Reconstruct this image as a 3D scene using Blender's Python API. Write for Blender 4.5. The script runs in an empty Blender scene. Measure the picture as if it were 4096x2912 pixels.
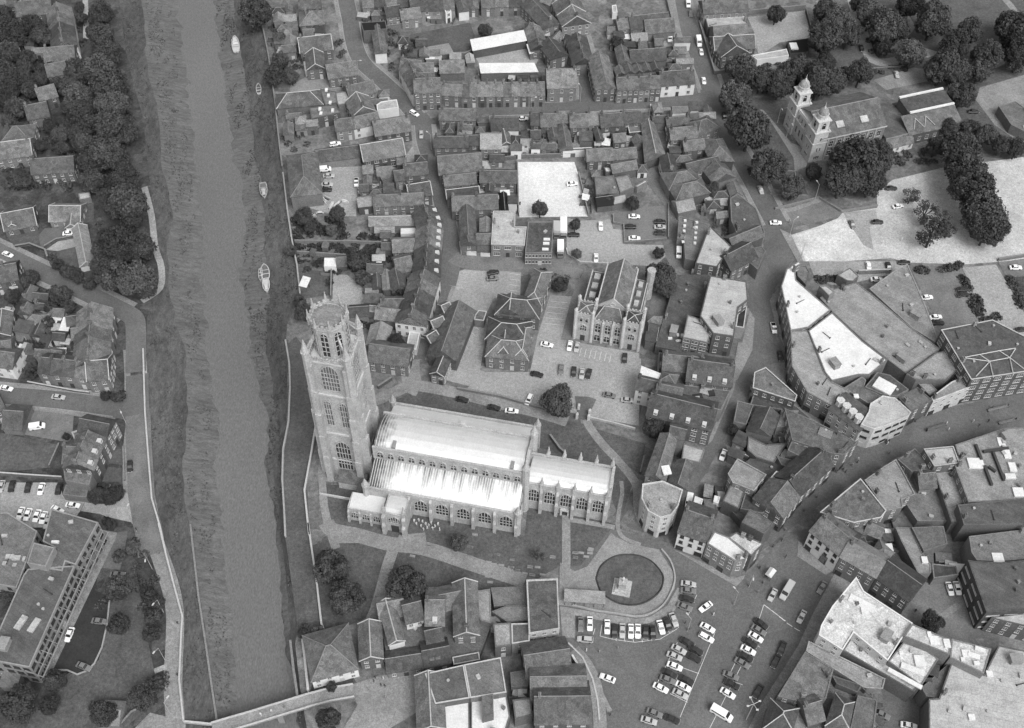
import bpy, math, random
from mathutils import Matrix, Vector
random.seed(7)
R = random.random
sc = bpy.context.scene
C = sc.collection
# ---------------------------------------------------------------- camera
FL, PITCH, ROLL, CAMH = 4500.0, math.radians(52), math.radians(1.0), 284.0   # focal length in photo pixels (4096 wide)
cam = bpy.data.cameras.new('camera'); cam.sensor_width = 36; cam.lens = FL / 4096 * 36
cam.clip_start = 1; cam.clip_end = 5000
camo = bpy.data.objects.new('camera', cam); C.objects.link(camo)
camo.matrix_world = Matrix.Translation((0, 0, CAMH)) @ Matrix.Rotation(math.pi/2 - PITCH, 4, 'X') @ Matrix.Rotation(ROLL, 4, 'Z')
sc.camera = camo
# ---------------------------------------------------------------- light: bright hazy overcast
SUN_EL, SUN_AZ = math.radians(52), math.radians(150)      # azimuth clockwise from +Y
w = bpy.data.worlds.new('World'); sc.world = w; w.use_nodes = True
nt = w.node_tree; nt.nodes.clear()
sky = nt.nodes.new('ShaderNodeTexSky'); sky.sky_type = 'NISHITA'; sky.sun_disc = False
sky.sun_elevation = SUN_EL; sky.sun_rotation = SUN_AZ; sky.dust_density = 4.0; sky.air_density = 1.0
bw = nt.nodes.new('ShaderNodeRGBToBW'); bg = nt.nodes.new('ShaderNodeBackground'); bg.inputs[1].default_value = 0.15
wo = nt.nodes.new('ShaderNodeOutputWorld')
nt.links.new(sky.outputs[0], bw.inputs[0]); nt.links.new(bw.outputs[0], bg.inputs[0]); nt.links.new(bg.outputs[0], wo.inputs[0])
sun = bpy.data.lights.new('sun', 'SUN'); sun.energy = 0.9; sun.angle = math.radians(26); sun.color = (1, 1, 1)
suno = bpy.data.objects.new('sun', sun); C.objects.link(suno)
sd = Vector((math.sin(SUN_AZ)*math.cos(SUN_EL), math.cos(SUN_AZ)*math.cos(SUN_EL), math.sin(SUN_EL)))
suno.rotation_euler = sd.to_track_quat('Z', 'Y').to_euler()
vs = sc.view_settings; vs.view_transform = 'Standard'; vs.look = 'None'; vs.exposure = 0.66; vs.gamma = 1; vs.use_curve_mapping = False
sc.cycles.max_bounces = 6; sc.cycles.diffuse_bounces = 5

# ---------------------------------------------------------------- survey: photo pixel + height -> metres on the ground plan
_c, _s, _cr, _sr = math.sin(PITCH), math.cos(PITCH), math.cos(ROLL), math.sin(ROLL)
TILES = dict(U=(0, 0, .5577), A=(0, 0, 2.077), B=(0, 720, 2.077), C=(0, 1400, 2), D=(0, 2100, 2), E=(1000, 0, 2), F=(2000, 0, 2), G=(2954, 0, 2),
             H=(1000, 700, 2), I=(2000, 700, 2), J=(2954, 700, 2), K=(1000, 2100, 2), L=(2000, 2100, 2), M=(2954, 2100, 2), N=(2500, 1400, 2),
             O=(3300, 1500, 2.869), Y=(1100, 1150, 1.624), Z=(1700, 1550, 2.32), S=(0, 0, 1))
CUR = TILES['U']
def tile(k):
    global CUR
    CUR = TILES[k]
def P(x, y, z=0.0):
    x = CUR[0] + x / CUR[2]; y = CUR[1] + y / CUR[2]
    a, b, d = x - 2048, 1456 - y, -FL
    a, b = _cr*a - _sr*b, _sr*a + _cr*b
    b, d = _c*b - _s*d, _s*b + _c*d
    t = (z - CAMH) / d
    return Vector((a*t, b*t, z))
def pts(s, z=0.0):
    out = []
    for q in s.split():
        q = q.split(','); out.append(P(float(q[0]), float(q[1]), z))
    return out

# ---------------------------------------------------------------- materials (black and white film: greys)
MATS = {}
def mat(name, v=None, a=.18, sa=.25, b=.16, sb=1.6, rough=.85, rnd=0.0, bump=0.0, spec=.3, stretch=None, metal=0.0, cell=None, sheet=None):
    if name in MATS: return MATS[name]
    m = bpy.data.materials.new(name); m.use_nodes = True; n = m.node_tree; N = n.nodes; L = n.links
    pr = N['Principled BSDF']; pr.inputs['Roughness'].default_value = rough; pr.inputs['Specular IOR Level'].default_value = spec
    pr.inputs['Metallic'].default_value = metal
    geo = N.new('ShaderNodeNewGeometry'); src = geo.outputs['Position']
    if stretch:
        mp = N.new('ShaderNodeMapping'); mp.inputs['Rotation'].default_value[2] = stretch[0]; mp.inputs['Scale'].default_value = (stretch[1], stretch[2], 1)
        L.new(src, mp.inputs[0]); src = mp.outputs[0]
    prev = None
    def mul(sock):
        nonlocal prev
        if prev is None: prev = sock
        else:
            q = N.new('ShaderNodeMath'); q.operation = 'MULTIPLY'; L.new(prev, q.inputs[0]); L.new(sock, q.inputs[1]); prev = q.outputs[0]
    fine = None
    for (amp, s_, det) in ((a, sa, 3), (b, sb, 4), (min(.3, b*1.25), 3.6, 1)):
        if amp <= 0: continue
        t = N.new('ShaderNodeTexNoise'); t.inputs['Scale'].default_value = s_; t.inputs['Detail'].default_value = det; t.inputs['Roughness'].default_value = .65
        L.new(src, t.inputs['Vector'])
        r = N.new('ShaderNodeMapRange'); r.inputs[1].default_value = .25; r.inputs[2].default_value = .75; r.inputs[3].default_value = 1-amp; r.inputs[4].default_value = 1+amp
        L.new(t.outputs[0], r.inputs[0]); mul(r.outputs[0]); fine = fine if det == 1 else t.outputs[0]
    if cell:
        t = N.new('ShaderNodeTexVoronoi'); t.inputs['Scale'].default_value = cell[0]; L.new(src, t.inputs['Vector'])
        sp = N.new('ShaderNodeSeparateColor'); L.new(t.outputs['Color'], sp.inputs[0])
        r = N.new('ShaderNodeMapRange'); r.inputs[3].default_value = 1-cell[1]; r.inputs[4].default_value = 1+cell[1]; L.new(sp.outputs[0], r.inputs[0]); mul(r.outputs[0])
    if sheet:
        mp = N.new('ShaderNodeMapping'); mp.inputs['Rotation'].default_value[2] = sheet[3]; L.new(geo.outputs['Position'], mp.inputs[0])
        t = N.new('ShaderNodeTexBrick'); t.inputs['Scale'].default_value = 1; t.inputs['Brick Width'].default_value = sheet[0]; t.inputs['Row Height'].default_value = sheet[1]; t.inputs['Mortar Size'].default_value = .09
        for k_, v_ in (('Color1', 1+sheet[2]), ('Color2', 1-sheet[2]), ('Mortar', .86)): t.inputs[k_].default_value = (v_, v_, v_, 1)
        L.new(mp.outputs[0], t.inputs['Vector']); bw_ = N.new('ShaderNodeRGBToBW'); L.new(t.outputs[0], bw_.inputs[0]); mul(bw_.outputs[0])
    if rnd:
        oi = N.new('ShaderNodeObjectInfo'); r = N.new('ShaderNodeMapRange'); r.inputs[3].default_value = 1-rnd; r.inputs[4].default_value = 1+rnd
        L.new(oi.outputs['Random'], r.inputs[0]); mul(r.outputs[0])
    val = N.new('ShaderNodeValue'); val.outputs[0].default_value = v; mul(val.outputs[0])
    cmb = N.new('ShaderNodeCombineColor')
    for i in range(3): L.new(prev, cmb.inputs[i])
    L.new(cmb.outputs[0], pr.inputs['Base Color'])
    if bump and fine:
        bp = N.new('ShaderNodeBump'); bp.inputs['Strength'].default_value = bump; bp.inputs['Distance'].default_value = .3
        L.new(fine, bp.inputs['Height']); L.new(bp.outputs[0], pr.inputs['Normal'])
    MATS[name] = m; return m
mat('brick', .135, rnd=.4, b=.3, sb=3); mat('brick_pale', .2, rnd=.2, b=.2, sb=3); mat('render_white', .6, a=.12, b=.06, rnd=.06); mat('stone', .36, a=.22, sa=.3, b=.25, sb=2.2)
mat('stone_pale', .46, a=.16, b=.2, sb=2.2); mat('concrete', .24, b=.15)
mat('slate', .1, a=.28, b=.36, sb=2.6, rnd=.45, cell=(.9, .22)); mat('clay_tile', .12, a=.3, b=.36, sb=2.6, rnd=.42, cell=(.9, .22)); mat('slate_dark', .065, rnd=.25, b=.3, cell=(.9, .2)); mat('asbestos', .2, a=.25, b=.25, rnd=.2, sheet=(3, 1, .12, .3))
mat('felt', .115, a=.3, b=.26, rnd=.3, sheet=(9, 1.3, .1, .6)); mat('felt_pale', .235, a=.28, b=.24, rnd=.15, sheet=(9, 1.6, .07, .6)); mat('felt_light', .36, a=.22, b=.2, sheet=(8, 1.8, .06, .2)); mat('black_felt', .012, rnd=.2)
mat('roof_white', .61, a=.12, sa=.2, b=.1); mat('roof_mottled', .46, a=.26, sa=.22, b=.34, sb=1.6, sheet=(7, 2.2, .08, -.55)); mat('lead', .72, a=.06, b=.06, rough=.38, metal=.45)
mat('glass', .03, a=.5, sa=.4, b=0, rough=.2, spec=.6); mat('frame_white', .48, a=0, b=.05); mat('frame_dark', .05, a=0, b=.05); mat('ridge', .2, a=0, b=.2); mat('ridge_white', .42, a=0, b=.15)
mat('asphalt', .12, a=.2, sa=.07, b=.2, sb=1.2, cell=(.11, .07)); mat('asphalt_old', .155, a=.24, sa=.1, b=.22, cell=(.14, .1)); mat('asphalt_black', .035, a=.25, b=.2); mat('paving', .22, a=.2, sa=.15, b=.24, sb=1.3, cell=(.2, .08)); mat('gravel', .29, a=.22, sa=.07, b=.26, sb=1.1)
mat('gravel_bright', .58, a=.22, sa=.05, b=.2, sb=.9); mat('gravel_light', .5, a=.3, sa=.08, b=.22, sb=.9); mat('gravel_pale', .42, a=.3, sa=.05, b=.24, sb=.9); mat('yard', .145, a=.4, sa=.12, b=.42, sb=.8, cell=(.25, .25)); mat('paint', .62, a=.1, b=.1)
mat('lawn', .088, a=.28, sa=.14, b=.38, sb=1.1); mat('lawn_pale', .087, a=.32, sa=.1, b=.36, sb=1.1); mat('garden', .06, a=.5, sa=.15, b=.5, sb=.9, cell=(.3, .3)); mat('soil', .1, a=.4, b=.3)
mat('bank', .078, a=.4, sa=.07, b=.45, sb=.8, stretch=(.12, 1.0, .4)); mat('mud', .113, a=.2, sa=.06, b=.38, sb=.6, stretch=(.12, .45, 1.7)); mat('kerb', .3, a=.1, b=.15)
mat('leaf', .055, a=.35, sa=.3, b=.4, sb=2.0, rnd=.28, rough=.7); mat('leaf_pale', .085, a=.3, sa=.35, b=.35, sb=2, rnd=.2); mat('leaf_dark', .042, a=.3, b=.35, rnd=.2); mat('bark', .05)
mat('timber', .12, rnd=.4); mat('timber_pale', .4, rnd=.3); mat('tyre', .015, a=0, b=0); mat('metal', .35, a=0, b=.1, rough=.5); mat('iron', .04, a=0, b=.1)
wm_ = mat('water', .14, a=.1, sa=.03, b=.17, sb=1.6, rough=.5, spec=.15, bump=.25, stretch=(.12, 1.0, .35))

# ---------------------------------------------------------------- mesh builder
class MB:
    def __init__(s): s.v = []; s.f = []
    def poly(s, ps):
        i = len(s.v); s.v += [tuple(p) for p in ps]; s.f.append(tuple(range(i, i+len(ps)))); return s
    def prism(s, ps, z0, z1, top=True, bot=False):
        n = len(ps); i = len(s.v)
        s.v += [(p[0], p[1], z0) for p in ps] + [(p[0], p[1], z1) for p in ps]
        for k in range(n): s.f.append((i+k, i+(k+1) % n, i+n+(k+1) % n, i+n+k))
        if top: s.f.append(tuple(range(i+n, i+2*n)))
        if bot: s.f.append(tuple(range(i+n-1, i-1, -1)))
        return s
    def frus(s, p0, z0, p1, z1, top=True):
        n = len(p0); i = len(s.v)
        s.v += [(p[0], p[1], z0) for p in p0] + [(p[0], p[1], z1) for p in p1]
        for k in range(n): s.f.append((i+k, i+(k+1) % n, i+n+(k+1) % n, i+n+k))
        if top: s.f.append(tuple(range(i+n, i+2*n)))
        return s
    def box(s, x0, x1, y0, y1, z0, z1): return s.prism([(x0, y0), (x1, y0), (x1, y1), (x0, y1)], z0, z1, bot=True)
    def ngon(s, cx, cy, r, n, z0, z1, r1=None, ph=0.0, top=True):
        f = lambda q: [(cx+q*math.cos(ph+2*math.pi*k/n), cy+q*math.sin(ph+2*math.pi*k/n)) for k in range(n)]
        return s.frus(f(r), z0, f(r if r1 is None else r1), z1, top)
    def bar(s, p, q, r=.1, n=4):
        p = Vector(p); q = Vector(q); d = (q-p)
        if d.length < 1e-6: return s
        d.normalize(); u = d.orthogonal().normalized(); w = d.cross(u); i = len(s.v)
        for c in (p, q):
            for k in range(n):
                t = 2*math.pi*k/n + .785; s.v.append(tuple(c + u*(r*math.cos(t)) + w*(r*math.sin(t))))
        for k in range(n): s.f.append((i+k, i+(k+1) % n, i+n+(k+1) % n, i+n+k))
        s.f.append(tuple(range(i+n-1, i-1, -1))); s.f.append(tuple(range(i+n, i+2*n))); return s
    def mesh(s, name, m, off=(0, 0, 0)):
        me = bpy.data.meshes.new(name)
        me.from_pydata([(v[0]-off[0], v[1]-off[1], v[2]-off[2]) for v in s.v], [], s.f)
        if m: me.materials.append(MATS[m] if isinstance(m, str) else m)
        return me
    def build(s, name, m, parent=None, off=(0, 0, 0)):
        o = bpy.data.objects.new(name, s.mesh(name, m, off)); C.objects.link(o)
        if parent: o.parent = parent
        elif off != (0, 0, 0): o.location = off
        return o
def inst(name, me, parent=None, loc=(0, 0, 0), rz=0.0, sca=None):
    o = bpy.data.objects.new(name, me); C.objects.link(o); o.location = loc
    if rz: o.rotation_euler[2] = rz
    if sca: o.scale = sca
    if parent: o.parent = parent
    return o
LAB = {}
def tag(o, label, cat, group=None):
    label = ' '.join(label.split())
    if label in LAB and not group: print('DUP LABEL', label)
    LAB[label] = 1
    o['label'] = label; o['category'] = cat
    if group: o['group'] = group
    return o
def thing(name, label, cat, loc=(0, 0, 0), rz=0.0, group=None):
    o = bpy.data.objects.new(name, None); C.objects.link(o); o.location = loc; o.rotation_euler[2] = rz; o.empty_display_size = .5
    return tag(o, label, cat, group)
def struct(o, kind='structure'): o['kind'] = kind; return o
ORD = 'first second third fourth fifth sixth seventh eighth ninth tenth eleventh twelfth thirteenth fourteenth fifteenth sixteenth seventeenth eighteenth nineteenth twentieth'.split()
def area2(ps): return sum(ps[i-1][0]*ps[i][1]-ps[i][0]*ps[i-1][1] for i in range(len(ps)))
def ccw(ps): return ps if area2(ps) > 0 else ps[::-1]
def inset(ps, d):
    ps = [Vector((p[0], p[1])) for p in ps]; n = len(ps); out = []
    for i in range(n):
        a, b, c = ps[i-1], ps[i], ps[(i+1) % n]
        u = (b-a).normalized(); v = (c-b).normalized()
        n1 = Vector((-u.y, u.x)); n2 = Vector((-v.y, v.x)); k = 1+n1.dot(n2)
        m = (n1+n2)/max(k, .35); out.append(b+m*d)
    return out

# ---------------------------------------------------------------- windows, doors, chimneys shared by the houses
WIN = {}
def window_meshes(wd, ht, fm='frame_white', bars=1):
    key = (round(wd, 1), round(ht, 1), fm, bars)
    if key not in WIN:
        wd, ht = key[0], key[1]; m = MB(); t = .09; d = .09
        m.box(-wd/2, -wd/2+t, -d, 0, 0, ht); m.box(wd/2-t, wd/2, -d, 0, 0, ht)
        m.box(-wd/2+t, wd/2-t, -d, 0, ht-t, ht); m.box(-wd/2-.1, wd/2+.1, -d-.08, 0, -.14, 0)
        m.box(-wd/2+t, wd/2-t, -d, 0, 0, t)
        if bars:
            m.box(-wd/2+t, wd/2-t, -d+.02, 0, ht*.5-.04, ht*.5+.04)
            for k in range(1, int(wd/1.1)+1):
                x = -wd/2 + wd*k/(int(wd/1.1)+1); m.box(x-.04, x+.04, -d+.02, 0, t, ht*.5-.04); m.box(x-.04, x+.04, -d+.02, 0, ht*.5+.04, ht-t)
        p = MB(); p.poly([(-wd/2+.05, -.03, .05), (wd/2-.05, -.03, .05), (wd/2-.05, -.03, ht-.05), (-wd/2+.05, -.03, ht-.05)])
        WIN[key] = (m.mesh('window', fm), p.mesh('pane', 'glass'))
    return WIN[key]
def put_window(root, x, y, z, rz, wd, ht, fm='frame_white', bars=1, name='window'):
    a, b = window_meshes(wd, ht, fm, bars)
    o = inst(name, a, root, (x, y, z), rz); inst('pane', b, o); return o
dm = MB(); dm.box(-.5, .5, -.07, 0, 0, 2.05); dm.box(-.62, -.5, -.1, 0, 0, 2.2); dm.box(.5, .62, -.1, 0, 0, 2.2); dm.box(-.5, .5, -.1, 0, 2.05, 2.2); DOOR = {k: dm.mesh('door', k) for k in ('frame_white', 'frame_dark')}
cm = MB(); cm.box(-.55, .55, -.32, .32, 0, 2.3); cm.box(-.64, .64, -.4, .4, 2.3, 2.5)
for k in (-.33, 0, .33): cm.ngon(k, 0, .13, 6, 2.5, 3.0, .1)
CHIM = {k: cm.mesh('chimney', k) for k in ('brick', 'render_white', 'brick_pale')}
dr = MB(); dr.box(-.65, .65, -1.0, 1.4, 0, 1.15); DORM = {k: dr.mesh('dormer', k) for k in ('frame_white', 'felt')}
def wall_windows(root, off, a, b, h, wall, opt):
    """windows on the wall a->b (outside on the right); only walls the aeroplane side can see"""
    d = Vector((b[0]-a[0], b[1]-a[1])); ln = d.length
    if ln < 1.8: return
    d /= ln; nrm = Vector((d.y, -d.x)); mid = Vector(((a[0]+b[0])/2, (a[1]+b[1])/2))
    if nrm.dot(-mid.normalized()) < .12: return
    rz = math.atan2(d.y, d.x); ns = max(1, int(round(h/2.9))); sh = h/ns
    fm = opt.get('fm', 'frame_white'); sp = opt.get('sp', 2.9); n = max(1, int(ln/sp)); wd = opt.get('ww', 1.05); wh = opt.get('wh', min(1.5, sh*.52))
    door_at = (n//2) if opt.get('door', 1) else -1
    for s in range(ns):
        for k in range(n):
            t = ln*(k+.5)/n; x = a[0]+d.x*t-off[0]; y = a[1]+d.y*t-off[1]
            if s == 0 and opt.get('shop'):
                if k % 2 == 0 and ln > 3: put_window(root, x, y, .4, rz, min(sp*.85, ln-.6), 2.0, 'frame_dark', 0, 'shop_window')
                continue
            if s == 0 and k == door_at and h < 12:
                inst('door', DOOR['frame_white' if R() < .5 else 'frame_dark'], root, (x, y, 0.02), rz); continue
            if opt.get('skip') and R() < opt['skip']: continue
            put_window(root, x, y, s*sh+sh*.32, rz, min(wd, ln-.5), wh, fm, opt.get('bars', 1))
HUT = []
for k in range(2):
    vb = MB(); vb.box(-1.6, 1.6, -1.1, 1.1, 0, 1.9); vb.box(-1.75, 1.75, -1.25, 1.25, 1.9, 2.05); vb.box(-.4, .4, -1.16, -1.1, 0, 1.6); HUT.append(vb.mesh('roof_hut', ('felt_pale', 'concrete')[k]))
VENT = []
for k in range(4):
    vb = MB()
    if k == 0: vb.ngon(0, 0, .28, 8, 0, .5); vb.ngon(0, 0, .42, 8, .5, .62)
    elif k == 1: vb.box(-.6, .6, -.4, .4, 0, .55); vb.box(-.68, .68, -.48, .48, .55, .65)
    elif k == 2: vb.box(-.35, .35, -.35, .35, 0, 1.0); vb.box(-.42, .42, -.42, .42, 1.0, 1.1)
    else: vb.bar((-1.6, 0, .25), (1.6, 0, .25), .13); vb.box(-1.7, -1.4, -.2, .2, 0, .45)
    VENT.append(vb.mesh('roof_vent', ('metal', 'felt_light', 'brick', 'frame_dark')[k]))
def inside(ps, x, y):
    r = False; j = len(ps)-1
    for i in range(len(ps)):
        if (ps[i].y > y) != (ps[j].y > y) and x < (ps[j].x-ps[i].x)*(y-ps[i].y)/(ps[j].y-ps[i].y)+ps[i].x: r = not r
        j = i
    return r
REG = []
def building(label, q, h, roof='x', rh=None, wm='brick', rm='slate', win=1, ch=0, name='house', cat='house', root=None, ov=.3, eo=None, rc=None, group=None, cm_='brick', dorm=0, dm_='frame_white', para=.2, z0=0.0, lights=None, pm=None, hidden=None, cap=0, **opt):
    """q: plan at eave height. roof x/y = ridge along/across first edge, hx/hy hipped, f flat with parapet, m mono pitch"""
    q = [Vector((p[0], p[1])) for p in q]; q = ccw(q)
    ct = sum(q, Vector((0, 0)))/len(q); off = (ct.x, ct.y, 0); REG.append(list(q))
    if root is None: root = thing(name, label, cat, (ct.x, ct.y, 0), group=group)
    else: off = tuple(root.location)
    H = h+para if roof == 'f' else h
    wmb = MB(); rmb = MB(); n = len(q)
    if roof == 'f':
        inn = inset(q, .35); i = 0
        wmb.prism(q, z0, H, top=False)
        for k in range(n):
            a, b, c, d = q[k], q[(k+1) % n], inn[(k+1) % n], inn[k]
            wmb.poly([(a.x, a.y, H), (b.x, b.y, H), (c.x, c.y, H), (d.x, d.y, H)])
            wmb.poly([(d.x, d.y, H), (c.x, c.y, H), (c.x, c.y, h-.2), (d.x, d.y, h-.2)])
        rmb.poly([(p.x, p.y, h) for p in inset(q, .3)])
        if cap:
            cmb = MB(); o2 = inset(q, -.06); inn = inset(q, .26)
            for k in range(n):
                a, b, c, d = o2[k], o2[(k+1) % n], inn[(k+1) % n], inn[k]
                for z, s_ in ((H+.12, 1),): cmb.poly([(a.x, a.y, z), (b.x, b.y, z), (c.x, c.y, z), (d.x, d.y, z)])
                cmb.poly([(a.x, a.y, H-.1), (b.x, b.y, H-.1), (b.x, b.y, H+.12), (a.x, a.y, H+.12)]); cmb.poly([(d.x, d.y, H+.12), (c.x, c.y, H+.12), (c.x, c.y, H+.01), (d.x, d.y, H+.01)])
            cmb.build('coping', 'ridge_white' if cap == 1 else cap, root, off)
    else:
        if roof in ('y', 'hy'): q = q[1:]+q[:1]
        a, b, c, d = q; e0 = (a+d)/2; e1 = (b+c)/2; wid = ((d-a).length+(c-b).length)/2; ax = (e1-e0).normalized(); L_ = (e1-e0).length
        if roof == 'm':      # mono pitch rising from a-b to d-c
            rh = rh if rh is not None else wid*.12
            wmb.prism(q, z0, h, top=False); wmb.poly([(b.x, b.y, h), (c.x, c.y, h), (c.x, c.y, h+rh)]); wmb.poly([(d.x, d.y, h), (a.x, a.y, h), (d.x, d.y, h+rh)]); wmb.poly([(c.x, c.y, h), (d.x, d.y, h), (d.x, d.y, h+rh), (c.x, c.y, h+rh)])
            o = [p for p in inset(q, -ov)]; zz = (h, h, h+rh, h+rh); t = .18
            top = [(o[k].x, o[k].y, zz[k]+.05+t) for k in range(4)]; bot = [(p[0], p[1], p[2]-t) for p in top]
            rmb.poly(top)
            for k in range(4): rmb.poly([bot[k], bot[(k+1) % 4], top[(k+1) % 4], top[k]])
            rmb.poly(bot[::-1])
        else:
            rh = rh if rh is not None else min(wid*.36, 4.2)
            hip = roof[0] == 'h'; ins = min(wid*.5, L_*.45) if hip else 0
            wmb.prism(q, z0, h, top=False)
            eo_ = ov if eo is None else eo
            r0 = e0+ax*(ins if hip else -eo_); r1 = e1-ax*(ins if hip else -eo_)
            sl = rh/(wid/2); ze = h-ov*sl; na = (d-a).normalized(); ea = ax*((ov if hip else eo_))
            A, B, C_, D = a-na*ov-ea, b-na*ov+ea, c+na*ov+ea, d+na*ov-ea
            t = .16; E = [(p.x, p.y, ze+t) for p in (A, B, C_, D)]; F0 = (r0.x, r0.y, h+rh+t); F1 = (r1.x, r1.y, h+rh+t)
            rmb.poly([E[0], E[1], F1, F0]); rmb.poly([E[2], E[3], F0, F1])
            if hip: rmb.poly([E[1], E[2], F1]); rmb.poly([E[3], E[0], F0])
            dn = lambda p: (p[0], p[1], p[2]-t)
            rmb.poly([dn(E[0]), dn(E[1]), E[1], E[0]]); rmb.poly([dn(E[2]), dn(E[3]), E[3], E[2]])
            if hip: rmb.poly([dn(E[1]), dn(E[2]), E[2], E[1]]); rmb.poly([dn(E[3]), dn(E[0]), E[0], E[3]])
            else:
                rmb.poly([dn(E[1]), dn(E[2]), E[2], F1, E[1]]); rmb.poly([dn(E[3]), dn(E[0]), E[0], F0, E[3]])
                wmb.poly([(b.x, b.y, h), (c.x, c.y, h), (e1.x, e1.y, h+rh)]); wmb.poly([(d.x, d.y, h), (a.x, a.y, h), (e0.x, e0.y, h+rh)])
            rg = MB(); rr = .14 if rc is None else .16
            rg.bar((F0[0], F0[1], F0[2]+.04), (F1[0], F1[1], F1[2]+.04), rr)
            if hip:
                for p, f in ((E[0], F0), (E[3], F0), (E[1], F1), (E[2], F1)): rg.bar((p[0], p[1], p[2]+.04), (f[0], f[1], f[2]+.04), rr*.9)
            elif rc == 'verge':
                for p, f in ((E[0], F0), (E[3], F0), (E[1], F1), (E[2], F1)): rg.bar((p[0], p[1], p[2]+.03), (f[0], f[1], f[2]+.03), .16)
            rg.build('ridge_tiles', 'ridge' if rc is None else 'ridge_white', root, off)
            for k in range(ch):
                t = (.06, .94, .5, .28, .72)[k] if ch > 1 else .08
                if hip: t = .25+.5*t
                p = e0+(e1-e0)*t
                inst('chimney', CHIM[cm_], root, (p.x-off[0], p.y-off[1], h+rh-1.1), math.atan2(ax.y, ax.x)+math.pi/2)
            for k in range(dorm):
                p = a+(b-a)*((k+.5)/dorm)+na*1.6; rz = math.atan2(ax.y, ax.x)
                dd = inst('dormer', DORM[dm_], root, (p.x-off[0], p.y-off[1], h+.35), rz)
                pw = window_meshes(1.0, .8); inst('dormer_window', pw[0], dd, (0, -1.01, .2)); inst('pane', pw[1], dd, (0, -1.03, .2))
    wmb.build('wall', wm, root, off); ro = rmb.build('roof', rm, root, off)
    if roof == 'f' and z0 == 0 and rm != 'glass':
        A_ = abs(area2(q))/2
        for k in range(min(14, int(A_/70))):
            for _ in range(20):
                x, y = random.uniform(min(v.x for v in q), max(v.x for v in q)), random.uniform(min(v.y for v in q), max(v.y for v in q))
                if inside(inset(q, 1.2), x, y): inst('roof_vent', random.choice(VENT), root, (x-off[0], y-off[1], h), R()*3); break
        if opt.get('shop') or wm == 'brick' and A_ > 90:
            for k in range(2):
                e = random.randrange(n); t_ = .2+.6*R(); qq = inset(q, .7); pp = qq[e].lerp(qq[(e+1) % n], t_); dd = q[(e+1) % n]-q[e]
                inst('chimney', CHIM[random.choice(('brick', 'brick', 'brick_pale'))], root, (pp.x-off[0], pp.y-off[1], h-.4), math.atan2(dd.y, dd.x))
        if A_ > 260 and rm != 'slate_dark':
            for _ in range(30):
                x, y = random.uniform(min(v.x for v in q), max(v.x for v in q)), random.uniform(min(v.y for v in q), max(v.y for v in q))
                if inside(inset(q, 3.0), x, y): inst('roof_hut', HUT[random.randrange(2)], root, (x-off[0], y-off[1], h), math.atan2((q[1]-q[0]).y, (q[1]-q[0]).x)); break
    if win:
        ws = q if win == 1 else q[:2]
        for k in range(n if win == 1 else 1): wall_windows(root, off, q[k], q[(k+1) % n], h-z0, wm, opt)
    if lights:
        for (p, wx, wy, rz) in lights:
            m = MB(); m.box(-wx/2, wx/2, -wy/2, wy/2, 0, .3+.4*R()); o = m.build('rooflight', pm or 'roof_white', root); o.location = (p[0]-off[0], p[1]-off[1], p[2]); o.rotation_euler[2] = rz
    return root
def quad(a, b, d):
    u = (b-a); nn = Vector((-u.y, u.x, 0)).normalized(); return [a, b, b+nn*d, a+nn*d]
def HS(label, s, d, h, roof='x', n=1, **kw):
    """house(s) from the near eave edge p0-p1 (photo points at eave height) reaching d metres to the left of p0->p1"""
    a, b = pts(s, h)[:2]
    if n == 1: return building(label, quad(a, b, d), h, roof, **kw)
    out = []
    for k in range(n):
        p, q = a.lerp(b, k/n), a.lerp(b, (k+1)/n); hh = h+(R()-.5)*.35
        out.append(building(label.format(ORD[k]), quad(p, q, d+(R()-.5)*.2), hh, roof, eo=0.0, name='terraced_house', **kw))
    return out
def FB(label, s, h, **kw):
    kw.setdefault('name', 'flat_roofed_building'); kw.setdefault('cat', 'building'); kw.setdefault('rm', 'felt')
    if 'rl' in kw:
        out = []
        for t in kw.pop('rl').split():
            t = [float(x) for x in t.split(',')]; p = P(t[0], t[1], h+.0); out.append((p, t[2], t[3], math.radians(t[4] if len(t) > 4 else 0)))
        kw['lights'] = out
    return building(label, pts(s, h), h, 'f', **kw)
ZL = [0]; ZK = [0]
def patch(name, s, m, z=None, th=0.0):
    if z is None: ZL[0] += 1; z = .02 + .003*ZL[0]
    ZK[0] += 1; z += .0003*ZK[0]
    ps = ccw([Vector((p.x, p.y)) for p in pts(s, z)]); mb = MB()
    if th: mb.prism(ps, z-th-.05, z)
    else: mb.poly([(p.x, p.y, z) for p in ps])
    return struct(mb.build(name, m))
def offset_line(ps, d):
    out = []
    for i, p in enumerate(ps):
        a = ps[max(i-1, 0)]; b = ps[min(i+1, len(ps)-1)]; u = (b-a); u.z = 0; u.normalize(); out.append(p+Vector((-u.y, u.x, 0))*d)
    return out
def smooth(ps, k=4):
    out = []
    for i in range(len(ps)-1):
        p0, p1, p2, p3 = ps[max(i-1, 0)], ps[i], ps[i+1], ps[min(i+2, len(ps)-1)]
        for j in range(k):
            t = j/k; out.append(.5*((2*p1)+(p2-p0)*t+(2*p0-5*p1+4*p2-p3)*t*t+(3*p1-p0-3*p2+p3)*t**3))
    return out+[ps[-1]]
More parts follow.
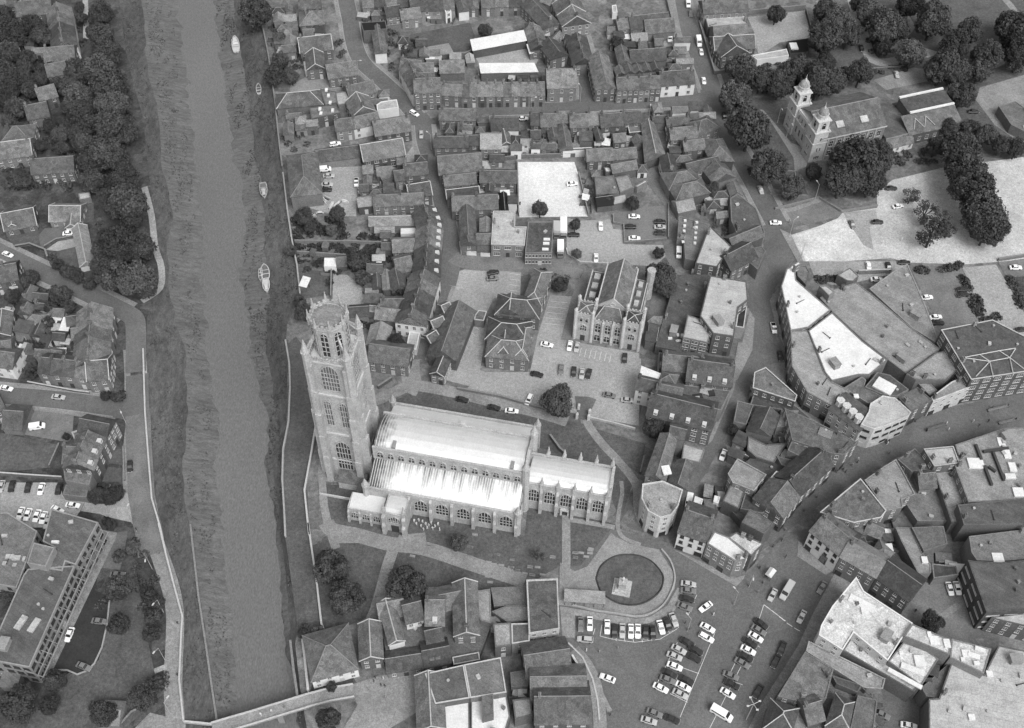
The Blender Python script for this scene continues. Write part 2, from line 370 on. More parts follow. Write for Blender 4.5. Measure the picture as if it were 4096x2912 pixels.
def ribbon(name, s, w, m, z=None, side=0.0, th=0.0, sm=1):
    """strip along a line; side = sideways shift of its centre"""
    if z is None: ZL[0] += 1; z = .02+.003*ZL[0]
    ZK[0] += 1; z += .0003*ZK[0]
    c = pts(s, 0) if isinstance(s, str) else s
    if sm: c = smooth(c)
    l = offset_line(c, side+w/2); r = offset_line(c, side-w/2); mb = MB(); n = len(c)
    for i in range(n-1):
        mb.poly([(r[i].x, r[i].y, z), (r[i+1].x, r[i+1].y, z), (l[i+1].x, l[i+1].y, z), (l[i].x, l[i].y, z)])
        if th:
            for q in (l, r): mb.poly([(q[i].x, q[i].y, z-th-.05), (q[i+1].x, q[i+1].y, z-th-.05), (q[i+1].x, q[i+1].y, z), (q[i].x, q[i].y, z)])
    return struct(mb.build(name, m))
def street(s, w, pv=1.8, m='asphalt', sides='lr'):
    ribbon('road', s, w, m)
    for k in sides: ribbon('pavement', s, pv, 'paving', z=.13+R()*.012, side=(1 if k == 'l' else -1)*(w/2+pv/2), th=.12)
    for k in sides: ribbon('kerb', s, .22, 'kerb', z=.135+R()*.012, side=(1 if k == 'l' else -1)*(w/2+.05), th=.12)
def bwall(label, s, h=1.6, t=.3, m='brick', name='boundary_wall', cat='wall', z=0.0, cap=None):
    ps = pts(s, z) if isinstance(s, str) else s
    l = offset_line(ps, t/2); r = offset_line(ps, -t/2); ct = ps[0]; mb = MB(); n = len(ps); cp = MB()
    for i in range(n-1):
        mb.prism([r[i], r[i+1], l[i+1], l[i]], z-.1, z+h)
    root = thing(name, label, cat, (ct.x, ct.y, 0)); mb.build('wall', m, root, (ct.x, ct.y, 0))
    l = offset_line(ps, t/2+.06); r = offset_line(ps, -t/2-.06)
    for i in range(n-1): cp.prism([r[i], r[i+1], l[i+1], l[i]], z+h, z+h+.12)
    cp.build('coping', cap or 'ridge', root, (ct.x, ct.y, 0)); return root
# ================================================================ SETTING: river, ground, roads
tile('S')
def lin(tab, y):
    if y <= tab[0][0]: (y0, x0), (y1, x1) = tab[0], tab[1]
    elif y >= tab[-1][0]: (y0, x0), (y1, x1) = tab[-2], tab[-1]
    else:
        for (y0, x0), (y1, x1) in zip(tab, tab[1:]):
            if y0 <= y <= y1: break
    return x0+(x1-x0)*(y-y0)/(y1-y0)
BL0 = [(-60, 470), (193, 500), (337, 535), (480, 575), (650, 590), (800, 610), (937, 625), (1065, 632), (1180, 615), (1274, 588), (1400, 580), (1650, 582), (1850, 597), (2000, 610), (2110, 640), (2210, 665), (2350, 700), (2470, 732), (2550, 728), (2725, 720), (2890, 738)]
BL1 = [(0, 568), (144, 578), (289, 590), (400, 626), (481, 634), (650, 645), (768, 674), (864, 690), (1009, 668), (1177, 676), (1400, 740), (1650, 757), (1835, 727), (1975, 745), (2100, 762), (2390, 795), (2550, 820), (2700, 840), (2890, 870)]
BL2 = [(0, 705), (540, 770), (717, 790), (900, 806), (1076, 818), (1300, 825), (1500, 838), (1650, 860), (2000, 880), (2200, 900), (2500, 935), (2912, 945)]
BR2 = [(0, 852), (144, 868), (337, 893), (433, 912), (602, 932), (720, 963), (864, 985), (1009, 963), (1153, 980), (1394, 1008), (1650, 1055), (1900, 1080), (2150, 1110), (2300, 1130), (2450, 1130), (2600, 1150), (2800, 1190), (2912, 1215)]
BR0 = [(0, 1035), (90, 1047), (225, 1075), (400, 1100), (590, 1120), (700, 1135), (855, 1152), (970, 1170), (1070, 1190), (1185, 1203), (1290, 1150), (1365, 1143), (1550, 1161), (1692, 1155), (1803, 1134), (1920, 1131), (2074, 1140), (2265, 1165), (2400, 1185), (2500, 1197), (2570, 1180), (2750, 1200), (2900, 1225)]
WZ = -4.4
from mathutils import noise as mnoise
ys = [-900+22*i for i in range(202)]
def rl(tab, z):
    out = []
    for y in ys:
        p = P(lin(tab, y), y, z); k = 0 if z == 0 else (1.6 if z == WZ else 1.0)
        p.x += k*(mnoise.noise(Vector((p.y*.09, z, 1)))+.6*mnoise.noise(Vector((p.y*.3, z, 5)))); out.append(p)
    return out
l0, l1, l2, r2, r0 = rl(BL0, 0), rl(BL1, -1.6), rl(BL2, WZ), rl(BR2, WZ), rl(BR0, 0)
def loft(name, rows, m, sub=5, jit=.22, keep=True):
    mb = MB(); allr = []
    for a, b in zip(rows, rows[1:]):
        for j in range(sub): allr.append([p.lerp(q, j/sub) for p, q in zip(a, b)])
    allr.append(rows[-1]); n = len(rows[0]); R_ = len(allr)
    for j, r in enumerate(allr):
        for i, p in enumerate(r):
            e = 0 if (j == 0 or j == R_-1) else jit
            mb.v.append((p.x+(R()-.5)*e*3, p.y+(R()-.5)*e*3, p.z+(R()-.5)*2*e))
    for j in range(R_-1):
        for i in range(n-1): mb.f.append((j*n+i, j*n+i+1, (j+1)*n+i+1, (j+1)*n+i))
    o = struct(mb.build(name, m))
    for f in o.data.polygons: f.use_smooth = True
    return o
ext = lambda a, b, k: [q+(q-p).normalized()*k for p, q in zip(a, b)]
loft('river_bank_grass', [l0, l1], 'bank', 4); loft('river_bank_mud', [l1, l2, ext(l1, l2, 3)], 'mud', 5, .2)
for i, p in enumerate(ext(l1, l2, 3)): pass
loft('river_bank_mud', [ext(r0, r2, 3), r2, [p.lerp(q, .45) for p, q in zip(r2, r0)]], 'mud', 3, .2); loft('river_bank_grass', [[p.lerp(q, .45) for p, q in zip(r2, r0)], r0], 'bank', 4)
mb = MB()
for i in range(len(ys)-1): mb.poly([l2[i]-Vector((2.5, 0, 0)), r2[i]+Vector((2.5, 0, 0)), r2[i+1]+Vector((2.5, 0, 0)), l2[i+1]-Vector((2.5, 0, 0))])
struct(mb.build('river_water', 'water'))
def sheet(name, line, far, m):
    mb = MB(); n = len(line)
    for i in range(n-1):
        a, b = line[i], line[i+1]; mb.poly([a, b, (far, b.y, 0), (far, a.y, 0)])
    struct(mb.build(name, m))
sheet('ground', l0, -1500, 'garden'); sheet('ground', r0, 1500, 'yard')
mb = MB(); mb.poly([(-5000, -5000, -9), (5000, -5000, -9), (5000, 8000, -9), (-5000, 8000, -9)]); struct(mb.build('terrain', 'garden'))

# ---- big surfaces east of the river
tile('I'); patch('yard_surface', '138,-105 595,-105 628,0 705,332 155,338', 'gravel_bright')
patch('car_park_surface', '545,345 640,365 880,355 905,430 985,440 1000,555 1335,560 1335,640 1240,730 870,712 640,705 560,650 535,580 530,440', 'gravel')
patch('car_park_surface', '900,310 1180,255 1340,240 1345,515 995,550 988,400 905,390', 'asphalt_old')
patch('car_park_surface', '400,960 625,975 560,1330 1115,1425 1110,1624 1090,1700 1070,1800 860,1850 300,1700 230,1624 300,1290', 'gravel')
tile('H'); patch('car_park_surface', '1640,780 1720,755 1880,770 2060,735 2170,745 2160,1000 1950,985 1900,1090 1790,1090 1660,1000 1560,1045 1590,900', 'gravel')
patch('car_park_surface', '1800,1100 1960,1180 1880,1330 1840,1560 2050,1640 2400,1640 2400,1900 2000,1750 1560,1640 1640,1480', 'gravel')
tile('U'); patch('car_park_surface', '1070,830 1190,830 1250,790 1430,800 1425,950 1320,930 1200,905 1040,870', 'gravel')
tile('E'); patch('yard_surface', '640,1340 900,1330 1000,1310 1240,1250 1330,1130 1400,1250 1440,1400 1000,1400 850,1450 860,1624 620,1700 560,1500', 'gravel')
patch('car_park_surface', '330,680 440,620 620,600 630,660 860,650 820,700 560,720 320,740', 'paving'); patch('lawn', '1220,290 1760,180 1800,290 1760,400 1400,460 1220,430', 'lawn_pale'); patch('car_park_surface', '1790,440 2230,330 2330,430 2290,510 1840,520', 'gravel')
patch('sports_pitch', '1380,380 1590,345 1640,440 1420,475', 'paving')
tile('H'); patch('lawn', '395,760 640,770 640,960 410,990', 'lawn_pale'); patch('lawn', '420,640 940,640 900,760 400,740', 'lawn'); patch('driveway', '665,790 780,800 900,900 990,940 940,1060 660,1020', 'gravel')
patch('yard_surface', '640,-20 860,-20 850,330 700,330 400,240 560,200', 'gravel')
tile('G'); patch('yard_surface', '70,135 530,85 585,300 330,340 160,450 130,270', 'gravel'); patch('park_lawn', '900,-60 2400,-60 2400,1300 1900,1250 1650,640 1050,640 700,500 640,300 930,300', 'lawn')
patch('park_lawn', '-100,760 400,800 380,960 480,1300 460,1380 560,1560 250,1500 0,1300', 'lawn'); patch('forecourt', '90,850 200,880 420,1140 540,1190 550,1330 450,1370 440,1260 250,960 150,890', 'paving')
ribbon('park_path', '900,-60 1000,300 1080,480 1250,490 1500,430 1540,400', 5, 'gravel'); patch('car_park_surface', '1080,640 1400,540 1560,560 1560,640 1180,720', 'paving')
ribbon('park_path', '2080,-60 2250,180 2100,500 1880,520', 3, 'paving'); ribbon('park_path', '1250,330 1380,220 1300,100 1350,260', 3, 'paving')
patch('car_park_surface', '1930,700 2284,600 2400,600 2400,1260 2180,1090 2050,1000 1900,800', 'paving')
tile('J'); patch('car_park_surface', '420,480 640,410 795,345 830,305 1110,262 1105,140 1230,40 1640,-60 2400,-160 2400,670 1800,715 1350,700 1220,665 700,700 520,690', 'gravel_pale')
patch('car_park_surface', '440,490 790,355 900,340 1000,500 980,680 540,690', 'gravel_light'); patch('grass_strip', '840,300 1100,275 1110,350 1050,420 1080,600 1000,560 920,440 870,380', 'gravel')
patch('car_park_surface', '560,690 1350,690 1360,740 1240,790 940,860 740,880 600,800', 'gravel'); patch('car_park_surface', '1370,740 1620,735 1780,740 1970,1140 1640,1250 1500,1000', 'asphalt_old')
patch('car_park_surface', '1790,740 2060,715 2180,920 2400,1300 2400,1420 2240,1370 2040,1160 1960,1130', 'gravel'); patch('car_park_surface', '2080,700 2400,650 2400,800 2140,810', 'asphalt_old'); patch('lawn', '2140,820 2400,805 2400,1200', 'garden')
# ---- streets
tile('E'); street('770,-120 770,0 800,150 835,350 900,500 1050,640 1200,780 1330,930', 7)
street('1385,1000 1400,1130 1440,1260 1500,1450 1545,1640 1590,1850 1610,1970', 6.5); ribbon('road', '1310,900 1360,960 1385,1010', 8, 'asphalt')
tile('H'); ribbon('road', '1600,540 1605,620 1590,760 1560,880', 7.5, 'asphalt'); street('1560,880 1500,1040 1420,1240 1340,1470', 5, pv=1.2)
ribbon('road', '1640,640 1760,690 2000,700 2284,725 2500,750', 8, 'asphalt_old')
tile('F'); street('-310,890 0,882 350,868 600,860', 6.5); street('760,845 1100,832 1400,815 1560,800', 6.5); ribbon('road', '590,862 700,855 780,845', 8, 'asphalt')
street('470,-100 520,0 620,250 680,500 700,800', 6.5); street('1390,-100 1430,0 1540,300 1640,560 1700,740', 8)
street('1760,900 1850,1130 2000,1400 2130,1640 2210,1790', 8); ribbon('road', '1690,720 1710,800 1765,910', 9, 'asphalt')
ribbon('road', '1500,810 1600,800 1720,800', 8, 'asphalt')
tile('I'); ribbon('alley', '1180,-40 1250,80 1350,200 1385,300 1370,500 1380,620 1430,740', 5.5, 'asphalt_old'); ribbon('road', '500,770 700,800 640,1000 560,1330', 6, 'asphalt_old'); ribbon('path', '1280,900 1250,1100 1180,1290 1100,1420', 5, 'asphalt_old')
tile('J'); patch('road', '60,0 230,0 300,290 700,180 860,285 440,420 430,690 360,780 270,950 260,1080 300,1300 400,1530 480,1640 30,1640 60,1480 100,1200 80,1000 90,900 200,640 200,440 90,200', 'asphalt', z=.05)
patch('side_road', '330,400 300,300 700,185 855,287 800,335 440,420', 'asphalt_old', z=.075)
patch('pavement', '330,430 420,470 520,690 470,690', 'paving', z=.15, th=.12); patch('pavement', '250,1000 320,900 330,1080 420,1420 400,1440 310,1250', 'paving', z=.15, th=.12); patch('pavement', '90,1080 130,1150 110,1400 -10,1640 -60,1640 40,1300', 'paving', z=.15, th=.12)
patch('pavement', '270,290 440,255 700,170 720,190 440,290 290,310', 'paving', z=.15, th=.12)
tile('N'); patch('road', '900,-60 1090,-60 1150,110 1030,190 1020,320 870,500 800,700 640,1000 560,1110 480,1280 400,1470 330,1480 480,1100 640,780 760,560 870,280', 'asphalt', z=.055)
patch('road', '1120,120 1280,90 1480,400 1880,720 1830,760 1560,590 1380,440 1250,260', 'asphalt_old', z=.06)
patch('pavement', '905,-60 960,-60 870,320 700,720 640,780 760,500 850,250', 'paving', z=.16, th=.12)
tile('O'); patch('pedestrian_street', '350,720 560,770 980,560 1240,400 1640,330 2400,180 2400,700 2050,610 1460,790 1130,850 810,950 400,1180 -50,1480 -500,1850 -900,2150 -1050,2080 -700,1800 -350,1500 40,1160 390,800', 'asphalt', z=.065)
# ---- church grounds
tile('U'); patch('lawn', '715,1080 815,1085 1170,1195 1180,1110 1390,1175 1345,1230 1290,1270 1245,1265 1200,1290 870,1215 745,1190', 'lawn', z=.05)
patch('lawn', '750,1195 870,1225 835,1370 700,1430 690,1220', 'lawn', z=.05); patch('lawn', '885,1225 1190,1298 1070,1330 850,1365', 'lawn', z=.05)
patch('lawn', '880,895 930,868 1000,880 1190,925 1300,945 1330,970 1410,1080 1385,1165 1340,1050 1210,1000 870,910', 'lawn', z=.05); patch('lawn', '1325,955 1440,990 1430,1060 1400,1040', 'lawn', z=.055)
patch('lawn', '640,770 660,750 720,830 715,960 685,1060 690,1200 700,1410 665,1410 630,1150 640,900', 'lawn_pale', z=.05)
tile('Y'); patch('path', '290,1080 330,1030 440,1180 470,1270 330,1260 345,1420 370,1530 600,1624 900,1624 880,1660 380,1660 320,1560 290,1400 280,1200', 'paving', z=.07)
ribbon('church_lane', '640,740 760,690 880,640 1000,650 1200,690 1420,745 1700,810 1900,870', 4.2, 'paving', z=.075); ribbon('church_lane', '880,470 880,560 900,640 940,660', 6, 'paving', z=.072)
tile('K'); ribbon('path', '610,-20 660,40 850,80 1110,150 1400,190 1800,320 2200,450', 4.5, 'paving', z=.08); ribbon('path', '1155,170 1100,330 1050,520 1000,690 950,800', 3.2, 'paving', z=.084); ribbon('path', '640,0 660,100 690,190', 2.5, 'paving', z=.088)
patch('path', '1190,80 1400,60 1420,190 1180,190', 'paving', z=.092)
tile('Z'); ribbon('path', '1500,300 1530,370 1650,530 1800,690 1930,850 1970,950 1975,1100 2010,1230 2100,1330', 2.6, 'paving', z=.086)
ribbon('path', '1820,870 1830,980 1800,1150 1790,1300 1850,1400 2000,1460', 1.2, 'paving', z=.09); ribbon('path', '1310,1170 1310,1400 1310,1640 1300,1750', 2.4, 'paving', z=.094)
patch('path', '1390,80 1520,85 1590,110 1500,300 1420,290', 'asphalt', z=.074); ribbon('path', '1350,1230 1480,1250 1760,1300', 1.5, 'paving', z=.09)
# ---- market place
tile('L'); patch('market_place', '470,330 640,330 860,60 900,30 1380,150 1660,290 1900,420 1980,390 2300,60 3100,-100 2900,350 3000,420 2600,700 2480,860 2200,1300 2050,1500 1950,1700 700,1700 720,1500 680,1250 540,960 470,900', 'asphalt', z=.07)
patch('green_paving', '480,300 600,370 700,330 850,120 890,60 920,90 1040,150 1270,195 1390,380 1400,500 1330,620 1200,720 1080,740 580,650 470,640', 'paving', z=.2, th=.12)
patch('pavement', '480,650 1085,750 1200,735 1340,640 1420,500 1480,520 1400,680 1290,750 1110,810 980,800 600,720 600,900 500,900', 'paving', z=.16, th=.09)
ribbon('pavement', '590,1000 690,1120 760,1280 790,1450 800,1600 800,1720', 3.4, 'paving', z=.165, th=.12); patch('pavement', '640,1000 760,1200 880,1450 900,1480 860,1500 800,1300', 'paving', z=.15, th=.1)
patch('pavement', '1380,190 1650,310 1890,420 1960,400 1950,430 1890,490 1650,350', 'paving', z=.165, th=.12)
ov = pts('770,430 800,340 880,270 980,240 1100,245 1210,290 1290,380 1305,450 1270,540 1180,610 1080,640 960,630 860,580 800,520', .2); ov = smooth(ov+ov[:1], 4)[:-1]
mb = MB(); mb.poly([(p.x, p.y, .3) for p in ov]); struct(mb.build('oval_lawn', 'lawn'))
tile('M'); patch('courtyard', '1440,380 1660,420 1760,400 1900,800 2100,900 1700,920 1390,780 1300,700', 'asphalt_old', z=.06); patch('pavement', '800,330 940,420 640,880 540,1010 290,1380 200,1624 80,1624 200,1400 480,960 600,700', 'paving', z=.165, th=.12)
patch('pavement', '480,130 800,330 700,400 470,250', 'paving', z=.16, th=.12); patch('yard_surface', '1120,1300 1500,1380 1490,1700 1050,1700', 'asphalt', z=.06)
patch('paved_band', '880,1400 820,1340 1180,1060 1400,930 1420,980 1250,1090', 'paving', z=.078)
patch('paved_band', '1430,840 1740,620 1790,650 1440,900', 'paving', z=.078)
# white bay lines in the market
lm = []
tile('L')
def bayline(s, w=.12, m='paint', z=.095): return ribbon('painted_line', s, w, m, z=z, sm=0)
for s in ('1640,1700 1990,1010 2110,640', '1440,1540 1720,860', '1260,1260 1420,940', '1800,1270 2010,840', '2110,640 2284,770', '800,890 900,915 1080,940 1280,915 1420,830'): bayline(s, .12)
for s in ('745,880 760,830', '800,890 815,800', '930,930 915,870', '1000,935 990,880', '1070,940 1060,890', '1140,940 1130,880', '1215,930 1205,870', '1360,870 1340,820', '1430,825 1400,780', '1560,460 1570,500', '1560,590 1575,560', '1510,710 1520,690', '1450,1140 1590,1190', '1360,1350 1500,1420', '1300,1190 1440,1250', '1880,1100 2010,1130', '1800,1230 1940,1280', '1950,900 2080,980'): bayline(s, .12)
tile('M'); [bayline(s, .16) for s in ('205,640 250,675', '265,685 310,720', '325,735 370,770', '385,785 430,815', '445,825 490,850')]
tile('C'); [bayline(s, .25, z=.11) for s in ('1040,575 1060,560', '1070,553 1090,538', '1100,528 1118,515', '1126,508 1142,494')]
tile('I')
for k in range(7): bayline('%d,%d %d,%d' % (650+40*k, 1385+8*k, 635+40*k, 1450+8*k), .12)
for k in range(5): bayline('%d,%d %d,%d' % (395-8*k, 1010+45*k, 540-8*k, 1025+45*k), .1)
tile('H')
for k in range(6): bayline('%d,%d %d,%d' % (1830-28*k, 1240+50*k, 1790-28*k, 1200+50*k), .1)
for k in range(5): bayline('%d,%d %d,%d' % (2080, 790+45*k, 2160, 800+45*k), .1)

# ---- west side of the river
tile('B'); street('-120,540 0,600 300,745 600,885 900,1030 1060,1110', 6.5, pv=1.8); ribbon('road', '1040,1100 1110,1150 1130,1250 1130,1600', 6.5, 'asphalt')
tile('C'); ribbon('road', '1100,200 1100,420 1110,560', 7, 'asphalt'); street('-100,350 0,362 500,405 900,460 960,468', 6.5, pv=1.8); ribbon('road', '940,465 1040,485 1100,520', 7.5, 'asphalt')
ribbon('road', '1105,520 1110,700 1125,1000 1140,1250 1190,1440 1215,1640', 7.6, 'asphalt_old')
ribbon('pavement', '1030,600 1010,800 1005,1000 1015,1150', 1.8, 'paving', z=.15, th=.12); ribbon('pavement', '1010,0 1020,200 1020,400', 1.8, 'paving', z=.15, th=.12)
ribbon('riverside_path', '1150,0 1165,300 1165,500 1185,800 1210,1100 1250,1320', 1.4, 'gravel', z=.14, th=.1)
patch('car_park_surface', '0,1060 480,1060 500,1160 690,1190 640,1290 560,1400 330,1420 0,1420', 'gravel'); patch('car_park_surface', '690,1195 700,1222 880,1235 960,1205 990,1155 1020,1140 1060,1380 930,1352 850,1332 800,1312 645,1288', 'gravel')
patch('lawn', '100,680 470,760 400,940 0,980 0,660', 'lawn'); patch('yard_surface', '30,600 250,480 590,520 580,680 560,740 100,660', 'asphalt_old'); patch('lawn', '860,790 985,790 985,920 840,905', 'lawn'); patch('lawn', '830,930 980,945 975,1060 800,1050', 'lawn')
tile('D'); ribbon('promenade', '1190,-40 1240,130 1310,330 1370,520 1400,700 1400,900 1390,1100 1385,1300 1400,1500 1410,1640', 4.8, 'paving', z=.1)
patch('forecourt', '830,40 935,60 925,110 370,1270 280,1200', 'paving', z=.1); patch('car_park_surface', '800,300 780,420 760,520 880,580 860,800 820,980 790,1080 720,1160 650,1195 570,1190 520,1160 420,1165', 'asphalt_black', z=.09)
patch('car_park_surface', '920,60 1020,50 1000,200 960,360 800,340', 'asphalt', z=.085)
patch('lawn', '860,840 1150,700 1190,960 1230,1150 1330,1330 1000,1624 200,1640 330,1300 560,1180 720,1160 830,960', 'lawn_pale', z=.08); patch('lawn', '1040,380 1090,380 1160,760 1100,850 860,830 880,640', 'lawn_pale', z=.08)
patch('path', '1230,1150 1330,1110 1335,1150 1240,1190', 'gravel', z=.11); patch('path', '1080,1624 1200,1500 1360,1540 1470,1590 1450,1660 1080,1660', 'paving', z=.11)
tile('A'); patch('lawn', '60,560 350,620 330,800 90,850', 'lawn'); ribbon('garden_path', '710,0 715,160 715,330', 2.2, 'gravel'); patch('lawn', '0,950 240,1050 260,1200 0,1180', 'lawn')
tile('B'); patch('lawn', '430,600 660,540 670,740 520,690', 'lawn_pale'); patch('lawn', '370,400 640,390 640,480 480,500 340,570 320,460', 'asphalt'); patch('driveway', '380,580 480,510 640,480 645,550 480,590', 'gravel'); patch('lawn', '670,190 780,180 780,350 670,360', 'lawn'); patch('lawn', '50,460 320,380 330,540 130,560', 'lawn_pale')
patch('driveway', '0,650 170,740 160,800 120,780 0,700', 'gravel'); ribbon('river_path', '1180,1010 1330,900 1340,720 1290,560 1260,300 1200,60', 2.2, 'gravel', z=.06)
tile('K'); patch('paving', '800,1280 1050,1200 1300,1180 1400,1260 1330,1500 1100,1640 740,1640 860,1440 830,1370', 'paving', z=.09); patch('lawn', '500,1260 800,1180 860,1270 480,1350', 'garden', z=.07)
# ================================================================ BUILDINGS east of the river, north part
tile('E')
HS('hipped slate house at the far top beside the river wall', '400,205 595,190', 9, 5, 'hx', ch=1)
HS('slate roofed house at the top edge west of the curving road', '395,75 565,65', 8, 5.5, 'x', ch=2)
r = HS('double fronted house with white barge boards near river wall', '405,425 660,395', 10, 5, 'x', ch=1, rc='verge')
HS('', '455,560 600,545', 10, 5, 'y', root=r, rc='verge')
FB('small white flat shed beside barge boarded house', '428,495 458,490 475,565 440,572', 2.6, rm='roof_white', wm='render_white', win=0, name='shed', cat='shed')
HS('wide slate house with dark open front facing gravel yard', '630,632 862,598', 9, 4.5, 'x', sp=2.4)
HS('long low hipped workshop with pale ridge by river wall', '215,868 585,835', 9, 4, 'hx', rm='clay_tile', rc=1, win=0, name='workshop', cat='workshop')
FB('flat roofed link block with small rooflights behind workshop', '560,712 690,735 700,822 600,845', 4.5, rl='612,725,1,1.6 628,768,1,1.6 642,826,1,1.6', win=0)
FB('square pale flat roof beside dark gabled house', '668,745 790,728 808,826 705,842', 4, rm='felt_light', win=0)
FB('flat workshop roof with three white rooflights', '475,862 690,838 722,905 490,955', 5, rl='560,876,1,1.6 662,888,1,1.6 568,908,1,1.6', rm='clay_tile')
HS('dark gabled house north of the white shed roof', '800,790 1010,740', 8, 5, 'x', ch=1)
HS('gabled house with white verge lines beside workshop', '820,930 1005,885', 9, 5, 'y', rc='verge', ch=1)
FB('long white shed roof on the street bend', '1012,840 1050,815 1175,797 1190,862 1018,888', 4, rm='felt_light', wm='render_white', win=0, name='shed', cat='shed')
HS('brick terraced house facing yard, west half of white terrace', '690,1050 832,1032', 7, 5, 'x', ch=1, wm='brick_pale')
HS('white rendered terraced house with two dark openings', '832,1032 1042,985', 7, 5, 'x', wm='render_white', ch=1, skip=.4)
HS('slate house on the street corner below triangular yard', '1005,1090 1290,1045', 9, 5, 'x', ch=2)
HS('two storey warehouse with wide front and white windows', '912,1292 1240,1238', 10, 5, 'x', name='warehouse', cat='warehouse', rm='felt', rc='verge', ww=1.6)
HS('long open fronted shed along the builder yard', '532,1300 880,1255', 7, 3.5, 'x', rm='clay_tile', win=0, name='open_shed', cat='shed')
HS('large barn with broad hipped roof beside river wall', '328,1575 575,1545', 22, 6, 'hy', rm='clay_tile', win=0, name='barn', cat='barn', wm='brick')
HS('small dark lean shed in builder yard', '1060,1440 1150,1412', 4, 3, 'm', win=0, name='shed', cat='shed')
HS('gabled outbuilding east of builder yard', '1020,1408 1140,1398', 5, 3.5, 'x', win=0, name='outbuilding', cat='outbuilding')
HS('street house with pale roof north of yard corner', '1240,1410 1425,1390', 7, 5, 'x', ch=1, rm='clay_tile'); HS('narrow dark house behind street house', '1165,1450 1240,1440', 6, 4.5, 'x')
HS('street house beside narrow road with white gable verge', '1280,1590 1455,1560', 8, 5, 'x', ch=1, rc='verge')
HS('dark gabled house with white gable wall on road bend', '1000,428 1093,420', 17, 5, 'y', wm='render_white', win=0)
FB('very dark flat roofed building beside the curving road', '885,182 1085,168 1097,232 1000,246 905,252', 6, rm='black_felt', win=0)
HS('pale walled house east of black roof', '1095,140 1210,122', 7, 5, 'x', wm='brick_pale', ch=1); HS('slate house with white sign wall in top row', '1215,160 1370,140', 7, 4.5, 'x', ch=1)
HS('{} brick terraced house in the top edge row', '900,60 1270,50', 8, 5, 'x', n=4, ch=1); HS('{} slate cottage in top row left of white gable', '1280,95 1640,80', 8, 5, 'x', n=4, ch=1, wm='brick_pale')
HS('long house with white south gable at top of playing field', '1672,95 1752,85', 16, 4.5, 'y', wm='render_white', win=0)
FB('white walled block left of long gabled house', '1545,40 1590,30 1612,95 1565,105', 5, rm='felt_light', wm='render_white')
HS('{} slate house at the top edge right of gabled house', '1850,60 2180,50', 8, 4.5, 'x', n=3, ch=1)
building('long white roofed shed on the north side of school yard', [P(x, y, 4) for x, y in ((1785, 405), (2210, 325), (2185, 255), (1767, 330))], 4, 'm', rm='roof_white', win=0, name='long_shed', cat='shed', rh=.5)
building('long white roofed shed behind the brick terrace', [P(x, y, 4) for x, y in ((1850, 585), (2300, 575), (2270, 517), (1837, 520))], 4, 'm', rm='roof_white', win=0, name='long_shed', cat='shed', rh=.5)
building('small square white roofed shed at yard corner', [P(x, y, 3.2) for x, y in ((2240, 430), (2330, 400), (2320, 340), (2217, 365))], 3.2, 'm', rm='roof_white', win=0, name='shed', cat='shed', rh=.4)
HS('rounded pale hut beside the white sheds', '1735,500 1795,495', 4.5, 2.6, 'y', rm='felt_light', win=0, name='hut', cat='hut')
HS('{} pale fronted house from the bend on the diagonal street', '1300,755 1188,545', -8, 6, 'x', n=4, wm='render_white', ch=1, sp=2.4)
HS('{} three storey brick house from the corner, facing the cross street', '1310,745 1530,735', 9, 8.5, 'x', n=2, ch=1, sp=2.6)
HS('low brick house between corner houses and long terrace', '1532,760 1690,770', 7, 5.5, 'x', ch=1)
HS('{} house from the west in the long brick terrace', '1690,775 2362,765', 8.5, 5.4, 'x', n=10, ch=1, sp=2.2, rm='clay_tile')
HS('slate rear range behind the corner houses', '1270,665 1478,655', 6, 5, 'x', win=0); HS('upper slate range behind diagonal street', '1230,600 1470,590', 7, 5, 'x', win=0, ch=1); HS('brick workshop behind terrace gardens', '1520,585 1715,580', 8, 4, 'x', win=0, rm='clay_tile', name='workshop', cat='workshop')
HS('slate cottage above playing field corner', '1200,540 1360,560', 6, 4.5, 'x', ch=1)
HS('pale roofed house at the corner, south of cross street', '1515,960 1805,965', 7, 5, 'x', rm='clay_tile', ch=1)
HS('white backed house south of cross street', '1932,1045 2148,1042', 8, 5, 'x', wm='render_white', skip=.7, ch=1)
HS('house with three double windows facing south by the road', '1475,1180 1742,1178', 6.5, 5, 'x', ch=2, rm='slate_dark'); HS('narrow slate wing beside house with double windows', '1745,1165 1842,1160', 6, 5, 'x')
HS('pale slate block east of the narrow wing', '1846,1190 2010,1190', 9, 5, 'x', rm='felt_pale'); HS('small house with white gable above the bright yard', '2012,1160 2092,1152', 7, 4, 'y', wm='render_white', rc='verge', sp=1.8)
HS('large hipped roof beside road west of bright yard', '1515,1400 1858,1372', 11, 5, 'x', rm='clay_tile'); FB('pale flat annexe at corner of large hipped roof', '1850,1282 1905,1285 1945,1365 1855,1368', 3.5, rm='felt_light', win=0)
HS('house with white sills and low slate roof by road', '1560,1490 1812,1465', 6, 5, 'x', ch=1, wm='brick_pale'); HS('dark slate house west of bright yard wall', '1840,1460 2130,1465', 7, 5, 'x', ch=1, rm='slate')
HS('gabled house with white verge beside the road', '1580,1590 1835,1560', 5, 4.5, 'x', rc='verge')
tile('H')
HS('{} dark roofed house south of white verge house', '1615,285 1990,270', 8, 5, 'x', n=2, ch=1); HS('small white shed group by bright yard', '2010,180 2075,178', 3, 2.6, 'm', rm='roof_white', win=0, name='shed', cat='shed')
HS('narrow dark shed beside bright yard wall', '2015,290 2065,288', 9, 3, 'y', rm='black_felt', win=0, name='shed', cat='shed')
r = HS('slate works with white wall on street corner', '1690,565 1812,560', 18, 5, 'y', ch=1); HS('', '1815,560 1925,555', 6, 4, 'x', root=r, win=0)
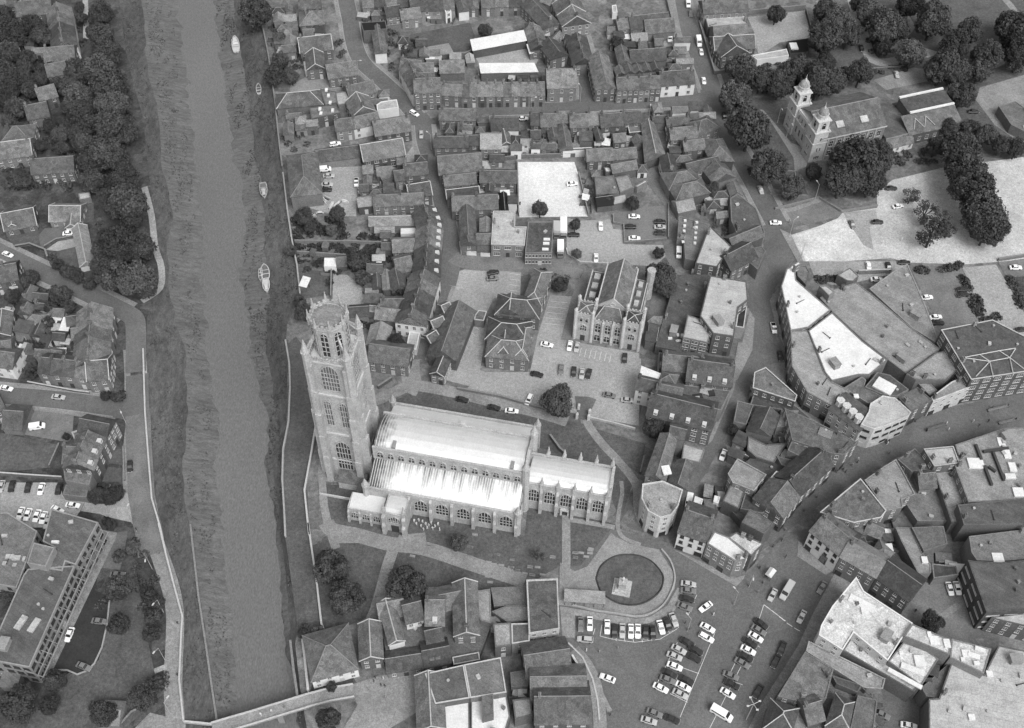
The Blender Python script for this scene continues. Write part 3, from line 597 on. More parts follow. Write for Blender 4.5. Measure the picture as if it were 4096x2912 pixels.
HS('row of small slate outhouses beside works', '1840,470 1935,470', 7, 3, 'y', win=0, rm='asbestos', name='outhouse', cat='outhouse')
FB('two storey office with pale L shaped flat roof', '1945,292 2122,292 2120,418 2212,418 2196,567 1930,557', 6, rm='felt_light', wm='brick', ww=2.2, sp=3.4, cap=1)
HS('long low roof in gardens behind terrace', '955,407 1335,397', 5, 3.5, 'x', rm='asbestos', rc=1, win=0, name='outbuilding', cat='outbuilding'); HS('small grey garden shed', '1000,460 1152,458', 3, 2.6, 'x', rm='asbestos', win=0, name='shed', cat='shed')
FB('white conservatory behind terrace', '1205,430 1325,425 1332,470 1205,475', 2.8, rm='roof_white', wm='render_white', win=0, name='conservatory', cat='conservatory')
HS('{} house from the south in the upper dormered riverside street row', '1530,600 1545,390', 9, 6.5, 'x', n=4, ch=1, dorm=1, rm='slate'); HS('{} house from south at the top of the dormered row', '1545,388 1490,262', 9, 6.2, 'x', n=2, ch=1, dorm=1, rm='slate_dark')
HS('{} house from the south in the dark dormered row', '1518,815 1528,602', 9, 6.4, 'x', n=3, ch=1, dorm=1, rm='slate_dark')
HS('{} house from the south in the white fronted row', '1405,1215 1520,825', 10, 6.5, 'x', n=5, ch=1, wm='render_white', sp=2.5)
HS('cottage at end of builder yard behind street row', '870,255 985,240', 5, 4, 'x', rm='asbestos'); HS('{} back range house behind the dormered row', '985,255 1395,235', 6.5, 5, 'x', n=2, ch=1)
HS('rear wing with tall white windows', '1145,620 1315,612', 7, 4.5, 'x', rm='clay_tile', sp=2); HS('rear wing south of tall window wing', '1185,790 1310,760', 8, 5, 'x', rm='clay_tile', win=0)
HS('square shed at back of white row', '985,912 1062,905', 6, 3, 'y', win=0, rm='felt', name='shed', cat='shed'); HS('pale back house of white row', '1065,915 1130,910', 8, 4, 'y', win=0, rm='asbestos'); HS('middle back range of white row', '1135,920 1255,900', 8, 4.5, 'y', win=0)
HS('long slate back range by tower garden', '1050,1085 1310,1078', 6, 4.5, 'x', rm='clay_tile', ch=1); FB('small flat white edged lean to', '930,1045 1010,1050 1035,1075 1010,1102 945,1095', 3, cap=1, win=0, rm='felt_pale', name='lean_to', cat='outbuilding')
HS('low dark slate range behind the tower', '800,1135 948,1125', 5, 3.2, 'x', win=0); HS('slate range with chimney above tower garden', '1000,1150 1270,1180', 6, 4.5, 'x', ch=1, rm='clay_tile', win=0); HS('pale gable end of white row', '1262,1195 1385,1215', 4, 5, 'y', wm='render_white', rm='asbestos', win=0)
HS('large slate house facing the church tower', '940,1490 1258,1535', 9, 5.2, 'x', rm='slate', sp=2.7); HS('pale gabled outbuilding behind slate house', '930,1355 1095,1372', 8, 3.2, 'y', rm='asbestos', win=0, name='outbuilding', cat='outbuilding')
FB('white flat roofed garage by the lane', '1250,1378 1330,1402 1362,1262 1275,1252', 2.8, rm='felt_light', wm='render_white', win=0, name='garage', cat='garage')
FB('white flat garage roof in riverside garden', '595,665 692,665 690,735 592,733', 2.7, rm='roof_white', wm='render_white', win=0, name='garage', cat='garage'); HS('dark garden shed beside white garage roof', '697,733 772,728', 5, 2.5, 'x', win=0, name='shed', cat='shed')
FB('tiny pale hut in garden', '955,705 1000,705 1005,752 958,752', 2.4, rm='felt_light', win=0, name='hut', cat='hut')
q = pts('1425,1440 1650,1490', 5)+pts('1805,1090 1545,1050', 5); r = building('long warehouse hall with dark roof along church lane', q, 5, 'y', rm='slate', rh=4, win=0, name='warehouse', cat='warehouse')
for k, s in enumerate(('1560,1100 1615,1075', '1475,1225 1560,1190', '1450,1340 1515,1300')): HS('', s, 4, 6.2, 'x', root=r, win=0, rc='verge', z0=4.6)
HS('gabled brick house at south end of warehouse', '1445,1585 1550,1610', 9, 5, 'y', rm='slate_dark', rc='verge', sp=1.8); FB('flat white edged link between warehouse and school', '1800,1125 1830,1085 1895,1095 1870,1168 1795,1160', 3.5, cap=1, win=0)
# school with hipped and gabled roofs
r = HS('brick school with hipped slate roofs and pale ridge lines', '1885,1450 2225,1482', 9, 6, 'hx', rm='slate', rc=1, name='school', cat='school', sp=3.2)
for s, d, h, t in (('1885,1310 2230,1345', 9, 6.1, 'hx'), ('1960,1115 2310,1150', 9, 5.9, 'hx'), ('2185,1010 2325,1040', 15, 5.8, 'hy'), ('2010,1100 2140,1110', 7, 7, 'y'), ('1990,1420 2060,1425', 12, 7, 'hy'), ('2130,1440 2215,1450', 12, 6.8, 'hy')): HS('', s, d, h, t, root=r, rm='slate', rc=1, sp=3.2, door=0)
tile('I')
FB('workshop with ribbed roof and row of high windows', '225,375 430,375 416,627 200,625', 6, rm='clay_tile', wm='brick_pale', win=1, sp=1.1, ww=.8, rl='374,519,2.2,.9 369,552,2.2,.9 362,597,2.2,.9')
# north east blocks
tile('F')
HS('hall with tall gable roof on street corner', '765,715 930,705', 20, 6.5, 'y', rm='clay_tile', name='hall', cat='hall', sp=2.6); HS('brick house with white capped front on corner', '380,705 612,700', 12, 7, 'x', wm='brick', rm='clay_tile', sp=3, ch=2)
HS('{} house from the hall in the eastern terrace', '935,725 1290,705', 8, 6.5, 'x', n=4, ch=1, sp=2.1); HS('white fronted public house with dark shop windows', '1293,690 1560,668', 9, 5.6, 'x', wm='render_white', ch=2, sp=3.6, ww=1.3)
HS('{} house from the corner along the east side of side street', '755,510 690,300', 8.5, 5.5, 'x', n=3, ch=1); HS('{} house from south on the east side of side street at the top', '725,185 640,0', 12, 5.5, 'x', n=2, ch=1, wm='brick_pale', rc='verge')
HS('rear gabled block with dark south gable', '950,510 1045,505', 10, 4.5, 'y', win=0); HS('long roof running behind terrace', '1050,500 1330,480', 8, 4, 'x', win=0); HS('{} small rear wing behind the eastern terrace', '935,605 1290,570', 5, 3.5, 'y', n=5, win=0)
HS('{} cottage from the top along the side street west side', '385,390 330,220', 7, 4.5, 'x', n=3, ch=1, rm='clay_tile'); HS('dark slate house above the brick corner house', '400,480 545,440', 10, 5, 'y', rm='slate_dark'); HS('long slate row climbing the side street', '480,190 300,0', 8, 5, 'x', ch=2)
HS('wide slate building at top centre behind car bay', '1050,240 1360,205', 9, 5, 'x', ch=1); HS('slate building with long wall beside main road', '1170,270 1400,250', 9, 4.5, 'x', rm='slate', win=0); FB('white flat garage block at top', '895,45 930,40 940,100 900,105', 3, rm='felt_light', wm='render_white', win=0, name='garage', cat='garage')
HS('brick house with yard behind side street', '950,240 1050,225', 7, 5, 'x', ch=1); HS('low pale range behind cross street', '1060,330 1180,320', 5, 3, 'x', win=0, rm='asbestos', name='outbuilding', cat='outbuilding')
patch('car_park_surface', '1180,300 1400,265 1475,390 1440,400 1380,370 1200,385', 'gravel'); patch('pavement', '1350,0 1400,0 1475,385 1410,400', 'paving', z=.15, th=.12)
# row south of the cross street, backs towards the camera
for k, (s, d, kw) in enumerate((('250,1005 328,1003', 8, {}), ('330,1015 452,1012', 8, dict(rm='clay_tile')), ('460,985 560,980', 7, {}), ('565,1020 705,1015', 8, {}), ('712,1000 808,995', 8, dict(rm='asbestos')), ('812,1020 985,1005', 8, {}), ('985,985 1128,980', 7, dict(rm='slate_dark')))):
    HS('%s house from the west in the row backing onto small yards' % ORD[k], s, d, 5.2, 'x', ch=1, **kw)
for k, (s, d, t) in enumerate((('395,1115 470,1110', 9, 'y'), ('480,1200 580,1195', 13, 'y'), ('775,1125 828,1120', 9, 'y'), ('250,1110 325,1108', 5, 'x'), ('915,1140 1010,1130', 5, 'x'))): HS('%s rear extension from the west behind the yard row' % ORD[k], s, d, 3.6, t, sp=2)
FB('white walled low outhouse by bright yard', '500,1190 735,1180 735,1205 505,1215', 2.8, wm='render_white', win=0, name='outhouse', cat='outhouse')
HS('long narrow range with pale ridge running south', '1075,1150 1160,1130', 3, 4, 'y', win=0); q = pts('1160,1290 1320,1235', 4.5)+pts('1230,990 1135,1000', 4.5); building('long roof with white ridge slanting down the back lane', q, 4.5, 'y', rm='clay_tile', rc=1, win=0, name='workshop', cat='workshop')
HS('dark slate range north of bright yard', '700,1290 905,1280', 7, 4.5, 'x', rm='clay_tile'); HS('second dark range joined to it on the east', '905,1280 1095,1260', 6, 4.5, 'x', win=0)
FB('bright square flat roof north of bright yard', '830,1340 895,1335 905,1375 845,1380', 3, rm='roof_white', win=0, name='shed', cat='shed'); FB('flat slate works beside bright yard', '755,1420 910,1405 955,1550 770,1560', 4, win=0)
HS('low dark shop range behind works', '905,1385 1100,1350', 5, 4, 'x', win=0); FB('small bright triangular roof', '1080,1490 1165,1440 1180,1455 1100,1500', 3, rm='roof_white', win=0, name='lean_to', cat='outbuilding'); FB('pale cluttered yard block', '920,1420 1030,1400 1075,1500 960,1545', 3.4, rm='felt_pale', win=0)
r = FB('white verged flat block on cross street corner', '1020,1000 1135,990 1140,1055 1035,1065', 3.4, win=0, cap=1)
HS('slate house with three white sashes on back lane', '1370,1120 1580,1100', 7, 5.2, 'x', ch=2, sp=2.6); HS('house with tall chimney by corner garden', '1225,985 1330,975', 4, 4, 'x', win=0, ch=1); HS('low slate house on cross street corner', '1340,1010 1515,990', 5, 4, 'x', ch=2)
HS('dark slate house with white gable at main road bend', '1480,1210 1640,1190', 6, 5, 'x', ch=1); HS('large roof building on main road bend', '1580,1090 1760,1020', 8, 5, 'hx'); q = pts('1680,1280 1870,1290', 5)+pts('1780,1110 1600,1110', 5); building('broad slate house west of tree lined road', q, 5, 'hy', win=0)
HS('white gabled house on back lane curve', '1310,1395 1425,1390', 9, 5, 'y', wm='render_white', ch=1); HS('slate shop below broad slate house', '1510,1390 1760,1330', 6, 5, 'x'); HS('{} roof from the north in the road side range', '1885,1420 1800,1310', 9, 5, 'x', n=2, win=0, rm='clay_tile')
HS('{} hipped workshop range by back lane from north', '1355,1500 1610,1440', 8, 4.8, 'hx', n=1, rm='clay_tile', win=0, ) if 0 else HS('upper hipped workshop range by back lane', '1355,1520 1612,1470', 9, 4.8, 'hx', rm='clay_tile', win=0); HS('lower hipped workshop range by back lane', '1410,1600 1680,1540', 8, 4.8, 'hx', rm='clay_tile', win=0)
HS('slate block above triangular roof', '1720,1420 1800,1400', 8, 5, 'y', win=0)
tile('I')
HS('slate house by back lane with dark yard', '780,250 905,235', 5, 3.2, 'x', rm='black_felt', win=0); FB('pale roofless yard store', '870,180 1010,150 1020,220 900,245', 2.8, rm='felt_light', win=0, name='store', cat='store')
FB('works roof with rows of small rooflights', '1430,330 1680,400 1600,600 1560,690 1480,670 1470,512 1418,508', 5, rm='felt', win=0, rl=' '.join('%d,%d,.9,.9' % (1480+94*c-4*k, 370+42*k+12*c) for k in range(5) for c in (0, 1)))
FB('tall block with pale triangular roof', '1675,405 1852,575 1735,738 1562,708 1602,600', 8, rm='felt_light', wm='brick', sp=3)
FB('long ribbed roof along the tree lined road', '1840,190 1900,150 2050,270 2122,470 1930,560 1850,370', 6, rm='felt', win=0); HS('low pale range by triangular roof', '1430,300 1560,270', 6, 4, 'x', rm='asbestos', win=0); HS('dark shop at apex of curve', '1850,770 2060,660', 9, 6, 'x', ch=1); HS('slate shop row below ribbed roof', '1870,590 2110,490', 6, 5.5, 'x', win=0); FB('curved single storey shop on the road bend', '2010,590 2090,570 2125,610 2060,760 1990,700', 5, win=0)
FB('dark low roof with stepped parapet', '1415,800 1680,800 1640,960 1600,1135 1500,1120 1465,1300 1440,1412 1242,1372 1385,900', 4, rm='felt', wm='brick', win=1, fm='frame_dark', rl='1422,1282,.8,1.2 1455,1290,.8,1.2 1360,1312,1.3,.7 1430,1328,1.3,.7')
FB('tall modern block with large pale flat roof', '1682,806 1972,854 1985,1000 1905,1060 1872,1295 1705,1270 1600,1130', 10, rm='felt_light', wm='brick', ww=1.2, sp=2.4, fm='frame_white'); FB('lower pale roofed block with glazed stair', '1502,1122 1705,1185 1662,1345 1462,1302', 7.5, rm='felt_light', wm='brick', ww=2, sp=2.6)
FB('roof lantern grid on east edge of modern block', '1910,1045 1975,1052 1950,1225 1885,1215', 5.5, rm='glass', wm='concrete', win=0, cap=1)
FB('flat lower link beside modern block stair', '1190,1170 1290,1200 1265,1290 1180,1270', 3.5, win=0)
# churchyard north side terrace and mansion
tile('N')
HS('long slate roofed hotel range with dormers', '490,248 852,298', 11, 8, 'x', ch=2, dorm=3, sp=3); HS('slate range behind the hotel', '300,160 620,190', 8, 7.5, 'x', win=0, ch=2)
FB('white cluttered roof terrace over cafe', '130,128 290,192 255,272 112,242', 8, rm='roof_white', wm='render_white', win=0); HS('white house with arched door facing car park', '85,312 240,348', 6, 7.5, 'x', wm='render_white', rm='slate_dark', ch=1, sp=2.3)
building('slate pavilion with pyramid roof behind white terrace', pts('270,245 300,180 425,205 400,275', 8.5), 8.5, 'hx', win=0); FB('flat link with two glazed skylights', '430,275 845,325 770,485 400,425', 6, rl='585,385,3,3,10 690,350,2,2,10', pm='glass', win=0)
HS('long slate range with four white dormers', '172,522 690,650', 11, 8, 'x', dorm=4, ch=2, sp=3.2, ww=1.6); HS('slate house above dormer range', '240,380 440,420', 7, 8, 'x', ch=1, win=0)
q = pts('165,1000 320,1060', 9)+pts('410,725 285,670', 9); building('narrow slate range leading to round ended building', q, 9, 'y', wm='stone', sp=2.8); q = pts('335,1075 500,1115', 9)+pts('540,930 420,880', 9); building('east slate range beside narrow lane', q, 9, 'y', wm='brick', lights=[(P(330, 965, 10.5), 2.4, 3, .2)], sp=3)
FB('pale flat roof between slate ranges and lane', '470,748 640,800 600,905 452,872', 5, rm='felt_light'); HS('small stepped block north of narrow range', '350,690 470,720', 5, 9.4, 'x', win=0)
r = FB('round ended stone shop building at market corner', '140,1075 300,1050 462,1122 425,1250 372,1320 282,1345 185,1292 132,1190', 11, rm='felt_pale', wm='stone_pale', cap='stone_pale', sp=2.3, shop=1)
tile('N'); FB('triangular slate island block between streets', '1035,182 1125,142 1375,365 1360,415 1022,305', 7, rm='slate', wm='brick', sp=2.6, cap=1)
FB('low dark roof west of hall', '900,405 1030,440 970,600 868,575', 5, win=0); q = pts('975,640 1165,690', 6)+pts('1240,530 1050,470', 6); building('slate hall with long ridge in island block', q, 6, 'y', rm='slate_dark', win=0, name='hall', cat='hall')
FB('pale round ended roof in island block', '985,690 1130,760 1300,745 1190,905 1050,862 978,800', 4.5, rm='felt_pale', win=0); FB('pale square roof east of hall', '1260,485 1390,485 1340,610 1212,620', 6, rm='felt_pale', win=0)
FB('dark slate corner block on shopping street', '1275,465 1500,562 1862,742 1752,842 1650,830 1335,722', 9, rm='slate', sp=2.4, rl='1600,670,4,3,-25', shop=1, pm='felt_pale'); FB('black slate block behind corner block', '1330,735 1655,835 1650,925 1480,890 1300,805', 8, rm='slate_dark', win=0)
FB('dark low yard roof behind shops', '1210,850 1470,910 1390,985 1250,920', 5, rm='felt', win=0); q = quad(P(1400, 1168, 8), P(1668, 925, 8), 9); building('{} long slate shop on shopping street'.replace('{} ', ''), q, 8, 'x', shop=1, ch=2); HS('short slate shop next to long slate shop', '1270,1345 1398,1182', 10, 8, 'x', shop=1)
FB('pale flat roof behind short slate shop', '1210,972 1320,1030 1165,1245 1072,1132', 7, rm='felt_pale', cap=1, win=0); FB('wide pale flat roof beside lane car park', '900,872 1130,1000 1030,1130 860,1062 822,992', 8, rm='felt_pale', wm='brick', cap='felt_pale'); FB('sloping pale roof with white edge', '850,1065 960,1132 912,1272 780,1212', 6, rm='felt_pale', win=0)
FB('dark sunken roof between pale roofs', '962,1140 1162,1252 1100,1312 922,1272', 5, rm='slate_dark', win=0); FB('slate house above white roofed shop', '1000,1272 1192,1392 1110,1472 932,1382', 8.4, rm='slate', win=0)
for k, s in enumerate(('560,1170 625,1195 605,1270 540,1245', '620,1265 722,1292 712,1332 605,1302', '716,1165 762,1176 746,1232 706,1216')): FB('small bright white roof, %s of three behind white inn' % ('left', 'lower', 'right')[k], s, 5, rm='roof_white', wm='render_white', win=0, name='outbuilding', cat='outbuilding')
FB('grey yard roof between bright small roofs', '625,1190 715,1200 745,1290 640,1265', 4, win=0)
tile('L')
HS('white inn with dark windows facing the market', '1425,62 1650,140', 11, 9, 'x', wm='render_white', ch=2, sp=2.6, fm='frame_dark', shop=1)
FB('brick shop with bright white roof on market corner', '1655,150 1715,52 1830,100 1990,232 1962,282 1880,292', 9.5, rm='roof_white', wm='brick', sp=2.2, shop=1); FB('pale roofed shop behind white roof', '1822,100 1890,58 2112,150 2012,252', 9, rm='roof_mottled', wm='brick', shop=1)
# shopping street: east side
tile('J')
FB('curved corner building with bright white roof', '480,690 506,712 452,742 462,842 737,1082 560,1222 415,1247 340,892 385,752', 9, rm='roof_white', wm='brick', sp=2.8, shop=1, fm='frame_white'); FB('grey annexe behind curved corner building', '460,735 540,728 570,780 540,880 470,810', 6, win=0)
FB('long white roof with seam behind shops', '557,1247 747,1100 992,1330 1192,1482 1050,1600 960,1600 745,1650 690,1580', 9, rm='roof_white', win=0); FB('long grey shop roof along curved street', '417,1250 560,1245 688,1585 745,1655 900,1730 750,1850 550,1740 425,1530', 8.6, rm='felt_pale', wm='brick', sp=2.8, shop=1)
FB('huge grey store roof behind white roofs', '750,1098 650,985 745,920 940,862 1062,952 1392,1232 1612,1392 1580,1422 1340,1592 1195,1480 995,1325', 7, rm='felt_pale', win=0); FB('triangular grey store roof beside car park', '1045,912 1240,772 1352,712 1502,1062 1612,1362 1392,1230', 6, rm='felt_pale', win=0, wm='concrete')
FB('pale plant house on store roof edge', '645,890 705,885 770,940 725,970', 9.6, rm='felt_light', win=0, name='plant_room'); FB('pale kiosk roof behind store', '790,802 890,742 962,812 920,852 868,848', 4, rm='felt_light', win=0, name='kiosk', cat='kiosk')
FB('stepped pale roof by dark hipped store', '1342,1595 1580,1424 1705,1400 1792,1530 1660,1640 1420,1640', 8, rm='felt_pale', win=0)
r = FB('large dark store with glazed hips and white roof ribs', '1620,1242 2030,1162 2400,1350 2400,1560 1860,1640', 12, rm='slate_dark', wm='brick', sp=3.4, ww=2.2, cap=1)
def bars(root, lst, h, rr=.3, m='ridge_white', name='roof_rib'):
    for s in lst:
        p = pts(s, h); mb = MB()
        for a, b in zip(p, p[1:]): mb.bar(a, b, rr)
        mb.build(name, m, root, tuple(root.location))
bars(r, ('1795,1460 2010,1490 2170,1460 2215,1390', '2010,1490 2040,1620', '2170,1460 2200,1600', '2010,1490 1900,1610', '2170,1460 2284,1550', '1795,1460 1930,1435 2085,1405 2215,1385', '1930,1435 2010,1490', '2085,1405 2170,1460'), 12.35, .17)
tile('O')
FB('pale modern corner building with strip windows', '412,572 500,425 520,332 660,242 800,267 985,432 960,472 700,585 560,625', 10, rm='felt_light', wm='stone_pale', ww=2.2, sp=2.5, wh=.9, fm='frame_dark', cap='stone_pale', bars=0)
r = HS('shop with four pale hexagonal bay dormers', '45,395 395,650', 8, 8.6, 'm', rm='slate_dark', wm='stone', sp=2.4, shop=1, name='shop', cat='shop')
for k, (x, y) in enumerate(((165, 330), (235, 392), (305, 457), (375, 520))):
    p = P(x, y, 9.5); m = MB(); m.ngon(0, 0, 1.2, 6, -1.5, 2.0, ph=k*.02); m.ngon(0, 0, 1.36, 6, 2.0, 2.3+k*.03); o = m.build('bay_dormer', 'stone_pale', r); o.location = (p.x-r.location.x, p.y-r.location.y, 9.2)
FB('dark roof behind bay dormer shop', '212,152 420,20 470,60 450,140 640,240 500,332', 8.4, rm='slate', win=0, rl='355,250,1.5,1.5'); FB('dark roof with big white rooflight', '455,140 600,-30 740,0 962,170 820,250 650,225', 9, rm='slate', win=0, rl='680,135,6,4.5,-37')
FB('grey flat roof between pale buildings', '835,255 1060,142 1230,290 990,425', 8, rm='felt', wm='brick', shop=1); FB('long pale shop with two rows of small windows', '1215,255 1450,80 1620,5 1690,132 1240,305', 8, rm='felt_pale', wm='stone_pale', wh=.8, sp=2.6, shop=1, bars=0)
FB('light concrete yard store behind pale shop', '1000,30 1090,-10 1290,180 1200,240', 6, rm='felt_pale', win=0)
FB('grey flat roof facing the pedestrian street', '452,1212 680,1052 812,972 900,1122 1032,1372 880,1432 890,1522 702,1562', 8, rm='felt_pale', wm='brick', shop=1, cap='felt_pale'); FB('dark roof between grey and pale shop roofs', '832,972 1030,842 1152,962 1212,1092 992,1112', 7, rm='slate', shop=1); HS('small dark house behind shop roofs', '1090,1310 1280,1290', 7, 6, 'x', win=0, ch=1)
FB('slate shop with white ridge by market corner', '212,1352 405,1192 702,1562 640,1640 330,1700 -60,1580', 9, rm='slate', wm='brick', shop=1, sp=2.4, cap=1); FB('pale square roof of tall shop', '1132,852 1470,822 1540,1012 1252,1052', 10, rm='felt_light', shop=1, cap='felt_light')
r = FB('wide grey store roof with dark ducts and white plant', '1492,802 2052,612 2320,600 2420,1440 1642,1462 1482,1032 1542,1012', 9, rm='felt_pale', shop=1, rl='2020,770,2,3 2085,915,2,3 2145,1065,2,3 2120,1170,3,1.6 1725,1020,4.5,3.5 2215,1355,3,3')
def ducts(root, lst, h, w=.7, m='frame_dark', name='duct'):
    for s in lst:
        p = pts(s, h)
        for a, b in zip(p, p[1:]):
            d = (b-a).normalized(); n_ = Vector((-d.y, d.x, 0))*w/2; mb = MB(); mb.prism([a-n_, b-n_, b+n_, a+n_], h-.9, h); mb.build(name, m, root, tuple(root.location))
ducts(r, ('1735,790 1800,965', '1820,870 2110,830', '1935,880 2060,1200', '1835,1035 1920,1255', '1880,1040 1965,1100'), 10)
FB('pale strip roof west of wide store', '1252,1112 1480,1042 1640,1462 1520,1502 1600,1700 1450,1700', 6, rm='felt_pale', win=0); FB('dark wide store roof at right edge', '1522,1492 2420,1400 2420,1720 1590,1720', 9.5, rm='felt', win=0)
# market east side
tile('M')
HS('white fronted market shop with dark windows', '572,50 812,252', 9, 9, 'x', wm='render_white', ch=1, sp=2.4, shop=1, fm='frame_dark'); HS('brick market house with pale slate and two skylights', '816,256 1098,420', 8, 9.2, 'x', rm='asbestos', ch=1, sp=2.2, shop=1); HS('brick market house with dark roof at row end', '1102,422 1362,610', 9, 9, 'x', rm='slate_dark', sp=2.2, shop=1)
FB('mottled white roof of large market store', '940,420 1000,532 1392,790 1310,902 1192,1087 920,862 832,1002 642,882 662,802 750,652', 11, rm='roof_mottled', wm='stone_pale', cap='render_white', shop=1, sp=3, rl='985,630,7,2.4,-30 1010,690,2,2')
FB('sunken lower roof inside market store', '832,1004 918,872 1192,1090 1440,1292 1400,1335', 7, rm='roof_mottled', wm='brick', win=0); r = FB('plant covered roof behind market store', '1320,935 1500,1002 1602,1072 1462,1292 1195,1092', 9, rm='roof_mottled', wm='brick', win=0, rl='1445,1090,2.6,3 1390,1160,6,1.6,-22 1330,1230,9,1.2,-32 1300,1030,1,1')
FB('pale roof with fans beside plant roof', '1388,792 1702,922 1690,1042 1322,892', 12, rm='roof_mottled', win=0, rl='1565,925,2.4,2.4 1525,880,1,1.6 1665,950,1.6,2.4'); FB('end pale roof with vent boxes', '1704,912 2022,992 1962,1192 1692,1062', 11, rm='roof_mottled', win=0, rl='1820,1030,2.2,2 1880,1050,3,1.4,-20 1790,1080,1,1 1930,1000,2.6,1.2,-20 1900,1110,1.4,1')
FB('dark walled plant enclosure', '1462,1302 1700,1092 1602,1392 1502,1372', 7, rm='felt', win=0, rl='1555,1160,3,3.4,-20 1510,1240,2.4,1', pm='slate_dark'); FB('huge pale grey store roof at bottom right corner', '1702,1102 1962,1197 2082,962 2400,1030 2400,1760 1520,1760 1522,1392 1602,1387', 8, rm='felt_light', win=0, rl='1862,1540,1.6,1.6 2005,1195,1.6,1.6')
FB('pale strip roof with square panels by market', '560,932 1172,1232 1152,1312 1000,1302 540,1012', 6, rm='felt_pale', wm='brick', win=0, cap='felt_pale'); FB('dark slate shop with white fascia on market', '532,1014 762,1152 700,1392 432,1402 312,1372', 8, rm='slate', wm='brick', shop=1, sp=2.4)
FB('dark narrow roof beside strip roof', '745,1202 992,1282 950,1342 782,1272', 6, rm='slate_dark', win=0); building('hipped slate house in market backland', pts('700,1600 880,1624 920,1422 782,1352', 7), 7, 'hy', win=0, rc=1); FB('grey flat roof in market backland', '952,1362 1112,1402 1082,1640 890,1640', 6, rm='felt', win=0)
building('dark shop at bottom edge of market', pts('200,1624 430,1640 480,1472 262,1392', 8), 8, 'hy', rm='slate_dark', win=0, rc=1); FB('pale small roof at bottom edge', '482,1492 582,1522 540,1650 430,1650', 5, rm='felt_pale', win=0); HS('brick house with white chimney in market backland', '560,1600 690,1560', 8, 7, 'x', ch=1, win=0)
FB('grey store roof with striped dark wall', '1832,282 1912,292 2100,300 2420,270 2420,680 1982,702', 10, rm='felt', wm='slate_dark', ww=3.6, sp=4.4, wh=.5, door=0, bars=0); FB('flat grey roof stepping down to striped store', '1842,92 2420,20 2420,265 2105,290 1905,285 1862,222', 8, rm='felt', win=0, rl='2075,265,3,3'); FB('pale roof with brick south wall at right edge', '2022,742 2420,690 2420,840', 8, rm='felt_light', wm='brick', sp=3)
FB('pale bent roof in shop backland', '1252,20 1380,20 1462,212 1542,322 1540,382 1442,402 1302,132', 5, rm='felt_pale', win=0, rl='1485,285,1.6,2'); FB('dark square roof in shop backland', '1384,20 1640,10 1672,152 1482,212', 6, rm='felt', win=0); FB('dark store roof south of dark square roof', '1545,310 1740,330 1760,400 1560,430', 4, rm='slate_dark', win=0)
HS('slate house behind white market shop', '700,135 880,240', 8, 8, 'x', rm='slate', win=0, ch=1); building('small hipped slate house in backland', pts('1050,242 1152,302 1242,222 1130,122', 6), 6, 'hx', rm='asbestos', win=0); FB('dark yard roof behind market houses', '880,120 1010,90 1050,200 960,190', 5, rm='slate_dark', win=0); HS('narrow brick range between yards', '1010,60 1130,110', 5, 6, 'x', win=0, ch=1)
FB('low roof with ladder marks behind shop', '900,0 1040,-40 1090,60 960,90', 6, rm='slate', win=0)
FB('brick bay fronted shop below white market shop', '668,232 700,205 815,300 795,330', 4, rm='felt', win=0, shop=1)
# south west of the market
tile('L')
FB('dark roofed bank with white parapet beside the green', '212,442 460,432 476,832 232,872', 8, rm='slate', wm='stone_pale', cap='stone', sp=2.6);
HS('upper slate shop on curved market pavement', '220,1235 572,1182', 10, 7, 'x', shop=1); HS('middle slate shop with white band on curved pavement', '250,1392 690,1385', 9, 8, 'x', rm='clay_tile', sp=2.6); HS('lower slate shop with white rooflights at bottom edge', '282,1592 722,1588', 11, 8, 'x', rm='clay_tile', ch=1)
FB('low dark service roof behind curved shops', '80,1180 215,1160 225,1290 90,1300', 4, rm='felt', win=0); FB('stepped grey roof at bottom edge', '100,1400 245,1380 260,1520 120,1560', 5, rm='felt_pale', win=0)
tile('K')
HS('low hipped shop with white awning by footbridge', '495,1250 862,1150', 13, 5, 'hx', rm='slate', wm='render_white', sp=2.6); HS('gabled slate shop east of awning shop', '880,1082 1062,1062', 10, 6, 'y', rm='slate', rc='verge'); FB('conservatory cabin on river wall', '460,935 540,875 600,900 590,925', 4, rm='felt_light', win=0, name='cabin', cat='cabin')
HS('white gabled building with steep dark roof', '1112,955 1235,920', 12, 7, 'y', wm='render_white', rm='slate', rc='verge', win=0); HS('white walled range facing south behind steep roof', '1252,790 1392,755', 8, 7, 'x', wm='render_white', sp=2.2); HS('slate house with pale lawn side roof', '1040,760 1240,720', 7, 6, 'x', rm='clay_tile', win=0)
HS('slate house with small white dormer by churchyard', '1405,805 1552,805', 11, 7, 'x', dorm=1, ch=1); HS('tall gabled brick house with bright ridge line', '1635,885 1832,875', 15, 8, 'y', rc='verge', ch=1, sp=2.2); HS('slate range on churchyard edge', '1535,690 1780,640', 7, 7, 'x', win=0)
FB('pale flat roof beside tall gabled house', '1790,532 1922,512 1932,790 1842,762', 5, rm='felt_pale', win=0); FB('dark flat roof beside churchyard path', '1926,502 2200,492 2210,642 1952,652', 3.4, rm='felt', win=0); FB('pale round patched roof behind bank', '1932,692 2060,645 2272,642 2280,760 2062,782', 4, rm='felt_pale', win=0)
FB('grey flat roof west of parapet row', '1946,792 2088,782 2092,962 1962,982', 6.5, rm='felt_pale'); FB('dark flat roof with white parapet windows', '2092,792 2232,790 2236,930 2096,952', 6.7, rm='felt', wm='brick_pale', cap=1)
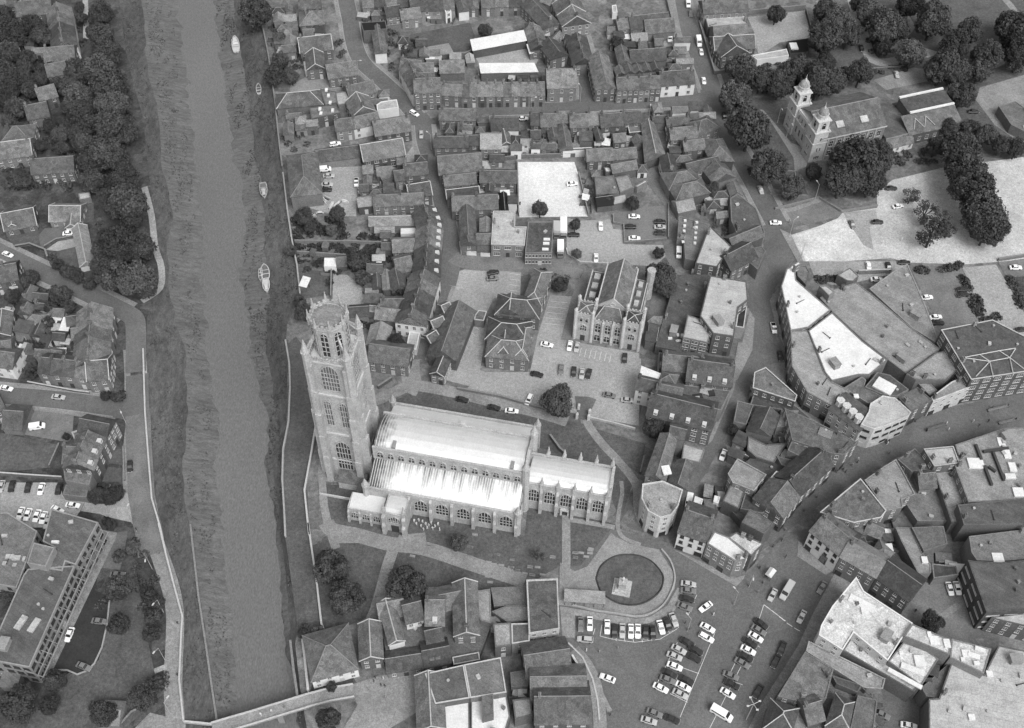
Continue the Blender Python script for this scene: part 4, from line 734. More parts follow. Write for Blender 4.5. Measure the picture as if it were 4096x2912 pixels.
HS('row of low shops with white signs by footbridge square', '1102,1185 1392,1140', 6, 3.6, 'x', rm='slate'); HS('low slate shop joined to sign row', '1400,1140 1606,1100', 7, 4, 'x', rm='slate_dark'); HS('white capped brick range south of tall gable', '1420,960 1550,930', 6, 5, 'x', rm='slate', wm='render_white', win=0); FB('pale long parapet shop beside gable', '1620,1060 1830,1020 1840,1080 1630,1120', 4, rm='felt', win=0, cap=1)
FB('west half of large ribbed hall roof', '1402,1192 1708,1122 1757,1385 1482,1432', 8, rm='felt', wm='brick', cap=1, win=0); FB('east half of large ribbed hall roof', '1714,1120 2005,1062 2050,1340 1763,1384', 8.1, rm='felt', wm='brick', cap=1, win=0)
FB('white flat roof south of hall, west half', '1512,1450 1755,1390 1760,1680 1562,1680', 5, rm='roof_white', win=0); FB('white flat roof south of hall with roof house', '1766,1392 2050,1347 2082,1532 2036,1680 1766,1680', 5.1, rm='roof_white', win=0); FB('brick tank house on white roof', '1852,1372 1945,1352 1950,1520 1860,1545', 8.5, rm='felt', win=0, z0=5, name='roof_house')
HS('gabled slate hall at bottom edge by square', '1342,1640 1562,1620', 14, 6, 'y', rm='slate', rc='verge', win=0)
# ================================================================ BUILDINGS west of the river
tile('A')
HS('{} house from the south in white fronted riverside terrace', '645,390 592,60', 10, 5.5, 'x', n=4, ch=1, wm='render_white', sp=3); HS('broad roofed house south of riverside terrace', '372,515 622,492', 9, 5.5, 'x', ch=1, rm='clay_tile'); HS('grey roofed house among west bank trees', '235,1000 412,962', 9, 5, 'x', rm='slate', ch=1)
HS('hipped house at left edge above the pair', '0,1195 262,1182', 10, 5, 'hx', ch=1); HS('gabled house at left edge with white porch', '-40,1330 262,1292', 10, 5, 'x', ch=2, rc='verge'); HS('wide grey roofed house behind the trees', '262,1450 612,1425', 9, 5, 'x', rm='slate', ch=1); HS('slate house at top left corner', '140,140 430,110', 10, 5.5, 'x', ch=2, rm='slate'); HS('dark house in the trees below broad roof', '400,640 560,610', 8, 5, 'x', ch=1); HS('house at far left in trees', '-60,480 120,470', 9, 5, 'x', ch=1)
HS('slate house half hidden by west bank trees', '330,840 480,800', 8, 5, 'x', ch=1)
HS('{} dark house along the top left edge', '-30,60 140,50', 8, 5, 'x', n=2, ch=1)
tile('B')
r = HS('bungalow with white gable barge boards by the road', '40,425 300,375', 10, 3, 'x', rm='slate', rc='verge'); HS('', '60,395 150,380', 6, 3.2, 'y', root=r, rc='verge', wm='render_white')
r = HS('bungalow with pale tiled roof and white gable', '412,345 662,345', 9, 3, 'x', rm='clay_tile', rc='verge'); HS('', '545,395 645,385', 7, 3.1, 'y', root=r, rm='clay_tile', rc='verge', wm='render_white'); FB('white flat carport behind bungalow', '650,115 745,95 755,150 660,170', 2.6, rm='felt_light', win=0, name='carport', cat='garage')
r = HS('long low garage range with white south gable', '665,720 785,690', 19, 2.8, 'y', rm='asbestos', wm='render_white', win=0, rc='verge', name='garage_range', cat='garage')
HS('{} house from the south in grey roofed river terrace', '905,1545 935,1060', 11, 6.5, 'x', n=5, rm='clay_tile', sp=2.8, ch=1); HS('white shed with bright roof behind terrace', '495,1255 560,1260', 5, 2.5, 'm', rm='roof_white', win=0, name='shed', cat='shed'); HS('slate outhouse beside bright shed', '560,1215 640,1205', 5, 3, 'x', win=0, name='outhouse', cat='outhouse'); HS('rear wing of grey terrace', '600,1330 710,1320', 6, 5, 'x', win=0)
HS('{} pale roofed house at left edge south of the road', '-80,870 160,830', 9, 5.5, 'x', n=2, ch=1, rm='clay_tile'); HS('dark roofed house at left edge with white gable', '-60,1310 85,1290', 10, 5.5, 'y', rc='verge', ch=1); HS('garage with bright roof panel by road', '90,905 140,890', 6, 2.6, 'x', rm='felt_light', win=0, name='garage', cat='garage')
HS('slate cottage at left edge in gardens', '-60,1480 100,1460', 8, 5, 'x', ch=1)
tile('C')
HS('{} house from the west in white bayed row on west street', '300,185 690,225', 8, 6, 'x', n=4, ch=1, sp=2.4, rm='slate'); r = HS('corner house with white verges and bay windows', '700,250 865,235', 10, 6.2, 'x', rc='verge', ch=1, sp=2.2)
HS('white walled house at left edge by west street', '-60,130 95,150', 8, 5.5, 'x', wm='render_white'); HS('{} house from the south in tall terrace with white dormers', '745,965 850,700', 9, 8, 'x', n=3, dorm=1, ch=1, sp=2.4); HS('dark corner house with steep roof facing river road', '850,700 925,560', 9, 8, 'y', sp=2, rm='slate_dark')
building('glass conservatory with pale panes behind terrace', pts('575,660 600,730 650,745 725,680 715,615', 3), 3, 'f', wm='frame_white', rm='asbestos', win=0, name='conservatory', cat='conservatory', cap=1)
FB('flat slate rear block of tall terrace', '505,935 745,965 715,1085 520,1045', 6, rm='slate', win=0); FB('flat roofed garage by office car park', '525,1080 712,1090 692,1182 502,1160', 3, rm='felt', win=0, name='garage', cat='garage'); HS('slate rear wing with chimney cluster', '500,905 640,915', 8, 7, 'x', win=0, ch=2)
HS('flat shed with white ridge at left', '20,630 170,640', 9, 3, 'x', rm='felt', win=0, name='shed', cat='shed')
HS('dark house at left edge south of west street', '-80,520 40,470', 8, 5.5, 'x', ch=1)
tile('D')
r = FB('large office block with long flat roof and balcony frame', '225,352 600,325 238,1142 0,1097 -120,1080 -60,960 190,400', 10, rm='felt', wm='concrete', ww=1.8, sp=2.4, fm='frame_dark', rl='170,785,1.6,4,-20 275,805,1.6,4,-20', pm='felt_light')
FB('', '410,-130 787,-20 605,322 525,292 500,370 385,350 440,182 342,132', 10.1, rm='felt', wm='concrete', root=r, ww=1.6, sp=2.4, fm='frame_dark', rl='445,140,2,.8'); FB('', '-120,-90 60,-100 300,50 210,308 135,505 0,482 -120,470', 8, rm='felt', wm='concrete', root=r, sp=3, fm='frame_dark', rl='80,255,2.2,1.4 135,268,2.2,1.4 40,310,1,1 120,322,1,1 40,90,1.6,.8 195,275,.8,1.4', pm='felt_light'); FB('', '270,142 440,182 366,336 217,306', 12.5, rm='felt', wm='concrete', root=r, win=0, z0=9.8)
# balcony frame along the river front
a = P(820, 50, 7); b = P(300, 1205, 7); d = (b-a).normalized(); nn = Vector((-d.y, d.x, 0)); ofs = tuple(r.location)
for sgn, z in ((0, 7), (0, 4), (1.6, 7)):
    mb = MB(); p = a+nn*sgn; q = b+nn*sgn; p.z = q.z = z; mb.bar(p, q, .14); mb.build('balcony_rail', 'concrete', r, ofs)
for k in range(15):
    p = a.lerp(b, k/14); mb = MB(); mb.bar((p.x, p.y, 0), (p.x, p.y, 7.2), .1); p2 = p-nn*2.6; mb.bar((p2.x, p2.y, 9.4), (p.x+nn.x*1.8, p.y+nn.y*1.8, 6.6), .08); mb.build('balcony_post', 'concrete', r, ofs)
HS('low flat hut at bottom left corner', '780,1590 950,1600', 6, 3, 'x', rm='felt_pale', win=0, name='hut', cat='hut')
HS('small dark entrance building by office', '60,-20 250,-10', 5, 3.5, 'm', win=0, rm='slate', name='porch_building', cat='building') if 0 else None
HS('low brick store at foot of office', '0,1290 130,1300', 5, 3, 'm', win=0, rm='felt', name='store', cat='store')
# top right: houses and yard beside the park
tile('F')
FB('long bright roofed school room by main road', '1640,142 1955,110 1978,192 1662,222', 4.5, rm='felt_light', wm='brick', win=0); HS('brick school house south of bright roof', '1718,295 1978,272', 7, 6, 'x', rm='slate', win=0); r = HS('gabled chapel school with white barge boards', '1722,405 2042,385', 9, 6, 'x', rc='verge', sp=3); HS('', '1770,455 1985,415', 8, 6.1, 'y', root=r, rc='verge', sp=2.6)
HS('brick house with tall white windows at top right', '1632,112 1985,88', 9, 7, 'x', ch=2, sp=3)
tile('G')
FB('white flat outbuilding by park wall', '100,445 385,392 402,448 150,482', 3, rm='felt_light', wm='render_white', win=0); FB('black flat roofed store by yard', '388,332 560,310 565,420 410,436', 3, rm='black_felt', wm='slate_dark', win=0, rl='440,375,3,4,5')
FB('flat dark pavilion at right edge', '2080,852 2215,812 2420,960 2420,1120 2180,1000', 4, rm='felt', win=0)

# low back-land roofs that fill the dense blocks
tile('N'); FB('low single storey roofs filling the island block', '1000,870 1250,900 1390,1160 1265,1340 1105,1465 940,1385 785,1220 835,1000', 3.2, rm='felt', win=0); FB('low yard roof north of slate hall', '1035,330 1370,450 1500,560 1330,720 1200,640 1250,480 1000,440', 3.4, rm='slate', win=0)
tile('M'); FB('low dark roofs behind the market houses', '705,145 1130,125 1245,240 1440,440 1365,600 1105,415 825,250', 3.4, rm='slate_dark', win=0); FB('low roofs filling the bottom backland', '545,1020 985,1300 1100,1400 1000,1660 210,1660 310,1390', 3.6, rm='slate', win=0)
tile('K'); FB('low roofs filling the block by the churchyard', '1050,780 1390,640 1540,640 1780,640 1930,800 1830,1060 1110,1170', 3.3, rm='felt', win=0)
tile('O'); FB('low dark yard roofs behind pedestrian street', '850,990 1130,870 1250,1120 1440,1680 1060,1680 900,1440', 3.5, rm='felt', win=0)
tile('N'); FB('low roofs behind the hotel range', '270,20 500,60 850,310 770,480 420,420 250,370', 4.4, rm='slate', win=0)
mat('louvre', .11, a=.2, b=.2)
# ================================================================ ST BOTOLPH TYPE PARISH CHURCH
GW = {}
def gothic(w, h, nl=3, tr=0, fm='stone', pm='glass'):
    k = (w, h, nl, tr, fm, pm)
    if k in GW: return GW[k]
    sp = h-w*.62; n = 6; out = [(-w/2, 0), (w/2, 0)]
    rad = w*.75; cx = w/2-rad
    a1 = math.acos((0-cx)/rad)
    right = [(cx+rad*math.cos(a1*i/n), sp+rad*math.sin(a1*i/n)) for i in range(n+1)]
    out += right + [(-x, z) for x, z in right[::-1][1:]]
    s = 1+.55/w; o2 = [(x*s, (z-h*.4)*(1+.5/h)+h*.4) for x, z in out]
    m = MB(); N_ = len(out)
    for i in range(N_):
        a, b, c, d = out[i], out[(i+1) % N_], o2[(i+1) % N_], o2[i]
        m.poly([(a[0], -.22, a[1]), (b[0], -.22, b[1]), (c[0], -.22, c[1]), (d[0], -.22, d[1])]); m.poly([(d[0], -.22, d[1]), (c[0], -.22, c[1]), (c[0], 0, c[1]), (d[0], 0, d[1])]); m.poly([(a[0], 0, a[1]), (b[0], 0, b[1]), (b[0], -.22, b[1]), (a[0], -.22, a[1])])
    for i in range(1, nl):
        x = -w/2+w*i/nl; zt = sp+math.sqrt(max(0, rad*rad-(abs(x)-cx)**2)); m.box(x-.11, x+.11, -.16, 0, 0, zt)
    for i in range(tr): z = sp*(i+1)/(tr+1); m.box(-w/2, w/2, -.14, 0, z-.12, z+.12)
    m.box(-w/2, w/2, -.15, 0, sp-.08, sp+.08)
    p = MB(); p.poly([(x, -.04, z) for x, z in out])
    GW[k] = (m.mesh('window', fm), p.mesh('pane', pm)); return GW[k]
def gput(root, x, y, z, rz, w, h, nl=3, tr=0, fm='stone', pm='glass'):
    a, b = gothic(w, h, nl, tr, fm, pm); o = inst('window', a, root, (x, y, z), math.radians(rz)); inst('pane', b, o); return o
def pin_mesh(name, w, h0, h1, m, crock=True):
    b = MB(); b.box(-w/2, w/2, -w/2, w/2, 0, h0); b.box(-w/2-.12, w/2+.12, -w/2-.12, w/2+.12, h0, h0+.25)
    b.ngon(0, 0, w*.62, 8, h0+.25, h0+h1, .06)
    if crock:
        for i in range(3):
            z = h0+.25+h1*(.15+.22*i); r = w*.62*(1-(z-h0)/h1)
            for k in range(4): t = math.pi/4+k*math.pi/2; b.ngon(r*math.cos(t), r*math.sin(t), .13, 4, z, z+.3, .03)
        b.ngon(0, 0, .18, 4, h0+h1-.35, h0+h1+.1, .05)
    return b.mesh(name, m)
def battlement(root, a, b, z, m='stone', t=.4, step=1.4, hh=.9, base=.6):
    a = Vector(a); b = Vector(b); d = b-a; L_ = d.length; d /= L_; nn = Vector((-d.y, d.x))*t/2; mb = MB()
    def seg(s0, s1, z0, z1): p, q = a+d*s0, a+d*s1; mb.prism([p-nn, q-nn, q+nn, p+nn], z0, z1)
    seg(0, L_, z, z+base); k = max(1, int(L_/step))
    for i in range(k): seg(L_*(i+.25)/k, L_*(i+.75)/k, z+base, z+base+hh)
    mb.build('battlement', m, root)
tile('Z'); p0 = P(860, 1385); ang = math.radians(-10.49)
CH = thing('parish_church', 'great stone parish church with bright lead roofs and lantern tower', 'church', (p0.x, p0.y, 0), ang)
def part(name, m, fn): mb = MB(); fn(mb); return mb.build(name, m, CH)
bx = lambda *a: (lambda m: m.box(*a))
part('nave_wall', 'stone', lambda m: (m.box(-44, 0, 9.3, 21.8, 0, 18.4)))
part('south_aisle_wall', 'stone', lambda m: m.box(-44.2, -.2, 1.0, 9.28, 0, 10)); part('north_aisle_wall', 'stone', lambda m: m.box(-44.2, -.2, 21.82, 31.4, 0, 10)); part('chancel_wall', 'stone', lambda m: m.box(.02, 24.2, 10, 20.3, 0, 12.6))
def _unused(): pass
def slope(m, x0, x1, y0, z0, y1, z1, t=.2):
    m.poly([(x0, y0, z0), (x1, y0, z0), (x1, y1, z1), (x0, y1, z1)]); m.poly([(x0, y0, z0-t), (x1, y0, z0-t), (x1, y0, z0), (x0, y0, z0)]); m.poly([(x1, y0, z0-t), (x1, y1, z1-t), (x1, y1, z1), (x1, y0, z0)]); m.poly([(x0, y1, z1-t), (x0, y0, z0-t), (x0, y0, z0), (x0, y1, z1)]); m.poly([(x1, y1, z1-t), (x0, y1, z1-t), (x0, y1, z1), (x1, y1, z1)])
# stained lead for the south aisle: rain streaks run down from the clerestory wall
ms = mat('lead_streaked', .72, a=.12, b=.12, rough=.4, metal=.4); n_ = ms.node_tree; N_ = n_.nodes; pr_ = N_['Principled BSDF']; old = pr_.inputs['Base Color'].links[0].from_socket
tc = N_.new('ShaderNodeTexCoord'); mp = N_.new('ShaderNodeMapping'); mp.inputs['Scale'].default_value = (.8, .09, .09); ns = N_.new('ShaderNodeTexNoise'); ns.inputs['Scale'].default_value = 1.0; ns.inputs['Detail'].default_value = 3
n_.links.new(tc.outputs['Object'], mp.inputs[0]); n_.links.new(mp.outputs[0], ns.inputs['Vector'])
sx = N_.new('ShaderNodeSeparateXYZ'); n_.links.new(tc.outputs['Object'], sx.inputs[0])
mr = N_.new('ShaderNodeMapRange'); mr.inputs[1].default_value = 3.0; mr.inputs[2].default_value = 9.0; mr.inputs[3].default_value = -.2; mr.inputs[4].default_value = .17; n_.links.new(sx.outputs['Y'], mr.inputs[0])
ad = N_.new('ShaderNodeMath'); n_.links.new(ns.outputs[0], ad.inputs[0]); n_.links.new(mr.outputs[0], ad.inputs[1])
m2 = N_.new('ShaderNodeMapRange'); m2.inputs[1].default_value = .42; m2.inputs[2].default_value = .82; m2.inputs[3].default_value = 1; m2.inputs[4].default_value = .2; n_.links.new(ad.outputs[0], m2.inputs[0])
mx = N_.new('ShaderNodeMix'); mx.data_type = 'RGBA'; mx.blend_type = 'MULTIPLY'; mx.inputs[0].default_value = 1; n_.links.new(old, mx.inputs[6]); n_.links.new(m2.outputs[0], mx.inputs[7]); n_.links.new(mx.outputs[2], pr_.inputs['Base Color'])
def westdark(mt, x0, x1):  # lead colour goes darker towards the west end, with a ragged edge
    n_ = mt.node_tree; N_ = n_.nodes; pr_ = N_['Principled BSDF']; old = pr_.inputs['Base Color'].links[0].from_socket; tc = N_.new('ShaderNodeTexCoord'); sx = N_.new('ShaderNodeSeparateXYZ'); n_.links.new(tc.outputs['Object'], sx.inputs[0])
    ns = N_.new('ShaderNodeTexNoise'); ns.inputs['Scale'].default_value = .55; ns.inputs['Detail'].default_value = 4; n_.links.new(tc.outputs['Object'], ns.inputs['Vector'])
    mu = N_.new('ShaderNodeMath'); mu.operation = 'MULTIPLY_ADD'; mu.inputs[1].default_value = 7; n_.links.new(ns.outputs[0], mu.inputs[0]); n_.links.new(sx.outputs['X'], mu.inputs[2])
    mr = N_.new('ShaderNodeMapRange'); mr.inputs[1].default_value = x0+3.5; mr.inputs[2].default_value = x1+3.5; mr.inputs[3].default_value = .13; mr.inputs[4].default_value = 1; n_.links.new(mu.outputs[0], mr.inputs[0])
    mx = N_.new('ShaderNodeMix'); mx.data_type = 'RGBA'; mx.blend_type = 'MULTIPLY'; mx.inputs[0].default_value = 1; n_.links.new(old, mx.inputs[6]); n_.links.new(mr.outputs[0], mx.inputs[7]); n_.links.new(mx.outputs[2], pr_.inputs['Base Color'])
westdark(ms, -42, -36); westdark(mat('lead_nave', .72, a=.06, b=.06, rough=.38, metal=.45), -43.5, -38.5)
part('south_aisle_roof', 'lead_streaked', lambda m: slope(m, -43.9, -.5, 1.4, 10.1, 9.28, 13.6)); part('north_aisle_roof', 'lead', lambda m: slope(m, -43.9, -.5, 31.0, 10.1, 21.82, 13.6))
def nroof(m, x0, x1, y0, y1, z, rise, k=6):
    yc = (y0+y1)/2
    prof = [(y0+(y1-y0)*i/k, z+rise*math.sin(math.pi*i/k)**.8) for i in range(k+1)]
    for (ya, za), (yb, zb) in zip(prof, prof[1:]): m.poly([(x0, ya, za), (x1, ya, za), (x1, yb, zb), (x0, yb, zb)])
    m.poly([(x0, a, b) for a, b in prof][::-1]); m.poly([(x1, a, b) for a, b in prof])
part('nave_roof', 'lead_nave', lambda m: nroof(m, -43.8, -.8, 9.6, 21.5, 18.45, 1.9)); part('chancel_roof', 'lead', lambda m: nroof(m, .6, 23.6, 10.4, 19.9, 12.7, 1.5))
roll = MB(); slope(roll, -.06, .06, 0, .1, 7.88, 3.6, .1); rme = roll.mesh('lead_roll', 'lead')
for k in range(60): inst('lead_roll', rme, CH, (-43.5+k*.72, 1.4, 10.06)); 
for k in range(60): o = inst('lead_roll', rme, CH, (-43.5+k*.72, 31.0, 10.06), sca=(1, -1.16, 1))
cr = MB(); nroof(cr, -.06, .06, 9.6, 21.5, 18.52, 1.93); crm = cr.mesh('lead_roll', 'lead')
for k in range(55): inst('lead_roll', crm, CH, (-43.2+k*.78, 0, 0))
cr = MB(); nroof(cr, -.06, .06, 10.4, 19.9, 12.77, 1.53); crm = cr.mesh('lead_roll', 'lead')
for k in range(29): inst('lead_roll', crm, CH, (1+k*.78, 0, 0))
for (a, b, z) in (((-44.2, 1.15), (-.2, 1.15), 10), ((-44.2, 31.25), (-.2, 31.25), 10), ((-44, 9.45), (0, 9.45), 18.4), ((-44, 21.65), (0, 21.65), 18.4), ((0, 10.15), (24.2, 10.15), 12.6), ((0, 20.15), (24.2, 20.15), 12.6)):
    mb = MB(); mb.box(a[0], b[0], a[1]-.22, a[1]+.22, z-.05, z+.85); mb.box(a[0], b[0], a[1]-.3, a[1]+.3, z+.85, z+1.0); mb.build('parapet', 'stone', CH)
part('east_gable', 'stone', lambda m: (m.prism([(-.5, 9.3), (.3, 9.3), (.3, 21.8), (-.5, 21.8)], 17, 19.5), m.poly([(.3, 9.3, 19.5), (.3, 21.8, 19.5), (.3, 15.5, 22)]), m.poly([(-.5, 9.3, 19.5), (-.5, 21.8, 19.5), (-.5, 15.5, 22)]), m.poly([(-.5, 9.3, 19.5), (.3, 9.3, 19.5), (.3, 15.5, 22), (-.5, 15.5, 22)]), m.poly([(-.5, 21.8, 19.5), (.3, 21.8, 19.5), (.3, 15.5, 22), (-.5, 15.5, 22)])))
part('chancel_gable', 'stone', lambda m: (m.box(23.5, 24.3, 10, 20.3, 12.5, 13.8), m.prism([(23.5, 12), (24.3, 12), (24.3, 18.3), (23.5, 18.3)], 13.8, 15)))
bt = MB(); bt.box(-.45, .45, -1.3, .2, 0, 5); bt.frus([(-.45, -1.3), (.45, -1.3), (.45, .2), (-.45, .2)], 5, [(-.42, -.8), (.42, -.8), (.42, .2), (-.42, .2)], 6); bt.box(-.42, .42, -.8, .2, 6, 9.2); bt.frus([(-.42, -.8), (.42, -.8), (.42, .2), (-.42, .2)], 9.2, [(-.4, -.1), (.4, -.1), (.4, .2), (-.4, .2)], 10.2); BUT = bt.mesh('buttress', 'stone')
PINA = pin_mesh('pinnacle', .9, 2.2, 3.4, 'stone'); PINB = pin_mesh('pinnacle', 1.5, 4.5, 4.5, 'stone'); PINC = pin_mesh('pinnacle', 1.1, 2.2, 3.4, 'stone')
for k in range(5):
    gput(CH, -3.6-6.2*k, 1.0, 3.2, 0, 3.6, 5.2, 4, 1)
for k in range(6): inst('buttress', BUT, CH, (-.6-6.2*k, 1.0, 0))
for k in range(7): gput(CH, -3.6-6.2*k, 31.4, 3.2, 180, 3.6, 5.2, 4, 1); inst('buttress', BUT, CH, (-.6-6.2*k, 31.4, 0), math.pi)
for k in range(14): gput(CH, -2.1-3.06*k, 9.3, 14.6, 0, 1.7, 2.5, 2); gput(CH, -2.1-3.06*k, 21.8, 14.6, 180, 1.7, 2.5, 2)
for k in range(5):
    gput(CH, 2.6+4.65*k, 10, 4.6, 0, 3.0, 6.0, 4, 1); gput(CH, 2.6+4.65*k, 20.3, 4.6, 180, 3.0, 6.0, 4, 1)
for k in range(5): inst('buttress', BUT, CH, (4.9+4.65*k-.1, 10, 0), 0, (1, 1.1, 1.12)); inst('buttress', BUT, CH, (4.9+4.65*k-.1, 20.3, 0), math.pi, (1, 1.1, 1.12)); inst('pinnacle', PINA, CH, (4.8+4.65*k, 9.9, 12.2)); inst('pinnacle', PINA, CH, (4.8+4.65*k, 20.4, 12.2))
gput(CH, 24.2, 15.2, 4, 90, 6.0, 8.5, 6, 1); gput(CH, 0, 5, 3.2, 90, 3.8, 6, 4, 1); gput(CH, 0, 26.5, 3.2, 90, 3.8, 6, 4, 1)
part('priest_door', 'frame_dark', lambda m: m.box(11.2, 12.6, 9.7, 10.02, 0, 2.6)); part('door_hood', 'stone_pale', lambda m: (m.box(10.6, 13.2, 9.2, 10.0, 2.7, 3.2), m.box(10.6, 11.1, 9.4, 10, 0, 2.7), m.box(12.7, 13.2, 9.4, 10, 0, 2.7)))
for x, y in ((.2, 9.4), (.2, 21.7)):
    m = MB(); m.ngon(x, y, 1.1, 8, 0, 21.5); m.ngon(x, y, 1.25, 8, 21.5, 21.9); m.ngon(x, y, 1.1, 8, 21.9, 25, .08); m.build('stair_turret', 'stone', CH)
for x, y in ((-.3, 1.0), (-.3, 31.4), (-44.4, 1.2), (-44.4, 31.2)):
    m = MB(); m.ngon(x, y, .95, 8, 0, 11.6); m.ngon(x, y, 1.1, 8, 11.6, 12); m.ngon(x, y, .95, 8, 12, 15, .07); m.build('corner_turret', 'stone', CH)
for x in (-38, -4): part('roof_access_box', 'concrete', bx(x-.5, x+.5, 9.9, 12.2, 18.5, 20.0))
part('roof_ventilator', 'lead', lambda m: (m.ngon(-22, 27, .9, 12, 11.3, 12.6), m.ngon(-22, 27, 1.0, 12, 12.6, 12.8, .5)))
# vestry, porch, chapel on the south side
part('chapel_wall', 'stone', bx(-48.6, -38.3, -4.2, .98, 0, 5.8)); part('chapel_roof', 'lead', lambda m: slope(m, -48.3, -38.6, -3.9, 5.9, .98, 6.9)); part('chapel_parapet', 'stone', lambda m: (m.box(-48.6, -38.3, -4.2, -3.9, 5.8, 6.4), m.box(-48.6, -48.3, -3.9, .98, 5.8, 6.9)))
for k in range(3): gput(CH, -46.8-.0+3.3*k, -4.2, 1.6, 0, 2.0, 2.8, 3)
for k in range(4): inst('buttress', BUT, CH, (-48.4+3.3*k, -4.2, 0), 0, (.7, .7, .55))
part('porch_wall', 'stone', bx(-37.6, -31.4, -5.4, .98, 0, 8.8)); part('porch_roof', 'lead', lambda m: nroof(m, -37.2, -31.8, -5.0, .98, 8.85, .6, 4)); part('porch_parapet', 'stone', lambda m: (m.box(-37.6, -31.4, -5.4, -5.0, 8.8, 9.6), m.box(-37.6, -37.2, -5.0, .98, 8.8, 9.5), m.box(-31.8, -31.4, -5.0, .98, 8.8, 9.5)))
gput(CH, -34.5, -5.4, 5.2, 0, 3.4, 2.8, 5); part('porch_door', 'frame_dark', lambda m: m.box(-35.6, -33.4, -5.6, -5.42, 0, 3.4))
for x in (-37.4, -31.6): inst('buttress', BUT, CH, (x, -5.4, 0), 0, (1.2, 1.2, .9)); inst('pinnacle', PINA, CH, (x, -5.2, 8.6))
part('vestry_wall', 'stone', bx(-54.5, -46.6, 5.4, 9.0, 0, 3.8)); part('vestry_roof', 'slate', lambda m: slope(m, -54.7, -46.4, 5.1, 3.9, 9.0, 4.9)); part('vestry_annexe', 'stone', bx(-48, -44.4, 1.2, 5.3, 0, 4.4)); part('vestry_annexe_roof', 'slate', lambda m: slope(m, -48.2, -44.4, 1.0, 4.5, 5.3, 5.2))
part('sunk_lawn_wall', 'stone_pale', lambda m: (m.box(-59.5, -50, 1.9, 2.3, 0, .9)))
# tower
TX, TY = -53.0, 15.5
def tw(name, m, fn): return part(name, m, fn)
sq = lambda r: [(TX-r, TY-r), (TX+r, TY-r), (TX+r, TY+r), (TX-r, TY+r)]
tw('tower_lower_stage', 'stone', lambda m: m.frus(sq(5.9), 0, sq(5.75), 22)); tw('tower_middle_stage', 'stone', lambda m: m.frus(sq(5.6), 22, sq(5.5), 40)); tw('tower_belfry_stage', 'stone', lambda m: m.frus(sq(5.4), 40, sq(5.3), 54))
for z, r in ((9, 6.05), (22, 5.95), (40, 5.75), (54, 5.6)): tw('string_course', 'stone_pale', lambda m: m.prism(sq(r), z-.35, z+.25))
for sx_ in (-1, 1):
    for sy in (-1, 1):
        for (dx, dy) in ((1, 0), (0, 1)):
            mb = MB()
            for (z0, z1, pr2, wd) in ((0, 12, 2.3, 1.0), (12, 22, 2.0, .95), (22, 32, 1.6, .9), (32, 42, 1.2, .85), (42, 53, .8, .8)):
                cx, cy = TX+sx_*(5.7-(wd if dx == 0 else 0)*.9), TY+sy*(5.7-(wd if dy == 0 else 0)*.9)
                ex = pr2*dx*sx_; ey = pr2*dy*sy
                x0, x1 = sorted((cx-wd*(1-dx)*1.0, cx+wd*(1-dx)*1.0)) if dx == 0 else sorted((cx-.6*sx_, cx+ex))
                y0, y1 = sorted((cy-wd*(1-dy)*1.0, cy+wd*(1-dy)*1.0)) if dy == 0 else sorted((cy-.6*sy, cy+ey))
                mb.box(x0, x1, y0, y1, z0, z1)
            mb.build('tower_buttress', 'stone', CH)
        m = MB(); cx, cy = TX+sx_*5.5, TY+sy*5.5; m.ngon(cx, cy, 1.25, 8, 40, 57.5, 1.1); m.ngon(cx, cy, 1.3, 8, 57.5, 57.9); m.ngon(cx, cy, 1.1, 8, 57.9, 62.5, .07); m.build('tower_turret', 'stone', CH)
for rz, dx, dy in ((0, 0, -1), (90, 1, 0), (180, 0, 1), (-90, -1, 0)):
    tx, ty = -dy, dx
    if rz != 90: gput(CH, TX+dx*5.84, TY+dy*5.84, 4.5, rz, 4.2, 13.5, 5, 3)
    for k in (-1, 1): gput(CH, TX+dx*5.56+tx*2.2*k, TY+dy*5.56+ty*2.2*k, 26, rz, 1.9, 11, 3, 3, pm='louvre')
    gput(CH, TX+dx*5.36, TY+dy*5.36, 42.4, rz, 4.6, 10.0, 6, 3, pm='louvre')
    a = Vector((TX+dx*5.3-tx*5.3, TY+dy*5.3-ty*5.3)); b = Vector((TX+dx*5.3+tx*5.3, TY+dy*5.3+ty*5.3)); battlement(CH, a, b, 54.25, step=1.5)
tw('belfry_roof', 'lead', lambda m: m.prism(sq(4.9), 54.1, 54.5))
oc = lambda r: [(TX+r*math.cos(math.pi/8+k*math.pi/4), TY+r*math.sin(math.pi/8+k*math.pi/4)) for k in range(8)]
tw('octagon_lantern', 'stone', lambda m: m.frus(oc(4.85), 54.5, oc(4.75), 66.2)); tw('octagon_cornice', 'stone_pale', lambda m: m.prism(oc(5.0), 66.0, 66.5))
tw('octagon_roof', 'felt_pale', lambda m: m.frus(oc(4.5), 66.5, oc(3.0), 66.9))
for k in range(-3, 4):
    hw = math.sqrt(4.2**2-(k*1.15)**2); m = MB(); m.box(TX-hw, TX+hw, TY+k*1.15-.07, TY+k*1.15+.07, 66.85, 67.02); m.build('roof_roll', 'felt_pale', CH)
PIND = pin_mesh('pinnacle', .7, 2.4, 3.4, 'stone')
for k in range(8):
    t = k*math.pi/4; c, s = math.cos(t), math.sin(t); ap = 4.85*math.cos(math.pi/8)
    gput(CH, TX+(ap-.03)*c, TY+(ap-.03)*s, 55.8, math.degrees(t)+90, 1.9, 9.0, 2, 3)
    q = oc(4.9); a, b = Vector(q[k]), Vector(q[(k+1) % 8]); battlement(CH, a, b, 66.5, step=1.2, hh=.8, base=.5)
    inst('pinnacle', PIND, CH, (a.x, a.y, 64.6), math.pi/8+t)
